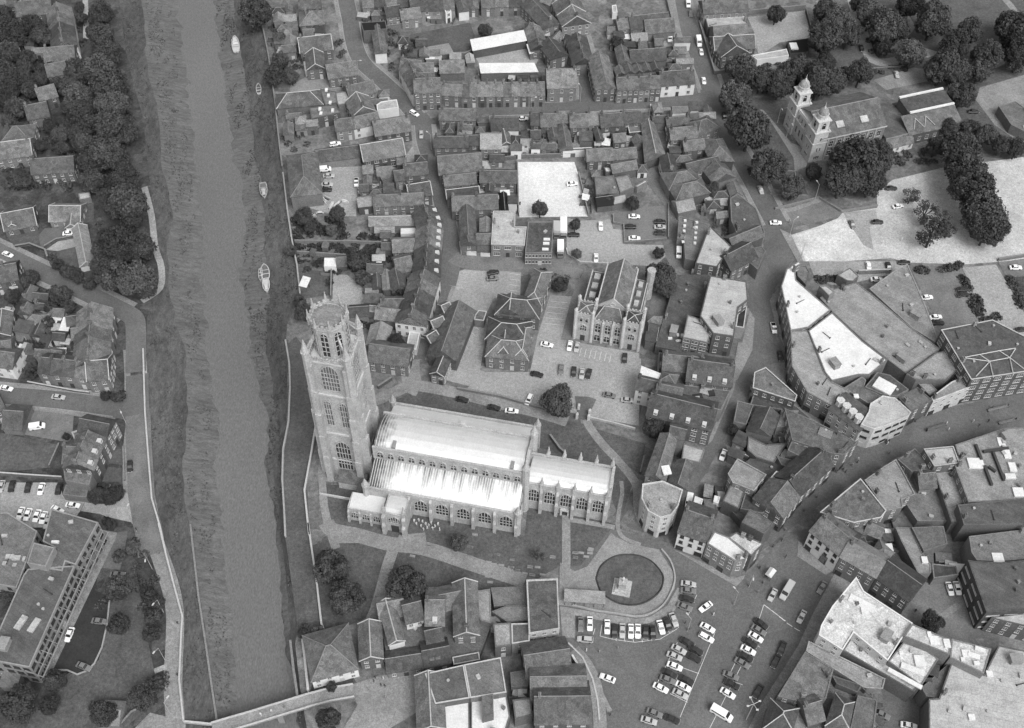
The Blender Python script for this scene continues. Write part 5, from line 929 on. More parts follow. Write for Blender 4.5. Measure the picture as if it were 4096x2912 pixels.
for sx_ in (-1, 1):
    for sy in (-1, 1):
        m = MB(); pr3 = None
        for i in range(7):
            u = i/6; r = 7.4*(1-u)+3.4*u; z = 56.2+5.8*math.sin(u*math.pi/2); q = (TX+sx_*r*.707, TY+sy*r*.707, z)
            if pr3: m.bar(pr3, q, .32)
            pr3 = q
        m.bar((TX+sx_*5.3, TY+sy*5.3, 58.2), (TX+sx_*2.6, TY+sy*2.6, 63.6), .3); m.build('flying_buttress', 'stone', CH)

# ================================================================ SESSIONS HOUSE (twin towered court house)
tile('I'); a = P(605, 1310); SH = thing('court_house', 'gothic stone court house with twin battlemented towers facing the car park', 'court house', (a.x, a.y, 0), math.radians(-13.2))
def sp_(name, m, fn): mb = MB(); fn(mb); return mb.build(name, m, SH)
W = 19.9
for x0 in (-.6, W-4.9):
    x1 = x0+5.5; sp_('tower', 'stone', bx(x0, x1, 0, 5.8, 0, 12.4))
    for a, b in (((x0, .2), (x1, .2)), ((x0, 5.6), (x1, 5.6)), ((x0+.2, 0), (x0+.2, 5.8)), ((x1-.2, 0), (x1-.2, 5.8))): battlement(SH, a, b, 12.4, step=1.1, hh=.6, base=.4)
    sp_('tower_roof', 'slate', lambda m: m.frus([(x0+.4, .4), (x1-.4, .4), (x1-.4, 5.4), (x0+.4, 5.4)], 12.5, [(x0+2.7, 2.8), (x0+2.8, 2.8), (x0+2.8, 2.9), (x0+2.7, 2.9)], 13.8))
    for p in ((x0+.5, .5), (x1-.5, .5), (x1-.5, 5.3), (x0+.5, 5.3)): sp_('roof_rib', 'ridge_white', lambda m: m.bar((p[0], p[1], 12.6), (x0+2.75, 2.85, 13.9), .13))
    for p in ((x0, 0), (x1, 0), (x0, 5.8), (x1, 5.8)): sp_('turret', 'stone_pale', lambda m: (m.ngon(p[0], p[1], .55, 8, 0, 14.2), m.ngon(p[0], p[1], .62, 8, 14.2, 14.5), m.ngon(p[0], p[1], .5, 8, 14.5, 15.3, .1)))
    for k in (-.9, .9): gput(SH, x0+2.75+k, 0, 9.2, 0, .8, 1.8, 1)
    gput(SH, x0+2.75, 0, 5.0, 0, 2.0, 2.6, 3); sp_('door', 'frame_dark', lambda m: m.box(x0+2.0, x0+3.5, -.12, 0, 0, 2.6))
sp_('front_wall', 'stone', bx(4.92, W-4.92, .8, 6.2, 0, 9.6)); battlement(SH, (4.9, 1.0), (W-4.9, 1.0), 9.6, step=1.2, hh=.6, base=.4)
sp_('front_roof', 'slate', lambda m: m.frus([(5.2, 1.3), (W-5.2, 1.3), (W-5.2, 6), (5.2, 6)], 9.7, [(7.5, 5.8), (W-7.5, 5.8), (W-7.5, 5.9), (7.5, 5.9)], 12.0))
for a, b in (((5.2, 1.3, 9.8), (7.5, 5.8, 12.1)), ((W-5.2, 1.3, 9.8), (W-7.5, 5.8, 12.1)), ((7.5, 5.8, 12.1), (W-7.5, 5.8, 12.1))): sp_('roof_rib', 'ridge_white', lambda m: m.bar(a, b, .13))
for k in (-1, 0, 1): gput(SH, W/2+k*3.2, .8, 4.6, 0, 1.7, 4.2, 2, 1); gput(SH, W/2+k*3.2, .8, .4, 0, 1.9, 2.8, 2)
for k in (-1.6, 1.6): sp_('buttress', 'stone_pale', lambda m: (m.box(W/2+k-.35, W/2+k+.35, .1, .8, 0, 10), m.ngon(W/2+k, .5, .35, 6, 10, 11.6, .05)))
hx0, hx1 = 5.2, 15.0
sp_('hall_wall', 'brick_pale', bx(hx0, hx1, 6.2, 25, 0, 11)); sp_('pediment', 'stone', lambda m: (m.poly([(hx0-.3, 6.2, 10.8), (hx1+.3, 6.2, 10.8), (10.1, 6.2, 15.6)]), m.poly([(hx0-.3, 6.7, 10.8), (hx1+.3, 6.7, 10.8), (10.1, 6.7, 15.6)]), m.poly([(hx0-.3, 6.2, 10.8), (10.1, 6.2, 15.6), (10.1, 6.7, 15.6), (hx0-.3, 6.7, 10.8)]), m.poly([(hx1+.3, 6.2, 10.8), (10.1, 6.2, 15.6), (10.1, 6.7, 15.6), (hx1+.3, 6.7, 10.8)])))
oc_ = sp_('oculus', 'stone_pale', lambda m: [m.bar((10.1+.8*math.cos(t*math.pi/6), 6.1, 13+.8*math.sin(t*math.pi/6)), (10.1+.8*math.cos((t+1)*math.pi/6), 6.1, 13+.8*math.sin((t+1)*math.pi/6)), .15) for t in range(12)])
sp_('hall_roof', 'clay_tile', lambda m: (slope(m, 0, 1, 0, 0, 1, 0) if 0 else None, m.poly([(hx0-.3, 6.7, 11), (10.1, 6.7, 15), (10.1, 25, 15), (hx0-.3, 25, 11)]), m.poly([(hx1+.3, 6.7, 11), (hx1+.3, 25, 11), (10.1, 25, 15), (10.1, 6.7, 15)])))
sp_('rear_gable', 'brick_pale', lambda m: m.poly([(hx0, 24.9, 11), (hx1, 24.9, 11), (10.1, 24.9, 14.9)])); sp_('ridge_tiles', 'ridge_white', lambda m: m.bar((10.1, 6.7, 15.05), (10.1, 25, 15.05), .22))
for x in (hx0-.2, hx1+.2): sp_('hall_parapet', 'ridge_white', lambda m: m.box(x-.2, x+.2, 6.8, 25, 10.9, 11.5))
for x0, x1 in ((.2, hx0-.02), (hx1+.02, W-.4)):
    sp_('aisle_wall', 'stone', bx(x0, x1, 5.9, 24, 0, 7.6)); sp_('aisle_roof', 'felt', lambda m: m.box(x0+.4, x1-.1, 6.3, 23.6, 7.6, 7.75)); 
    for x in (x0+.15, x1-.6): sp_('aisle_parapet', 'ridge_white', lambda m: m.box(x-.15, x+.15, 6, 24, 7.6, 8.2))
    for k in range(4): o = sp_('rooflight', 'felt_light', lambda m: m.box(x0+1.2, x1-1.8, 7.6+k*4.2, 10+k*4.2, 7.75, 8.3))
    for k in range(4): gput(SH, x0 if x0 < 5 else x1, 8+4.2*k, 2, -90 if x0 < 5 else 90, 1.4, 4, 2)
sp_('stair_turret', 'stone', lambda m: (m.ngon(W-.2, 23.6, 1.3, 8, 0, 13), m.ngon(W-.2, 23.6, 1.5, 8, 13, 13.6), m.ngon(W-.2, 23.6, .9, 8, 13.6, 13.8)))
battlement(SH, (hx0-.2, 25), (hx1+.2, 25), 11, step=1.1, hh=.6, base=.5)
# ================================================================ METHODIST type twin cupola church
tile('G'); a = P(545, 1290); MC = thing('twin_domed_church', 'pale twin towered church with domed cupolas among trees', 'church', (a.x, a.y, 0), math.radians(18.5))
def mp_(name, m, fn): mb = MB(); fn(mb); return mb.build(name, m, MC)
mp_('hall_wall', 'brick_pale', bx(3, 30, -.6, 19, 0, 10.6)); mp_('roof', 'clay_tile', lambda m: (m.poly([(2.6, -1.1, 10.5), (30.3, -1.1, 10.5), (30.3, 9.2, 15.6), (2.6, 9.2, 15.6)]), m.poly([(2.6, 19.5, 10.5), (30.3, 19.5, 10.5), (30.3, 9.2, 15.6), (2.6, 9.2, 15.6)]), m.poly([(30.2, -1.1, 10.5), (30.2, 19.5, 10.5), (30.2, 9.2, 15.5)])))
mp_('ridge_tiles', 'ridge', lambda m: m.bar((2.6, 9.2, 15.65), (30.3, 9.2, 15.65), .2)); mp_('eaves_cornice', 'stone_pale', lambda m: m.box(3, 30.2, -1.2, -.62, 10, 10.5))
for x, y in ((12, 2.8), (22, 2.8)): 
    o = MB(); o.box(-1.5, 1.5, -1.3, 1.3, 0, .4); o = o.build('rooflight', 'felt_light', MC); o.location = (x, y, 12.5); o.rotation_euler[0] = math.atan2(5.1, 10.3)
for k in range(7):
    put_window(MC, 8+3.3*k, -.6, 5.8, 0, 1.6, 2.6, 'stone_pale'); put_window(MC, 8+3.3*k, -.6, 1.4, 0, 1.6, 2.4, 'stone_pale')
    mp_('pilaster', 'stone', bx(6.2+3.3*k, 6.7+3.3*k, -.8, -.6, 0, 10))
for y0 in (-.9, 15.4):
    x0 = 0.0 if y0 < 0 else .6; cx, cy = x0+2.9, y0+2.9; S4 = lambda r: [(cx-r, cy-r), (cx+r, cy-r), (cx+r, cy+r), (cx-r, cy+r)]
    mp_('tower', 'stone_pale', lambda m: m.frus(S4(2.9), 0, S4(2.75), 13.4)); mp_('tower_cornice', 'stone_pale', lambda m: (m.prism(S4(3.2), 13.4, 13.9), m.prism(S4(3.05), 8.4, 8.7)))
    mp_('belfry', 'stone_pale', lambda m: m.frus(S4(2.3), 13.9, S4(2.2), 18.2)); mp_('belfry_cornice', 'stone_pale', lambda m: m.prism(S4(2.65), 18.2, 18.6))
    mp_('cupola_drum', 'stone_pale', lambda m: m.ngon(cx, cy, 1.9, 8, 18.6, 20.3)); mp_('cupola_cornice', 'stone_pale', lambda m: m.ngon(cx, cy, 2.15, 12, 20.3, 20.6))
    mp_('dome', 'felt_pale', lambda m: [m.ngon(cx, cy, 1.95*math.cos(i*.24), 12, 20.6+2.4*math.sin(i*.24), 20.6+2.4*math.sin((i+1)*.24), 1.95*math.cos((i+1)*.24), top=False) for i in range(6)])
    mp_('finial', 'stone_pale', lambda m: (m.ngon(cx, cy, .45, 8, 22.8, 23.6, .3), m.ngon(cx, cy, .18, 6, 23.6, 25.6, .03)))
    for px, py in ((1, 1), (1, -1), (-1, 1), (-1, -1)): mp_('corner_urn', 'stone_pale', lambda m: m.ngon(cx+2.5*px, cy+2.5*py, .4, 6, 13.9, 15.6, .1))
    for rz, dx, dy in ((0, 0, -1), (90, 1, 0), (-90, -1, 0)):
        gput(MC, cx+dx*2.24, cy+dy*2.24, 14.6, rz, 1.5, 3.0, 1, 0, 'stone_pale'); put_window(MC, cx+dx*2.84, cy+dy*2.84, 9.6, math.radians(rz), .9, 1.6, 'stone_pale')
        for k in (-.8, 0, .8): put_window(MC, cx+dx*2.9+(k if dx == 0 else 0), cy+dy*2.9+(k if dy == 0 else 0), 1.6 if rz else 1.2, math.radians(rz), .6, 1.4, 'stone_pale', 0)
        for k in (-.6, .6): put_window(MC, cx+dx*2.88+(k if dx == 0 else 0), cy+dy*2.88+(k if dy == 0 else 0), 4.6, math.radians(rz), .5, 2, 'stone_pale', 0)
mp_('front_wall', 'stone_pale', bx(1.6, 3.4, 4.9, 15.4, 0, 11.5)); mp_('front_roof', 'roof_white', bx(1.8, 5.4, 5.0, 15.3, 11.5, 12.2)); mp_('front_cornice', 'stone_pale', bx(1.2, 3.5, 4.9, 15.4, 7.4, 8.0))
for k in range(4): put_window(MC, 1.6, 6.3+2.5*k, 8.6, -math.pi/2, .9, 2, 'stone_pale'); put_window(MC, 1.6, 6.3+2.5*k, 2.5, -math.pi/2, 1.2, 3, 'stone_pale')
SR = thing('church_hall', 'rear hall with white edged double roof behind twin domed church', 'hall', tuple(MC.location), MC.rotation_euler[2])
def hp(name, m, fn): mb = MB(); fn(mb); return mb.build(name, m, SR)
hp('wall', 'brick', bx(30.6, 63, -3, 15, 0, 5)); hp('upper_wall', 'brick', bx(43.5, 62.5, 4.8, 13, 5, 8.6)); hp('upper_roof', 'slate', lambda m: slope(m, 43.3, 62.7, 4.6, 8.7, 13, 9.4))
for y, z in ((4.6, 8.75), (13, 9.45)): hp('parapet', 'roof_white', bx(43.5, 62.5, y-.5, y+.4, z, z+.5))
for k in range(8): put_window(SR, 45+2.2*k, 4.8, 6.6, 0, 1.2, 1.2)
hp('lower_roof', 'clay_tile', lambda m: slope(m, 40, 63.2, -3.3, 5.1, 4.8, 8.0)); hp('link_roof', 'felt', bx(30.7, 43.4, -2.6, 14.6, 5, 5.2)); hp('rear_roof', 'slate', lambda m: slope(m, 43.2, 63, 15.3, 5.1, 13.05, 6))
for x in (45, 49.5): hp('roof_gablet', 'ridge_white', lambda m: (m.bar((x-2.2, -1.5, 6.0), (x, 2.5, 7.6), .14), m.bar((x, 2.5, 7.6), (x+2.2, -1.5, 6.0), .14)))
for k in range(9): put_window(SR, 32+3.3*k, -3, 1.4, 0, 1.3, 1.8)
HS('small tiled vestry house below church hall', '1205,1190 1400,1140', 6, 3, 'x', rm='clay_tile', wm='render_white', sp=2.4)
# ================================================================ TREES
def crown_mesh(name, m, nclump, per, flat=1.0, gap=.0, seed=1):
    rg = random.Random(seed); mb = MB(); cs = []
    for i in range(nclump):
        while True:
            p = Vector((rg.uniform(-1, 1), rg.uniform(-1, 1), rg.uniform(-1, 1)))
            if .25 < p.length < 1: break
        p = p.normalized()*(.55+.33*rg.random()); p.z *= flat*.85; cs.append((p, .22+.16*rg.random()))
    for p, r in cs:
        for k in range(per):
            d = Vector((rg.gauss(0, 1), rg.gauss(0, 1), rg.gauss(0, 1))).normalized(); c = p+d*r*(.55+.5*rg.random())
            nrm = (d+Vector((rg.uniform(-.8, .8), rg.uniform(-.8, .8), rg.uniform(-.3, .9)))).normalized(); u = nrm.orthogonal().normalized(); v = nrm.cross(u)
            a = rg.uniform(0, 6.28); u, v = u*math.cos(a)+v*math.sin(a), v*math.cos(a)-u*math.sin(a); s = .036+.034*rg.random()
            mb.poly([c-u*s-v*s*.6, c+u*s*.2-v*s, c+u*s+v*s*.5, c-u*s*.3+v*s])
    return mb.mesh(name, m)
def trunk_mesh(seed):
    rg = random.Random(seed); mb = MB(); mb.ngon(0, 0, .09, 8, -1.6, -.3, .06); 
    for k in range(6):
        t = k*1.05+rg.random(); mb.bar((0, 0, -.6), (.5*math.cos(t), .5*math.sin(t), .1+.4*rg.random()), .03, 5)
    mb.bar((0, 0, -.4), (0, 0, .5), .04, 5); return mb.mesh('trunk', 'bark')
CROWN = [crown_mesh('crown', 'leaf', 50, 130, 1, 0, i) for i in range(5)]; CROWN_D = [crown_mesh('crown', 'leaf_dark', 50, 130, 1, 0, 20+i) for i in range(2)]; CROWN_P = [crown_mesh('crown', 'leaf_pale', 48, 130, 1, 0, 30+i) for i in range(3)]
CROWN_S = [crown_mesh('crown', 'leaf', 16, 60, 1, 0, 40+i) for i in range(2)]; TRUNK = [trunk_mesh(i) for i in range(4)]
SIZES = []
def tree(x, y, r, label, kind='n', group='trees'):
    px = r/CUR[2]; z = 5.0
    for _ in range(3):
        p = P(x, y, z); sc_ = FL/math.sqrt(p.x**2+p.y**2+(CAMH-z)**2)*1.0; rm = px/sc_; z = rm*1.25+.6
    p = P(x, y, z); t = thing('tree' if rm > 1.6 else 'shrub', label, 'tree' if rm > 1.6 else 'shrub', (p.x, p.y, 0), R()*6.28, group)
    me = random.choice({'n': CROWN, 'd': CROWN_D, 'p': CROWN_P, 's': CROWN_S}[kind]); zs = .95+.25*R()
    pool = {'n': CROWN, 'd': CROWN_D, 'p': CROWN_P, 's': CROWN_S}[kind]
    if kind == 's' or rm < 2.2: inst('crown', me, t, (0, 0, z), 0, (rm*1.05, rm*1.05, rm*zs))
    else:
        inst('crown', me, t, (0, 0, z), 0, (rm*.9, rm*.86, rm*zs*.95)); a0 = R()*6.28
        for k in range(3):
            a_ = a0+k*2.1+R()*.6; f_ = .5+.18*R(); d_ = rm*(1.04-f_); inst('crown', random.choice(pool), t, (d_*math.cos(a_), d_*math.sin(a_), z+rm*(R()*.45-.2)), R()*6, (rm*f_, rm*f_, rm*f_*1.1))
    inst('trunk', random.choice(TRUNK), t, (0, 0, z), 0, (rm*.8, rm*.8, z/1.6)); return t
def trees(tl, where, lst):
    tile(tl); L_ = [tuple(q.split(',')) for q in lst.split()]; L_ = sorted(L_, key=lambda q: float(q[0]))
    for i, q in enumerate(L_):
        big = float(q[2])
        lab = '%s tree from the left %s' % (num(i), where) if len(L_) > 1 else 'leafy tree %s' % where
        kd = q[3] if len(q) > 3 else 'n'; pre = {'d': 'very dark', 'p': 'paler', 's': 'sparse', 'n': 'dark'}[kd]
        tree(float(q[0]), float(q[1]), big, pre+' '+lab, kd, 'trees '+where)
def num(i): return ORD[i] if i < 20 else 'twenty %s' % ORD[i-20] if i < 29 else 'number %d' % (i+1)
trees('G', 'round the twin domed church and its road', '90,1020,180 230,1330,150 430,1490,105,p 20,560,120 180,620,110 330,670,115 480,560,120 640,640,140 770,640,100 980,570,108 950,1300,215 1110,1240,130 830,1430,150 1060,1450,120 600,1370,70,d -30,770,130,p 700,500,80')
trees('G', 'in the park at top right', '690,310,140 790,180,120,p 880,270,100 700,90,100 980,20,80 1060,110,110,p 1160,220,140 1275,230,90,d 1375,20,110,d 1560,150,140 1740,350,110,d 1860,230,100 1380,420,112,p 1640,520,140 1740,570,110 1990,440,110 1930,560,90 2230,250,150,d 2160,180,90 2260,430,120,d 1790,750,110 1580,1170,75 1690,1020,70 1850,1030,75 1980,1080,80 2100,1160,70 2230,1180,80,d 1150,370,70,d')
trees('J', 'on the large bright car park', '1770,-190,150 1820,-30,160 1890,120,180 1960,280,170 1990,430,130 1385,155,70,s 1500,290,100,s 1560,440,140,s 1630,370,80,s 1680,440,60,s 2010,360,150')
trees('I', 'around the court house and its car parks', '320,268,68 600,398,50 1060,222,60 610,630,40,p 1280,800,125 1320,880,100 1270,620,45 485,872,65 345,775,35')
trees('H', 'in the gardens behind the church tower', '700,310,70 430,330,75 860,690,90 900,820,70 1190,935,45 430,1090,85 395,1010,50 1170,1335,75,d 320,600,45 650,440,45,p 480,420,50')
tile('Z'); tree(1235, 120, 165, 'round tree beside the church lane wall', 'p')
tile('N'); tree(235, 620, 95, 'dark tree against the dormer range', 'd'); tree(870, 640, 45, 'dark shrub beside hall yard', 'd')
trees('K', 'in the churchyard south of the church', '645,330,150 765,580,145 1250,470,165 1670,140,78,p'); trees('K', 'on the bank by the footbridge', '440,850,55 540,850,50 620,1550,100 650,1290,40'); tile('L'); tree(300, 235, 62, 'slender pale tree on the lawn south of chancel', 's')
tile('M'); tree(1550, 780, 92, 'round dark tree in the courtyard behind market', 'd')
trees('A', 'along the upper west bank', '830,110,103,d 840,300,110 900,440,105 640,590,100 820,560,130,p 900,700,150 650,800,110,p 930,880,130,p 680,940,115,d 920,1040,140 1050,1090,100 880,1260,150 760,1340,110,d 970,1330,105 1040,1500,120,d 760,1500,100 700,1180,90'); trees('A', 'among the gardens at far left', '60,250,120,d 40,650,130,d 60,440,90 120,900,90 230,470,60 340,300,80 270,210,90,d 680,150,50 70,1000,60 330,660,60,d 500,1120,70,p 560,240,40 200,560,60 40,830,80,d 330,1210,50 180,1500,70 150,330,70,d 180,640,70 30,120,80,d 420,560,55 560,720,80 470,690,60 250,740,70')
trees('A', 'between the west bank houses and the tree belt', '600,1000,70 560,900,60 420,1040,60,d 520,1230,60 640,1120,80 600,1330,60 100,760,60 280,930,50,d 150,1060,50 450,230,50,d 660,60,40 560,1400,50,d 500,440,45 740,1040,90')
trees('B', 'along the middle west bank', '1050,200,165 900,150,95 1080,330,90,d 1000,540,165,d 870,560,115 1160,560,130 860,720,110 960,800,145 1130,820,150,p 1210,900,85'); trees('B', 'in gardens beside the west bank road', '560,760,60 640,800,55 480,700,45 740,860,55 240,820,80 500,950,90 560,1050,60 420,1060,55,d 100,960,60 480,1480,45 330,1400,50,d 400,1180,50 300,1130,45')
trees('C', 'by the west bank houses', '965,370,38 250,180,42 890,1160,75,d 780,1170,70,d 940,1140,50 890,1395,42 840,370,35,d 920,380,35,d 530,690,30,d'); trees('D', 'around the office lawns', '950,500,105 950,790,90 1210,870,70 1150,1370,110 830,1500,105 150,1420,140,d 440,1240,85 390,1430,80,d 1240,1250,55 1250,620,65 1190,560,60 1220,730,60 60,560,60 1060,180,60,p 950,250,50')
trees('E', 'along the river wall at the top', '50,90,130 190,600,80 330,610,60,p 240,480,70 230,300,50,p'); trees('E', 'on the playing field', '1880,250,60 1260,400,65,s 1330,330,50,s 1540,80,30'); trees('F', 'in the yards off the side streets', '940,340,55 2210,110,70 1690,1510,60 870,1600,45')
# hedges and undergrowth
def scatter(name, label, polys, m, dens, smin, smax, hmax, cat='shrubbery', zf=0.0, per=34, br=1.5):
    mb = MB(); rg = random.Random(len(label))
    for ps in polys:
        xs = [p.x for p in ps]; y_ = [p.y for p in ps]; n = len(ps); A = abs(area2(ps))/2
        def ins(x, y):
            r = False; j = n-1
            for i in range(n):
                if (ps[i].y > y) != (ps[j].y > y) and x < (ps[j].x-ps[i].x)*(y-ps[i].y)/(ps[j].y-ps[i].y)+ps[i].x: r = not r
                j = i
            return r
        nb = int(A*dens*34/per/9)+1; blobs = []
        while len(blobs) < nb:
            x, y = rg.uniform(min(xs), max(xs)), rg.uniform(min(y_), max(y_))
            if ins(x, y): blobs.append((x, y, rg.uniform(.4, 1)))
        for x, y, hh in blobs:
            for k in range(per):
                r = br*math.sqrt(rg.random()); t = rg.random()*6.28; c = Vector((x+r*math.cos(t), y+r*math.sin(t), hmax*hh*max(.1, 1-(r/1.7/br*1.5)**2)*(.5+.5*rg.random())+.05+zf))
                nrm = Vector((rg.uniform(-1, 1), rg.uniform(-1, 1), rg.uniform(.2, 1))).normalized(); u = nrm.orthogonal().normalized(); v = nrm.cross(u); s = rg.uniform(smin, smax)
                mb.poly([c-u*s-v*s*.6, c+u*s*.2-v*s, c+u*s+v*s*.5, c-u*s*.3+v*s])
    o = mb.build(name, m); o['kind'] = 'stuff'; o['label'] = label; o['category'] = cat; return o
tile('A'); scatter('undergrowth', 'dark shrubs and hedges in the far left gardens', [pts(s) for s in ('-40,0 440,150 420,400 340,620 380,830 200,860 210,1000 0,950 -40,500', '240,1050 640,1050 640,1300 260,1300', '0,1340 240,1350 700,1480 700,1590 0,1590', '560,500 740,500 640,1000 500,900', '640,0 700,0 700,420 640,400', '620,1150 1000,1200 1000,1560 640,1560', '780,420 1010,560 1080,760 1100,1000 1000,1200 700,1100 560,800')], 'leaf', .75, .25, .5, 2.0)
tile('B'); scatter('undergrowth', 'shrubs in gardens south of the west bank road', [pts(s) for s in ('180,760 440,880 720,1010 700,1160 560,1200 360,1240 120,1150 60,900', '300,1240 600,1340 640,1440 560,1579 160,1579 140,1350', '420,620 540,700 780,830 740,880 600,800 420,700', '790,380 870,360 880,640 800,660')], 'leaf', .7, .25, .5, 1.6)
tile('H'); scatter('undergrowth', 'garden hedges between the riverside plots', [pts(s) for s in ('340,480 1330,480 1330,510 345,520', '350,545 1120,560 1120,640 360,640', '340,340 760,350 760,480 350,470', '380,640 960,740 900,780 390,770', '640,770 670,770 650,990 630,990', '850,1160 1080,1160 1090,1220 870,1210', '1080,1180 1380,1210 1370,1260 1090,1240', '640,580 1140,650 1140,700 800,660')], 'leaf_dark', 2.2, .25, .5, 1.5)
tile('E'); scatter('undergrowth', 'rough bushes beside the river wall at the top', [pts(s) for s in ('150,150 380,150 390,240 160,260', '170,280 400,250 400,400 180,420', '190,430 440,440 420,600 180,600', '240,1100 470,1060 480,1200 280,1210', '670,340 780,330 780,480 690,480', '1080,240 1220,260 1220,470 1130,470', '1060,330 1170,560 1120,560 1020,380', '1440,470 1720,490 1500,580')], 'leaf', .6, .25, .5, 1.6)
tile('D'); scatter('shrub_bed', 'dense planted beds beside the west promenade', [pts(s) for s in ('1040,120 1140,100 1230,380 1320,760 1310,870 1200,940 1160,780 1090,400 1010,240', '860,560 880,640 800,690 790,560', '1250,1200 1330,1170 1340,1420 1270,1500 1180,1500')], 'leaf', 1.1, .22, .45, 1.4)
tile('C'); scatter('shrub_bed', 'dark hedge beside the office drive', [pts(s) for s in ('700,1130 960,1110 970,1170 880,1220 720,1210', '730,340 1000,340 990,400 760,390', '840,1350 930,1350 920,1460 850,1460')], 'leaf_dark', 1.4, .25, .45, 1.6)
tile('J'); scatter('car_park_hedge', 'ragged hedge between the two right hand car parks', [pts(s) for s in ('1770,790 1830,860 1870,930 1830,930 1780,850', '1840,970 1920,980 1965,1130 1920,1140 1860,1040', '1930,1170 2070,1120 2080,1150 1950,1190', '1600,755 1770,715 1775,750 1610,780', '2150,830 2200,830 2284,1080 2284,1150', '620,830 780,810 790,840 640,860', '1420,760 1520,745 1520,780 1430,785')], 'leaf', 9.0, .25, .45, 1.7)
tile('G'); scatter('shrub_bed', 'low shrubs under the park trees', [pts(s) for s in ('1030,320 1280,360 1230,430 1060,420', '1300,330 1520,320 1500,360 1340,350', '1550,1080 1980,1000 2284,1200 2284,1260 1900,1100 1600,1150', '-60,500 500,480 900,600 860,700 560,760 200,760 0,700', '1050,540 1340,520 1350,560 1080,590', '1200,1230 1600,1180 1620,1320 1260,1320')], 'leaf', .9, .25, .5, 1.6)
tile('I'); scatter('rough_planting', 'weeds and rough planting in the walled plot', [pts(s) for s in ('1700,405 1850,350 1925,490 1850,560', '640,30 720,60 740,330 700,320', '430,780 560,830 550,900 430,930')], 'leaf_pale', 1.0, .2, .4, .9)
def bandpoly(a, b, t0, t1): return [p.lerp(q, t0) for p, q in zip(a, b)]+[p.lerp(q, t1) for p, q in zip(a, b)][::-1]
for nm_, a_, b_, t0, t1, m_, zz in (('west water edge', l1, l2, .1, .8, 'leaf_pale', (-1.6, WZ)), ('east water edge', r2, r0, .06, .3, 'leaf', (WZ, 0)), ('upper west bank', l0, l1, .05, .95, 'lawn_pale', (0, -1.6)), ('upper east bank', r2, r0, .3, .95, 'leaf_pale', (WZ, 0))):
    k_ = 5 if 'edge' in nm_ and 'west' in nm_ else 3
    for s_ in range(1):
        mb = MB(); rg = random.Random(3)
        for i_ in range(len(a_)-1):
            A_, B_, C2, D2 = a_[i_], a_[i_+1], b_[i_], b_[i_+1]
            for c_ in range(int(abs((B_-A_).length*(C2-A_).length)*(t1-t0)*1.7)):
                u, v = rg.random(), t0+(t1-t0)*rg.random(); c = A_.lerp(B_, u).lerp(C2.lerp(D2, u), v); c.z += .02
                if mnoise.noise(Vector((c.x*.35, c.y*.08, v*2)))+.25*mnoise.noise(Vector((c.x, c.y, 3))) < .02: continue
                for q_ in range(2):
                    n_ = Vector((rg.uniform(-1, 1), rg.uniform(-1, 1), rg.uniform(.1, .8))).normalized(); e_ = n_.orthogonal().normalized(); f_ = n_.cross(e_); s2 = rg.uniform(.12, .38)
                    mb.poly([c-e_*s2-f_*s2*.5, c+e_*s2*.2-f_*s2, c+e_*s2+f_*s2*.5, c-e_*s2*.3+f_*s2])
        o = mb.build('bank_grass', m_); o['kind'] = 'stuff'; o['label'] = 'tufted rough grass on the '+nm_; o['category'] = 'grass'
# ================================================================ BOUNDARY WALLS
tile('E'); bwall('long pale topped river wall at the top of the east bank', '95,180 150,450 200,800 240,1180 262,1350', 1.4, .4, 'brick'); bwall('brick wall of playing field with white goal marks', '1400,480 1720,455 1800,420', 2); bwall('tall brick wall behind the black roof', '1020,250 1210,225 1380,215', 2.2)
tile('H'); bwall('river wall beside the gardens and builder yard', '268,0 305,310 340,540 380,740 405,970', 1.4, .4, 'brick', cap='kerb'); bwall('brick garden wall between lower plots', '360,550 800,555 1120,565', 1.8); bwall('brick garden wall above garage', '345,635 770,665', 1.8); bwall('white rendered yard wall on street corner', '1677,560 1690,640 1812,645', 1.8, .3, 'render_white', cap='ridge_white'); bwall('white low wall before pale office', '1845,650 1920,655', 1.5, .3, 'render_white', cap='ridge_white'); bwall('garden wall east of small lawn', '655,780 650,990', 1.8)
tile('Y'); bwall('curving river wall below the church tower', '70,350 95,500 100,650 90,880 55,1060 50,1250 65,1500 70,1624', .9, .4, 'stone', cap='kerb'); bwall('pale coped churchyard wall west of the tower', '285,800 240,1080 195,1330 225,1620', 1.3, .4, 'stone', cap='ridge_white'); bwall('dark hedge wall round tower garden', '670,660 760,600', 1.6, .5, 'brick')
tile('K'); bwall('pale wall between churchyard trees and river walk', '470,0 490,150 540,490 575,800 605,880', 1.3, .4, 'stone', cap='ridge_white'); bwall('quay wall with pale coping beside awning shop', '425,930 440,1050 470,1340', 1.5, .5, 'stone_pale', cap='ridge_white'); bwall('outer quay edge by the awning shop', '325,930 350,1150 385,1390', .8, .5, 'stone')
tile('Z'); bwall('brick wall along car park north of church', '300,20 700,95 1110,210', 1.2, .4, 'brick', cap='ridge'); bwall('pale railing wall east of the lane gate', '1530,290 1750,340 1950,395', 1.0, .3, 'stone', cap='ridge_white'); bwall('slanting wall behind chancel', '1160,465 1250,590 1310,640', 1.8, .5, 'brick')
tile('I'); bwall('retaining wall of raised dark car park', '905,325 905,390 988,405 992,550 1335,520', 1.0, .35, 'brick', cap='ridge'); bwall('curved kerb wall of lorry yard', '530,590 545,640 640,700 870,712', .5, .3, 'stone', cap='ridge_white'); bwall('wall on the back lane side of the car park', '1345,240 1345,515', 1.2, .3, 'brick'); bwall('brick wall east of bright yard', '628,0 705,330', 1.8); bwall('brick wall west of bright yard', '138,-100 150,330', 1.8)
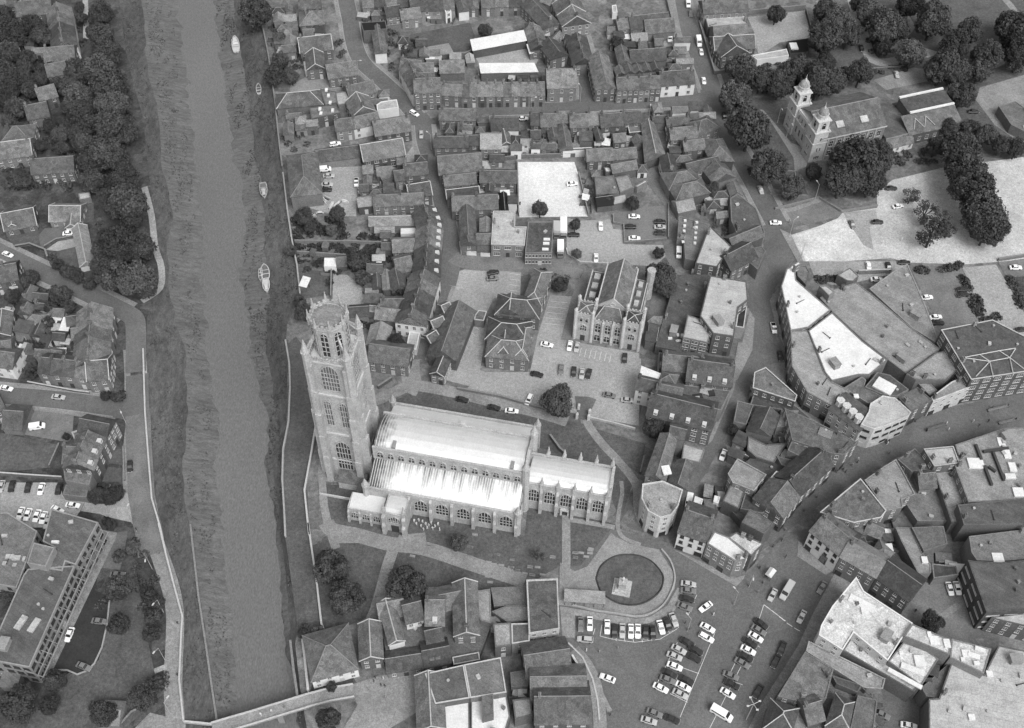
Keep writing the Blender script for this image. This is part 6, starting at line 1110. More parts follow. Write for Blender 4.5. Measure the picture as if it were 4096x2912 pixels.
tile('F'); bwall('dark yard wall round chapel school corner', '1590,190 1715,600 1900,570', 1.8, .5, 'brick', cap='ridge'); bwall('wall beside main road at car bay', '1330,0 1390,250', 1.6); bwall('wall along back of terrace yards', '-20,1290 200,1265 600,1255', 1.8)
tile('G'); bwall('dark wall along school yard north side', '60,120 530,75', 2.2, .4, 'brick'); bwall('iron fence east of school yard', '535,95 580,265', 1.8, .2, 'frame_dark'); bwall('church forecourt edge wall', '60,1330 450,1380 460,1560 250,1560', .6); bwall('park wall between yard and trees', '190,520 410,490', 1.6, .5, 'brick'); bwall('low park boundary wall behind church hall', '850,590 1080,560 1350,540', 1.0)
tile('J'); bwall('long low wall on north side of bright car park', '290,280 640,190 820,300 1110,255', 1.0, .4, 'brick', cap='ridge'); bwall('store yard wall with pale coping', '950,795 1210,785', 2.0, .4, 'brick', cap='ridge_white'); bwall('dark wall at right edge of car park', '2070,690 2400,640', 1.4, .5, 'brick')
tile('N'); bwall('white coped wall around island yard', '865,580 950,590 1000,625', 1.8, .3, 'brick', cap='ridge_white'); bwall('dark wall with pale coping behind lane car park', '870,830 1000,890 1070,935 1180,950', 2.2, .4, 'brick', cap='ridge_white'); bwall('round yard wall west of hall', '840,620 960,640 975,800 985,860', 2, .4, 'brick'); bwall('low path wall by round ended building', '150,860 120,990', 1)
tile('C'); bwall('white topped wall behind office parking bays', '0,1000 200,1015 505,1035', 1.5, .3, 'brick', cap='ridge_white'); bwall('white garden wall by van yard', '185,640 250,490', 1.8, .3, 'render_white', cap='ridge_white'); bwall('front garden wall with pale coping on west street', '225,265 600,335 720,350', .9, .3, 'brick', cap='ridge_white'); bwall('riverside promenade parapet wall', '1150,0 1165,500 1195,900 1220,1200 1285,1420 1330,1620', .9, .35, 'stone', cap='ridge_white'); bwall('garden wall of tall terrace', '990,780 1000,1050', .9); bwall('lawn wall behind terrace', '480,760 400,940', 1.2, .3, 'brick', cap='ridge')
tile('D'); bwall('pale parapet along the lower promenade to the footbridge', '1275,0 1330,230 1400,500 1465,740 1455,900 1440,1250 1475,1580', 1.0, .35, 'stone', cap='ridge_white'); bwall('lower river retaining wall on west bank', [P(x, y, -1.6) for x, y in ((1525, 0), (1590, 570), (1640, 900), (1690, 1250), (1740, 1590))], .5, .4, 'stone', z=-1.7); bwall('flood wall corner at bridge foot', '1475,1580 1600,1592 1720,1605', 1.0, .35, 'stone', cap='ridge_white'); bwall('edge wall of dark office car park', '880,600 860,800 820,980 760,1110 700,1170 620,1200 540,1165 430,1165', .4, .3, 'stone', cap='kerb'); bwall('dark garden wall at bottom by trees', '960,1624 1060,1510 1140,1470', 1.4, .4, 'brick')
tile('B'); bwall('dark hedge wall beside bungalow drive', '130,560 250,540 380,590 400,650', 1.0, .5, 'slate_dark'); bwall('drive edge wall of garage range', '370,560 470,500 640,470', .8, .4, 'slate_dark')
tile('L'); bwall('low curved railing wall round the oval green', [p for p in smooth(pts('1290,200 1360,290 1395,400 1385,500 1310,640 1200,715 1085,738 940,715 760,690 580,645'))], .7, .3, 'stone', cap='kerb'); bwall('white fascia wall of curved shopfront', '570,1090 640,1210 690,1330', 4.2, .4, 'render_white', name='shopfront_fascia', cap='render_white'); bwall('white kerb wall on curved market pavement', '545,945 660,1060 740,1230 780,1400 795,1560', .25, .3, 'kerb', cap='ridge_white')
# grass kerb of the oval
tile('L'); m = MB()
for i in range(len(ov)):
    a, b = ov[i], ov[(i+1) % len(ov)]; m.bar((a.x, a.y, .34), (b.x, b.y, .34), .26)
tag(m.build('oval_hedge', 'leaf_dark'), 'low dark clipped edging hedge round the oval green', 'hedge')

# ================================================================ FOOTBRIDGE
tile('K'); q = [P(x, y, 1.2) for x, y in ((-300, 1640), (-160, 1598), (0, 1552), (240, 1478), (480, 1404), (660, 1358), (830, 1328))]
FBR = thing('footbridge', 'long concrete footbridge with pale railings crossing the river', 'bridge', tuple(q[0]))
l, r_ = offset_line(q, 1.7), offset_line(q, -1.7); m = MB()
for i in range(len(q)-1): m.prism([Vector((p.x, p.y)) for p in (r_[i], r_[i+1], l[i+1], l[i])], .7, 1.2, bot=True)
m.build('deck', 'paving', FBR, tuple(q[0]))
for sd_ in (l, r_):
    m = MB()
    for a, b in zip(sd_, sd_[1:]):
        for z in (2.3, 1.8): m.bar((a.x, a.y, z), (b.x, b.y, z), .1)
        d = b-a; m.prism([(a.x, a.y), (b.x, b.y), (b.x-.0, b.y+.25), (a.x, a.y+.25)], .6, 1.45)
        n_ = int(d.length/2)
        for k in range(n_): p = a.lerp(b, k/n_); m.bar((p.x, p.y, 1.2), (p.x, p.y, 2.3), .06)
    m.build('railing', 'ridge_white', FBR, tuple(q[0]))
for k in (1, 3): m = MB(); p = q[k]; m.box(p.x-.8, p.x+.8, p.y-1.5, p.y+1.5, -5, .7); m.build('pier', 'concrete', FBR, tuple(q[0]))
# ================================================================ VEHICLES
CM = {}
PAINT = dict(w=('white', .8), l=('light grey', .42), m=('mid grey', .17), d=('dark', .03))
for k, (nm, v) in PAINT.items(): mat('paint_'+k, v, a=0, b=.03, rough=.35, spec=.5)
KIND = dict(c=('saloon car', 4.2, 1.62), e=('estate car', 4.3, 1.65), v=('van', 4.6, 1.85), p=('pickup truck', 4.5, 1.75), b=('minibus', 6.0, 2.0), t=('lorry', 8.5, 2.4), k=('box lorry', 6.2, 2.3))
def loft_x(mb, secs):
    """secs: (x, half width, z0, z1) cross sections with chamfered top"""
    rows = []
    for x, hw, z0, z1 in secs:
        i = len(mb.v); c = min(.12, hw*.2); mb.v += [(x, -hw, z0), (x, -hw, z1-c), (x, -hw+c, z1), (x, hw-c, z1), (x, hw, z1-c), (x, hw, z0)]; rows.append(i)
    for a, b in zip(rows, rows[1:]):
        for k in range(5): mb.f.append((a+k, b+k, b+k+1, a+k+1))
    mb.f.append(tuple(rows[0]+k for k in range(6))); mb.f.append(tuple(rows[-1]+k for k in range(5, -1, -1)))
def car_meshes(kind, col):
    if (kind, col) in CM: return CM[kind, col]
    nm, L_, W_ = KIND[kind]; h = L_/2; w = W_/2; pm = 'paint_'+col; P_ = []
    def mk(n, m, fn): b = MB(); fn(b); P_.append((n, b.mesh(n, m)))
    if kind in 'ce':
        back = -h*.98
        mk('body', pm, lambda b: loft_x(b, [(-h, w*.86, .38, .72), (-h+.15, w*.97, .28, .86), (-h*.4, w, .25, .88), (h*.35, w, .25, .86), (h*.8, w*.96, .28, .8), (h, w*.84, .36, .66)]))
        r0, r1, g0, g1 = (-h*.42, h*.12, -h*.74, h*.42) if kind == 'c' else (-h*.8, h*.12, -h*.95, h*.42)
        mk('window_glass', 'glass', lambda b: b.frus([(g0, -w*.9), (g1, -w*.9), (g1, w*.9), (g0, w*.9)], .86, [(r0, -w*.74), (r1, -w*.74), (r1, w*.74), (r0, w*.74)], 1.33))
        mk('roof', pm, lambda b: (b.frus([(r0-.06, -w*.77), (r1+.06, -w*.77), (r1+.06, w*.77), (r0-.06, w*.77)], 1.32, [(r0, -w*.7), (r1, -w*.7), (r1, w*.7), (r0, w*.7)], 1.4), [b.bar((r1*.5+r0*.5, s*w*.77, 1.34), (g0*.5+g1*.5, s*w*.92, .86), .05) for s in (-1, 1)], [b.bar((rx, s*w*.75, 1.34), (gx, s*w*.91, .86), .045) for s in (-1, 1) for rx, gx in ((r0, g0), (r1, g1))]))
        mk('bumper', 'metal', lambda b: b.box(h-.06, h+.07, -w*.88, w*.88, .38, .5)); mk('bumper', 'metal', lambda b: b.box(-h-.07, -h+.06, -w*.88, w*.88, .4, .52))
        for s in (-1, 1): mk('headlight', 'frame_white', lambda b: b.box(h-.1, h+.03, s*w*.66-.14, s*w*.66+.14, .52, .66))
        axl = (-h*.6, h*.62); wr = .3
    elif kind in 'vb':
        z = 1.95 if kind == 'v' else 2.3
        mk('body', pm, lambda b: (loft_x(b, [(-h, w*.95, .4, z-.05), (-h+.1, w, .35, z), (h*.45, w, .35, z), (h*.62, w*.97, .35, z*.72), (h*.9, w*.95, .35, 1.05), (h, w*.86, .4, .85)])))
        mk('windscreen', 'glass', lambda b: b.poly([(h*.475, -w*.85, z*.96), (h*.475, w*.85, z*.96), (h*.66, w*.86, z*.69), (h*.66, -w*.86, z*.69)][::-1]) if 0 else b.frus([(h*.5, -w*.86), (h*.66, -w*.86), (h*.66, w*.86), (h*.5, w*.86)], z*.7, [(h*.42, -w*.82), (h*.5, -w*.82), (h*.5, w*.82), (h*.42, w*.82)], z+.01))
        for s in (-1, 1): mk('side_window', 'glass', lambda b: b.box(h*.05 if kind == 'v' else -h*.85, h*.4, s*(w+.005)-.01, s*(w+.005)+.01, z*.6, z*.88))
        mk('bumper', 'metal', lambda b: b.box(h-.06, h+.07, -w*.9, w*.9, .4, .55)); axl = (-h*.6, h*.62); wr = .34
    elif kind == 'p':
        mk('body', pm, lambda b: loft_x(b, [(-h, w*.95, .4, .9), (-h*.1, w, .35, .95), (h*.6, w*.98, .35, .95), (h, w*.88, .4, .8)])); mk('load_bed', 'tyre', lambda b: b.box(-h*.92, -h*.12, -w*.8, w*.8, .9, .94))
        mk('window_glass', 'glass', lambda b: b.frus([(-h*.1, -w*.9), (h*.5, -w*.9), (h*.5, w*.9), (-h*.1, w*.9)], .94, [(-h*.05, -w*.76), (h*.25, -w*.76), (h*.25, w*.76), (-h*.05, w*.76)], 1.5)); mk('roof', pm, lambda b: b.box(-h*.08, h*.27, -w*.78, w*.78, 1.5, 1.58)); axl = (-h*.6, h*.62); wr = .34
    else:
        mk('cargo_box', pm, lambda b: b.box(-h, h*.62, -w, w, .9, 3.5)); mk('cab', 'paint_m', lambda b: loft_x(b, [(h*.66, w*.94, .5, 2.5), (h*.9, w*.94, .5, 2.4), (h, w*.9, .5, 1.5)])); mk('windscreen', 'glass', lambda b: b.box(h*.93, h*.99, -w*.8, w*.8, 1.5, 2.2)); mk('chassis', 'tyre', lambda b: b.box(-h*.98, h*.9, -w*.5, w*.5, .5, .9)); axl = (-h*.7, h*.7); wr = .48
    wh = MB(); 
    for i in range(10):
        t0, t1 = i*.6283, (i+1)*.6283
        wh.poly([(wr*math.cos(t0), -.1, wr*math.sin(t0)), (wr*math.cos(t1), -.1, wr*math.sin(t1)), (wr*math.cos(t1), .1, wr*math.sin(t1)), (wr*math.cos(t0), .1, wr*math.sin(t0))])
    for s in (-.1, .1): wh.poly([(wr*math.cos(i*.6283), s, wr*math.sin(i*.6283)) for i in range(10)])
    wm2 = wh.mesh('wheel', 'tyre'); hub = MB(); hub.bar((0, -.12, 0), (0, .12, 0), wr*.55, 8); hm = hub.mesh('hub_cap', 'metal')
    CM[kind, col] = (P_, wm2, hm, axl, wr, w); return CM[kind, col]
def car(x, y, dx, dy, kind, col, label, group):
    a = P(x, y, .7); b = P(x+dx*20, y+dy*20, .7); rz = math.atan2(b.y-a.y, b.x-a.x)
    P_, wm2, hm, axl, wr, w = car_meshes(kind, col); nm = KIND[kind][0].replace(' ', '_')
    t = thing(nm, label, KIND[kind][0].split()[-1] if kind in 'ce' else KIND[kind][0], (a.x, a.y, .21), rz, group)
    for n, me in P_: inst(n, me, t)
    for ax in axl:
        for s in (-1, 1): o = inst('wheel', wm2, t, (ax, s*(w-.1), wr)); 
    return t
def cars(tl, place, lst):
    tile(tl); L_ = []
    for q in lst.split():
        q = q.split(','); L_.append((float(q[0]), float(q[1]), float(q[2]), float(q[3]), q[4][0], q[4][1] if len(q[4]) > 1 else 'c'))
    L_.sort(); cnt = {}; tot = {}
    for q in L_: tot[q[4], q[5]] = tot.get((q[4], q[5]), 0)+1
    for q in L_:
        k = (q[4], q[5]); i = cnt.get(k, 0); cnt[k] = i+1
        lab = '%s %s %s' % (PAINT[q[4]][0], KIND[q[5]][0], place) if tot[k] == 1 else '%s %s %s, %s from left' % (PAINT[q[4]][0], KIND[q[5]][0], place, num(i))
        car(q[0], q[1], q[2], q[3], q[5], q[4], lab, 'vehicles '+place)
cars('L', 'in the curved row below the oval green', '645,795,0,1,m 718,790,0,1,w 857,815,0,1,w 915,850,0,1,d 978,845,0,1,l 1047,850,0,1,w 1102,850,0,1,w 1165,855,0,1,d 1222,860,.1,1,d 1287,818,.3,1,w 1340,795,.4,1,d 1390,758,.4,1,l 680,915,-1,-.1,le')
cars('L', 'in the short column right of the oval green', '1507,472,1,.15,l 1505,525,1,.1,m 1495,590,1,.25,d 1475,655,1,.4,m'); cars('L', 'driving across the market place', '1645,655,-1,.7,w 860,1225,-1,-.4,w 2180,560,-.5,1,l')
cars('L', 'in the slanting middle rows of the market', '1660,822,1,.55,w 1650,900,1,.55,we 1495,938,1,.55,d 1565,1002,1,.5,d 1430,997,1,.5,l 1395,1050,1,.4,l 1397,1130,1,.4,w 1550,1062,1,.5,d 1357,1188,1,.5,d 1340,1237,1,.4,m 1490,1240,1,.5,d 1285,1303,1,.5,w 1465,1292,1,.5,w 1440,1352,1,.5,l 1235,1505,1,.4,m 1190,1565,1,.3,l 1375,1552,1,.4,d')
cars('L', 'in the right hand slanting row of the market', '2088,790,1,.7,d 2068,842,1,.6,m 2045,897,1,.6,w 2000,942,1,.6,d 1985,1002,1,.5,w 1963,1055,1,.5,d 1935,1105,1,.6,m 1845,1205,1,.4,m 1855,1275,1,.5,d 1822,1347,1,.6,w'); cars('L', 'parked along the right kerb of the market', '2255,985,-.4,1,d 2205,1090,-.5,1,d 2065,1330,-.6,1,d 1772,1512,1,.6,wb')
cars('M', 'on the roadway at the east of the market', '385,530,-.6,1,lb 505,735,-.5,1,l 668,500,-.6,1,m'); cars('M', 'in the yards behind the market store', '1690,510,.3,1,w 1750,505,.3,1,w 1145,1515,1,.5,m 1362,1605,1,.2,w')
cars('I', 'on the pale car park above the court house', '805,410,.1,1,w 768,665,0,1,w 590,478,1,0,d'); cars('I', 'on the raised dark car park', '1073,332,1,0,w 1045,413,1,0,d 1280,373,1,0,d 1280,417,1,0,l 1280,464,1,0,d 1075,506,1,0,w'); cars('I', 'alone on the bright yard', '578,70,1,-.1,w')
cars('I', 'in front of the court house', '375,1357,1,.2,w 558,1367,-.2,1,w 615,1377,-.2,1,l 997,1467,-.1,1,d 488,1555,-.1,1,m 590,1575,-.1,1,d 655,1590,-.1,1,l 708,1592,-.3,1,d 295,1595,1,.2,d'); cars('I', 'in the back lane by the works', '1585,792,1,.1,wv 1430,628,0,1,wv'); cars('I', 'on the main road bend', '2205,382,1,0,w 2085,120,.4,1,l 2190,1225,.2,1,wp 2243,1447,.2,1,d'); cars('I', 'beside the ribbed workshop', '507,450,0,1,wt 452,462,0,1,lk 482,612,0,1,wk')
cars('Z', 'by the churchyard north wall', '345,112,1,.2,d 640,187,1,.2,d 805,217,1,.1,w 965,112,-.5,1,we 1712,72,1,.2,m 1880,117,1,.1,l'); cars('N', 'beside the narrow lane', '785,840,-.4,1,w 510,1210,-.2,1,wv')
cars('J', 'on the large bright car park', '1275,250,1,-.2,w 1222,106,1,0,d 1110,376,1,0,d 910,395,.4,1,m'); cars('J', 'behind the triangular store roof', '1040,732,.2,1,w 1200,732,.3,1,d 1105,836,1,0,w 1325,700,1,0,d'); cars('J', 'on the right hand grey car park', '1505,980,1,-.1,w 1577,1137,1,-.1,w 1597,1182,1,0,d 1790,915,1,-.1,d 1790,957,1,-.2,d 2217,740,1,0,w 2262,1237,1,-.1,d')
cars('F', 'in the side street at the top', '468,115,.3,1,w 508,210,.3,1,w 552,342,.3,1,w 650,168,1,-.3,w 500,290,.3,1,l'); cars('F', 'on the main road at the top', '1505,35,.1,1,wv 1525,107,.1,1,m 1590,340,.2,1,wb 1610,417,.2,1,w 1630,647,.2,1,w 1795,927,.3,1,d 2005,1372,.3,1,d'); cars('F', 'in the small car bay', '1278,320,.2,1,d 1358,312,0,1,wv'); cars('F', 'in the yards below the cross street', '182,948,1,0,w 197,1195,0,1,d')
cars('E', 'on the road junction at upper left', '1315,907,1,.6,we 1370,1077,0,1,l'); cars('E', 'in the builder yard by the river', '600,1357,1,-.1,wv 630,1407,1,0,l 617,1477,1,0,l 612,1518,1,0,d 850,1460,0,1,wp 755,677,1,0,m 680,1152,1,-.2,we'); cars('H', 'on the triangular car park', '1945,780,1,-.2,d 1940,827,1,-.1,m')
cars('C', 'on the west street', '52,307,1,.2,w 467,377,1,.1,l'); cars('C', 'in the yard behind the west street', '300,614,1,-.15,wv'); cars('C', 'by the river road houses', '1040,930,0,1,d 820,1087,1,.1,d'); cars('C', 'in the office car park', '330,1112,-.3,1,w 225,1097,-.3,1,d 95,1092,-.3,1,d 470,1112,-.3,1,d 10,1092,-.3,1,l 460,1277,1,.5,w 583,1242,1,.1,w 165,1307,-.4,1,w 222,1317,-.4,1,w 295,1328,-.4,1,w 348,1342,-.4,1,w 385,1378,-.4,1,l')
cars('D', 'on the dark office drive', '795,770,1,.1,m 555,877,-.4,1,w 670,1132,1,.4,m 940,397,1,0,m'); cars('B', 'on the west bank road', '65,619,1,.4,w'); cars('B', 'on the bungalow drive', '572,442,1,-.1,w'); cars('G', 'under the park trees', '985,387,.3,1,d 860,552,1,0,d 1265,597,.3,1,l 1880,892,1,0,d')

# ================================================================ BOATS
def boat(tl, x, y, dx, dy, L_, W_, cabin, label, col='frame_white', z=-3.4):
    tile(tl); a = P(x, y, z); b = P(x+dx*20, y+dy*20, z); rz = math.atan2(b.y-a.y, b.x-a.x); t = thing('boat', label, 'boat', (a.x, a.y, z-.3), rz, 'boats moored on the east mud'); h = L_/2; w = W_/2; m = MB()
    st = [(-h, .75), (-h*.6, .95), (0, 1), (h*.45, .85), (h*.8, .45), (h, .04)]
    def ring(s, z_, k=1): return [(x_*k, -w*f*s, z_) for x_, f in st]+[(x_*k, w*f*s, z_) for x_, f in st[::-1]]
    a0, b0 = ring(.7, 0, .95), ring(1, 1.0); m.frus(a0, 0, b0, 1.0, top=False); c0 = ring(.82, 1.0, .95); n = len(b0); i = len(m.v)
    m.v += [(p[0], p[1], 1.0) for p in b0]+[(p[0], p[1], 1.06) for p in c0]+[(p[0], p[1], .55) for p in c0]
    for k in range(n): j = (k+1) % n; m.f.append((i+k, i+j, i+n+j, i+n+k)); m.f.append((i+n+k, i+n+j, i+2*n+j, i+2*n+k))
    m.build('hull', col, t); f = MB(); f.poly([(p[0], p[1], .5) for p in c0]); f.build('floor', 'timber' if cabin < 2 else col, t)
    for k in range(2): s = MB(); xs = -h*.35+k*h*.5; s.box(xs-.15, xs+.15, -w*.8, w*.8, .75, .82); s.build('thwart', 'timber_pale', t)
    if cabin:
        s = MB(); s.frus([(-h*.1, -w*.7), (h*.6, -w*.45), (h*.6, w*.45), (-h*.1, w*.7)], .8, [(0, -w*.6), (h*.5, -w*.38), (h*.5, w*.38), (0, w*.6)], 1.7); s.build('cabin', col, t); s = MB(); s.box(-.1, .02, -w*.55, w*.55, 1.1, 1.6); s.build('cabin_window', 'glass', t)
        s = MB(); s.bar((-h*.9, 0, 1.0), (-h*1.1, 0, .2), .12); s.build('rudder', 'timber', t)
    return t
boat('A', 1958, 370, -.12, -1, 11.5, 3.2, 2, 'white cabin cruiser on the mud near the top of the river', z=-2.2); boat('A', 2150, 742, -.1, -1, 6.5, 2.1, 0, 'small pale open dinghy below the cabin cruiser', z=-1.2); boat('B', 2192, 92, .12, 1, 8.2, 2.9, 1, 'dark decked cabin boat on the mid river mud', 'felt_light', z=-1.7); boat('B', 2203, 765, -.15, -1, 7.2, 3.1, 0, 'broad open boat with white gunwale among the three', z=-2.1); boat('B', 2166, 795, 0, 1, 5.6, 1.6, 0, 'narrow rowing boat beside the broad open boat', z=-2.3); boat('B', 2213, 882, .1, 1, 6.4, 2.6, 2, 'white decked boat pointing downstream, lowest of the three', z=-2.1)

# ================================================================ STATUE, SHELTER, STREET FURNITURE
tile('L'); p = P(975, 505, .2); ST = thing('statue', 'pale standing statue on stepped square plinth in the oval green', 'statue', (p.x, p.y, .2), math.radians(-12))
for n, m_, fn in (('step', 'stone', lambda b: b.box(-2.5, 2.5, -2.5, 2.5, 0, .4)), ('step', 'stone', lambda b: b.box(-1.9, 1.9, -1.9, 1.9, .4, .8)), ('plinth', 'felt_light', lambda b: (b.frus([(-1.1, -1.1), (1.1, -1.1), (1.1, 1.1), (-1.1, 1.1)], .8, [(-.9, -.9), (.9, -.9), (.9, .9), (-.9, .9)], 3.6), b.box(-1.1, 1.1, -1.1, 1.1, 3.6, 3.9)))): b = MB(); fn(b); b.build(n, m_, ST)
def human(mb, h=1.75, s=1.0, z=0.0, st=.12):
    """one low continuous figure: legs, coat, arms, head"""
    k = h/1.75
    ring = lambda cx, cy, rx, ry, z_: [(cx+rx*k*math.cos(t*math.pi/4), cy+ry*k*math.sin(t*math.pi/4), z_*k+z) for t in range(8)]
    def tube(rs):
        i = len(mb.v)
        for r in rs: mb.v += r
        for a in range(len(rs)-1):
            for q in range(8): mb.f.append((i+a*8+q, i+a*8+(q+1) % 8, i+a*8+8+(q+1) % 8, i+a*8+8+q))
        mb.f.append(tuple(i+(len(rs)-1)*8+q for q in range(8))); mb.f.append(tuple(i+q for q in range(7, -1, -1)))
    for sd_ in (-1, 1): tube([ring(sd_*st+.06, sd_*.09, .11, .05, 0), ring(sd_*st, sd_*.09, .06, .06, .1), ring(sd_*st*.6, sd_*.1, .08, .08, .48), ring(0, sd_*.09, .1, .1, .88)])
    tube([ring(0, 0, .14, .19, .82), ring(0, 0, .13, .17, 1.05), ring(0, 0, .14, .22, 1.38), ring(0, 0, .07, .08, 1.48), ring(0, 0, .06, .06, 1.53), ring(.02, 0, .1, .08, 1.6), ring(.02, 0, .1, .085, 1.68), ring(0, 0, .05, .04, 1.76)])
    for sd_ in (-1, 1): tube([ring(0, sd_*.23, .06, .06, 1.38), ring(-.02*sd_, sd_*.27, .05, .05, 1.1), ring(.1, sd_*.26, .04, .04, .86), ring(.13, sd_*.26, .03, .02, .74)])
b = MB(); human(b, 2.6, z=3.9, st=.06); b.build('figure', 'render_white', ST)
tile('L'); p = P(672, 650, .2); SHL = thing('bus_shelter', 'long low flat roofed shelter beside the oval green', 'shelter', (p.x, p.y, .2), math.radians(-3))
for n, m_, fn in (('roof', 'felt_pale', lambda b: b.box(-5.6, 5.6, -.2, 3.6, 2.4, 2.6)), ('back_wall', 'brick', lambda b: b.box(-5.4, 5.4, 3.2, 3.4, 0, 2.4)), ('bench', 'timber', lambda b: b.box(-5, 5, 2.4, 2.9, .4, .5))): b = MB(); fn(b); b.build(n, m_, SHL)
for k in range(5): b = MB(); b.bar((-5.3+k*2.65, 0, 0), (-5.3+k*2.65, 0, 2.4), .07); b.build('post', 'iron', SHL)
tile('M'); p = P(245, 412, 0); KS = thing('market_stall', 'small white topped stall in the market roadway', 'stall', (p.x, p.y, .2), .9); b = MB(); b.frus([(-1.5, -1), (1.5, -1), (1.5, 1), (-1.5, 1)], 2.2, [(-1.3, -.1), (1.3, -.1), (1.3, .1), (-1.3, .1)], 2.8); b.build('canopy', 'render_white', KS)
for x, y in ((-1.4, -.9), (1.4, -.9), (1.4, .9), (-1.4, .9)): b = MB(); b.bar((x, y, 0), (x, y, 2.2), .05); b.build('post', 'iron', KS)
b = MB(); b.box(-1.3, 1.3, -.8, .2, .8, .9); b.build('counter', 'timber', KS)
tile('Z'); p = P(1500, 200); GT = thing('gate_pillars', 'pair of stone gate piers at the churchyard lane entrance', 'gate', (p.x, p.y, 0))
for x, y in ((1408, 285), (1515, 300), (1525, 250), (1425, 200)): q = P(x, y); b = MB(); b.box(q.x-.4, q.x+.4, q.y-.4, q.y+.4, 0, 2.4); b.ngon(q.x, q.y, .6, 4, 2.4, 3, .1, math.pi/4); b.build('pier', 'stone_pale', GT, tuple(GT.location))
lp = MB(); lp.ngon(0, 0, .11, 8, 0, 7.5, .06); lp.bar((0, 0, 7.4), (0, -1.4, 7.9), .06); LPOLE = lp.mesh('post', 'metal'); lp = MB(); lp.box(-.18, .18, -2.0, -1.2, 7.82, 8.0); LHEAD = lp.mesh('lamp_head', 'frame_white')
def lamps(tl, where, s):
    tile(tl)
    for i, q in enumerate(s.split()):
        x, y = map(float, q.split(',')); p = P(x, y); t = thing('street_lamp', 'street lamp %s, %s from the top' % (where, ORD[i]), 'street lamp', (p.x, p.y, .1), R()*6.28, 'street lamps'); inst('post', LPOLE, t); inst('lamp_head', LHEAD, t)
lamps('D', 'on the west promenade', '1220,355 1310,700 1320,1080 1365,1510'); lamps('C', 'by the river road', '1010,590 1060,1390'); lamps('J', 'along the main road bend', '410,480 500,660 480,700'); lamps('L', 'in the market place', '1870,640 1500,850 1990,500'); lamps('E', 'on the roads at upper left', '870,610 1360,880 1450,1200'); lamps('F', 'along the cross street', '250,910 1190,950 640,820'); lamps('G', 'by the church forecourt', '310,985 380,1105 610,1600')
tile('M'); p = P(60, 1560); TW = thing('tall_twin_lamp', 'tall four headed lamp mast in the market car park', 'lamp mast', (p.x, p.y, .1)); b = MB(); b.ngon(0, 0, .16, 8, 0, 11, .09); b.build('mast', 'metal', TW)
for k in range(4): t = k*math.pi/2+.4; b = MB(); b.bar((0, 0, 10.8), (1.6*math.cos(t), 1.6*math.sin(t), 11.1), .07); b.box(1.7*math.cos(t)-.3, 1.7*math.cos(t)+.3, 1.7*math.sin(t)-.2, 1.7*math.sin(t)+.2, 11.05, 11.25); b.build('lamp_arm', 'frame_white', TW)
tile('N'); p = P(240, 170); b = MB(); b.ngon(0, 0, .09, 6, 8, 15, .04); o = b.build('flagpole', 'frame_white'); o.location = (p.x, p.y+6, 0); tag(o, 'thin white flagpole on the cafe roof terrace', 'flagpole')
# gravestones
gs = MB(); gs.box(-.8, .8, -.35, .35, 0, .25); gs.box(-.7, .7, -.27, .27, .25, .33); GLED = gs.mesh('grave_slab', 'concrete'); gs = MB(); gs.box(-.4, .4, -.08, .08, 0, 1.0); gs.ngon(0, 0, .1, 4, 1, 1.05); GST = gs.mesh('headstone', 'stone')
def graves(tl, where, s):
    tile(tl)
    for i, q in enumerate(s.split()):
        x, y = map(float, q.split(',')); p = P(x, y); o = inst('grave_slab', GLED, None, (p.x, p.y, .05), math.radians(-12+R()*8)); tag(o, 'flat pale grave slab %s, %s in line' % (where, num(i)), 'grave', 'grave slabs in the churchyard')
graves('K', 'along the churchyard path', '1445,168 1300,250 1760,175 1980,240 2010,325 2085,340 2140,365 2255,400 2240,340 1910,300 1950,315 1920,460 1900,415 1800,80 2100,275'); graves('L', 'on the chancel lawn', '90,340 140,365 200,390 260,405 340,400 420,255 600,225 602,262 650,225 720,205 690,255 240,335 300,340 100,275'); graves('Z', 'south of the aisle', '50,1475 420,1480 670,1555 1185,1578 1395,1580 1400,1535 1540,1500 1530,1540 810,1600')
# ================================================================ PEOPLE
PM = {}
for k, v in (('dark', 'slate_dark'), ('pale', 'render_white'), ('grey', 'asbestos')): b = MB(); human(b, 1.75); PM[k] = b.mesh('body', v)
def people(tl, where, s, k0=None, z=.1):
    tile(tl)
    for i, q in enumerate(s.split()):
        x, y = map(float, q.split(',')[:2]); c = k0 or random.choice(('dark', 'dark', 'grey', 'pale')); p = P(x, y)
        o = inst('person', PM[c], None, (p.x, p.y, z+.06), R()*6.28); tag(o, 'person in %s clothes %s, %s from left' % (c, where, num(i)), 'person', 'people '+where)
people('Y', 'standing in the group by the church porch', '905,1525 920,1545 935,1520 950,1560 960,1530 965,1580 980,1545 990,1570 1000,1555 1015,1540 1025,1575 1040,1560 1060,1545 1070,1580', 'pale')
people('K', 'on the square by the footbridge', '950,1325 992,1255 1005,1228 1050,1290 1068,1235 1080,1297 1085,1392 1250,1120 1270,1130'); people('K', 'on the footbridge', '95,1535 180,1508 280,1480', z=1.2); people('L', 'walking in the market place', '690,1010 795,1022 880,1525 940,992 1480,790 1505,845 1705,725 2075,350 2100,470'); people('N', 'in the shopping street', '1280,1450 1330,1320 1430,1295 1530,1185 1690,985 1740,965 1760,985 1810,930 1855,905 1860,885 2095,760 2105,740 2110,835 1250,1530 1210,1440'); people('O', 'on the wide pedestrian street', '690,772 720,790 725,912 1030,545 1410,642 1690,548 1760,595 1865,545 2180,525 2240,640 1160,650 1385,575 1910,390 2095,365'); people('M', 'crossing at the market corner', '85,490 150,545 165,352 190,470 270,180 365,45 375,262 1410,695'); people('D', 'strolling on the promenade', '1275,235 1425,795 1425,1207 1095,45 1100,70'); people('J', 'near the bright car park', '400,385 420,415 1300,530 1150,552')
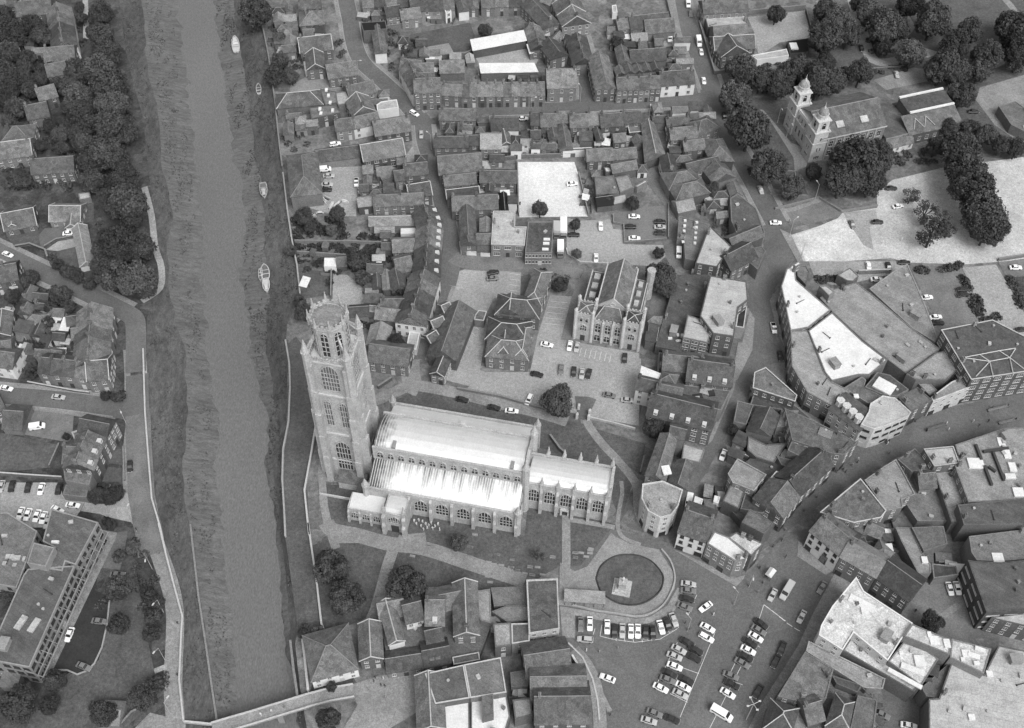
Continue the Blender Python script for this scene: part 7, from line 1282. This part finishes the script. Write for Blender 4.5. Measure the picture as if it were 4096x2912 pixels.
# seats in the wide pedestrian street
def planter(tl, where, s):
    tile(tl)
    for i, q in enumerate(s.split()):
        x, y, x2, y2 = map(float, q.split(',')); a, b_ = P(x, y), P(x2, y2); d = b_-a; t = thing('bench', 'long dark bench %s, %s from the left' % (where, ORD[i]), 'bench', (a.x, a.y, .2), math.atan2(d.y, d.x)); L_ = d.length
        b = MB(); b.box(0, L_, -.3, .3, .4, .5); b.build('seat', 'timber', t); b = MB(); b.box(0, L_, .3, .38, .5, .95); b.build('backrest', 'timber', t)
        for k in range(3): b = MB(); b.box(L_*k/2-.1 if k else 0, L_*k/2+.1 if k < 2 else L_, -.25, .25, 0, .4); b.build('leg', 'iron', t)
planter('O', 'in the wide pedestrian street', '1160,648,1385,575 1865,425,2105,365 1990,570,2190,525')
# timber and scrap in the builder yard
tile('H')
for i, q in enumerate('450,235 590,205 500,325 560,305 650,250 700,235 760,215 900,120 905,145 930,170 960,160 1010,60 1035,45 990,90 1000,110 870,90 430,210 380,235 540,215 620,190'.split()):
    x, y = map(float, q.split(',')); p = P(x, y); t = thing('timber_stack', 'stack of boards and scrap in the builder yard, %s of the pile' % num(i), 'timber stack', (p.x, p.y, 0), R()*3); hh = .4+R()*.8
    for k in range(4): b = MB(); L_ = 1.5+R()*2.5; b.box(-L_/2, L_/2, -.5+k*.27, -.27+k*.27, 0, hh*(.6+.4*R())); b.build('board', random.choice(('timber', 'timber_pale', 'roof_white')), t)

# ================================================================ YARD CLUTTER: sheds and fences in the back plots
SHD = {}
def shed_meshes(k, rm):
    if (k, rm) not in SHD:
        w, d, h = ((1.1, .8, 1.9), (1.5, 1.0, 2.1), (.8, .8, 1.6), (2.2, 1.2, 2.3))[k]; a = MB(); a.box(-w, w, -d, d, 0, h); b = MB(); slope(b, -w-.12, w+.12, -d-.15, h+.1, d+.15, h+.5, .1); c = MB(); c.box(-.35, .35, -d-.04, -d, 0, 1.6)
        SHD[k, rm] = (a.mesh('wall', ('timber', 'brick', 'timber_pale')[k % 3]), b.mesh('roof', rm), c.mesh('door', 'frame_dark'))
    return SHD[k, rm]
fp = MB(); fp.box(-2, 2, -.03, .03, .05, 1.5); FPAN = fp.mesh('panel', 'timber'); fp = MB()
fp.box(-.06, .06, -.06, .06, 0, 1.7); FPOST = fp.mesh('post', 'timber')
def clutter(tl, where, s, n):
    tile(tl); ps = pts(s); xs = [p.x for p in ps]; y_ = [p.y for p in ps]; k = 0; g = 0
    while k < n and g < 999:
        g += 1; x, y = random.uniform(min(xs), max(xs)), random.uniform(min(y_), max(y_))
        if not inside(ps, x, y) or any(inside(q, x, y) for q in REG): continue
        k += 1; rz = random.choice((0, math.pi/2))+random.uniform(-.25, .1)
        if R() < .35:
            t = thing('fence', 'timber fence panels dividing the plots %s' % where, 'fence', (x, y, .1), rz, 'fences '+where)
            for i in (-2, 0, 2): inst('post', FPOST, t, (i, 0, 0))
            inst('panel', FPAN, t)
        else:
            pale = R() < .4; rm = random.choice(('roof_white', 'felt_light')) if pale else random.choice(('felt', 'slate', 'asbestos', 'slate_dark'))
            t = thing('shed', 'small %s roofed shed %s' % ('pale' if pale else 'dark', where), 'shed', (x, y, .05), rz, 'sheds '+where)
            for nm, me in zip(('wall', 'roof', 'door'), shed_meshes(random.randrange(4), rm)): inst(nm, me, t)

def infill(tl, where, s, n, ang=0.0):
    """small gabled or lean-to back buildings in the free ground of a block"""
    tile(tl); ps = pts(s); xs = [p.x for p in ps]; y_ = [p.y for p in ps]; k = 0; g = 0
    while k < n and g < 700:
        g += 1; x, y = random.uniform(min(xs), max(xs)), random.uniform(min(y_), max(y_)); w_, d_ = random.uniform(3, 7), random.uniform(2.8, 4.6); a_ = math.radians(ang)+random.choice((0, 0, math.pi/2)); u = Vector((math.cos(a_), math.sin(a_))); v = Vector((-u.y, u.x)); c = Vector((x, y))
        q = [c-u*w_/2-v*d_/2, c+u*w_/2-v*d_/2, c+u*w_/2+v*d_/2, c-u*w_/2+v*d_/2]; t = q+[c]+[(q[i]+q[(i+1) % 4])/2 for i in range(4)]
        if not all(inside(ps, e.x, e.y) for e in q) or any(inside(r, e.x, e.y) for r in REG for e in t): continue
        rt = random.choice(('x', 'x', 'm', 'hx')); h = random.uniform(2.6, 4.6); rm = random.choice(('slate', 'clay_tile', 'clay_tile', 'asbestos', 'felt', 'slate_dark'))
        building('%s small %s %s' % (num(k), {'x': 'gabled outhouse', 'm': 'lean to outhouse', 'hx': 'hipped outhouse'}[rt], where), q, h, rt, rm=rm, win=1 if R() < .6 else 0, ch=1 if rt == 'x' and R() < .3 else 0, name='outbuilding', cat='outbuilding', wm=random.choice(('brick', 'brick', 'brick_pale', 'render_white')), sp=2.4); k += 1
for a in (('E', 'in the upper riverside plots', '160,120 620,100 640,380 200,560', 12, 8), ('E', 'between workshop and white terrace', '230,860 800,830 820,1030 480,1100 250,1180', 14, 9), ('E', 'by the triangular corner yard', '700,660 1180,800 1240,950 1060,960 820,900', 8, 8), ('E', 'behind the diagonal street', '1150,300 1720,470 1720,650 1240,650', 14, 2), ('E', 'north of the playing field', '880,20 2200,20 2200,160 900,210', 20, 3), ('E', 'beside the white sheds', '2170,180 2330,180 2340,560 2300,560', 6, 10), ('E', 'west of the bright yard', '1480,980 1940,960 2280,1250 2130,1300 1500,1560', 16, 0),
          ('E', 'beside the builder yard', '880,1320 1430,1290 1450,1600 880,1620', 14, 5), ('H', 'behind the dormered row', '860,180 1400,200 1340,760 1100,760 960,420', 14, 0), ('H', 'behind the white fronted row', '900,760 1300,760 1290,1060 900,1140', 12, -3), ('H', 'near the works and pale office', '1600,130 2140,100 2140,290 1840,560 1660,550', 12, 0), ('F', 'in the yards below the cross street', '0,1030 1010,1000 1120,1200 600,1260 20,1260', 22, 0), ('F', 'behind the eastern terrace', '760,200 1560,380 1560,650 940,600', 18, 4), ('F', 'at the top centre blocks', '250,0 480,0 700,500 620,700 400,480', 12, -30),
          ('F', 'along the back lane', '1130,880 1700,880 1780,1300 1500,1560 1280,1500 1180,1250', 20, 5), ('F', 'east of the bright yard', '620,1260 1160,1260 1180,1440 1000,1600 720,1600', 12, 3), ('I', 'by the triangular roof', '1420,20 1860,0 2050,600 1950,760 1700,400', 14, 8), ('I', 'near the modern block', '1160,1130 1300,1130 1250,1450 1120,1500', 5, -10), ('B', 'behind the grey roofed terrace', '60,880 720,1050 640,1540 120,1560', 12, -5), ('A', 'in the far left gardens', '0,100 430,60 430,700 0,900', 8, 5), ('C', 'behind the west terraces', '20,0 620,20 640,120 40,120', 4, -8), ('M', 'behind the market shops', '680,100 1250,20 1440,430 1300,560 1000,330', 10, -35), ('N', 'in the island block', '860,420 1660,640 1640,940 1200,1300 760,1220', 14, -30)): infill(*a)

for a in (('F', 'in the yards below the cross street', '0,1040 1010,1010 1020,1180 20,1250', 46), ('E', 'in gardens behind the long terrace', '1840,590 2290,590 2290,650 1840,650', 16), ('E', 'behind the diagonal street', '1240,480 1700,480 1700,640 1300,600', 8), ('E', 'behind the top row', '900,100 1640,110 1640,180 900,180', 16), ('E', 'in the riverside plots at the top', '150,120 400,120 400,560 200,560', 9),
          ('H', 'behind the white fronted row', '940,640 1320,640 1300,1000 950,980', 20), ('H', 'in the lower riverside gardens', '400,560 640,560 640,960 410,960', 7), ('H', 'in the plots west of the bright yard', '1600,120 2130,60 2130,300 1840,300', 12), ('N', 'in the island block yards', '1180,620 1330,720 1300,780 1160,700', 7), ('N', 'behind the white inn', '640,1120 800,1130 800,1300 640,1290', 7), ('N', 'behind the long slate shop', '1220,860 1480,900 1390,1000 1250,960', 9),
          ('M', 'behind the white market shop', '860,0 1250,20 1240,250 900,190', 18), ('M', 'beside the striped store', '1460,230 1700,300 1760,420 1540,420', 7), ('M', 'in the market backland', '560,1420 1100,1380 1100,1640 480,1640', 15), ('O', 'behind the pedestrian street shops', '900,1120 1060,1320 1300,1600 1000,1600 900,1400', 10), ('L', 'behind the curved shops', '90,1290 240,1290 250,1600 90,1600', 7), ('K', 'behind the churchyard edge houses', '1270,850 1620,850 1620,1080 1270,1080', 10), ('K', 'behind the bank', '1940,640 2280,640 2280,960 1940,960', 8),
          ('A', 'in the far left gardens', '0,100 430,130 430,400 0,400', 9), ('B', 'in the gardens south of the west road', '60,900 640,1000 640,1500 100,1500', 16), ('I', 'beside the bright yard', '640,100 780,150 760,330 690,330', 6), ('I', 'by the ribbed road range', '1590,230 1790,180 1790,340 1600,330', 10), ('F', 'along the back lane', '1320,1000 1500,1020 1560,1500 1400,1500', 11), ('F', 'behind the side street houses', '920,230 1070,230 1070,340 920,340', 5), ('F', 'behind the eastern terrace', '920,530 1350,510 1350,600 930,610', 9), ('C', 'behind the west street row', '40,10 600,20 560,100 60,120', 8), ('F', 'at the top centre', '250,120 330,100 400,300 330,330', 5)): clutter(*a)
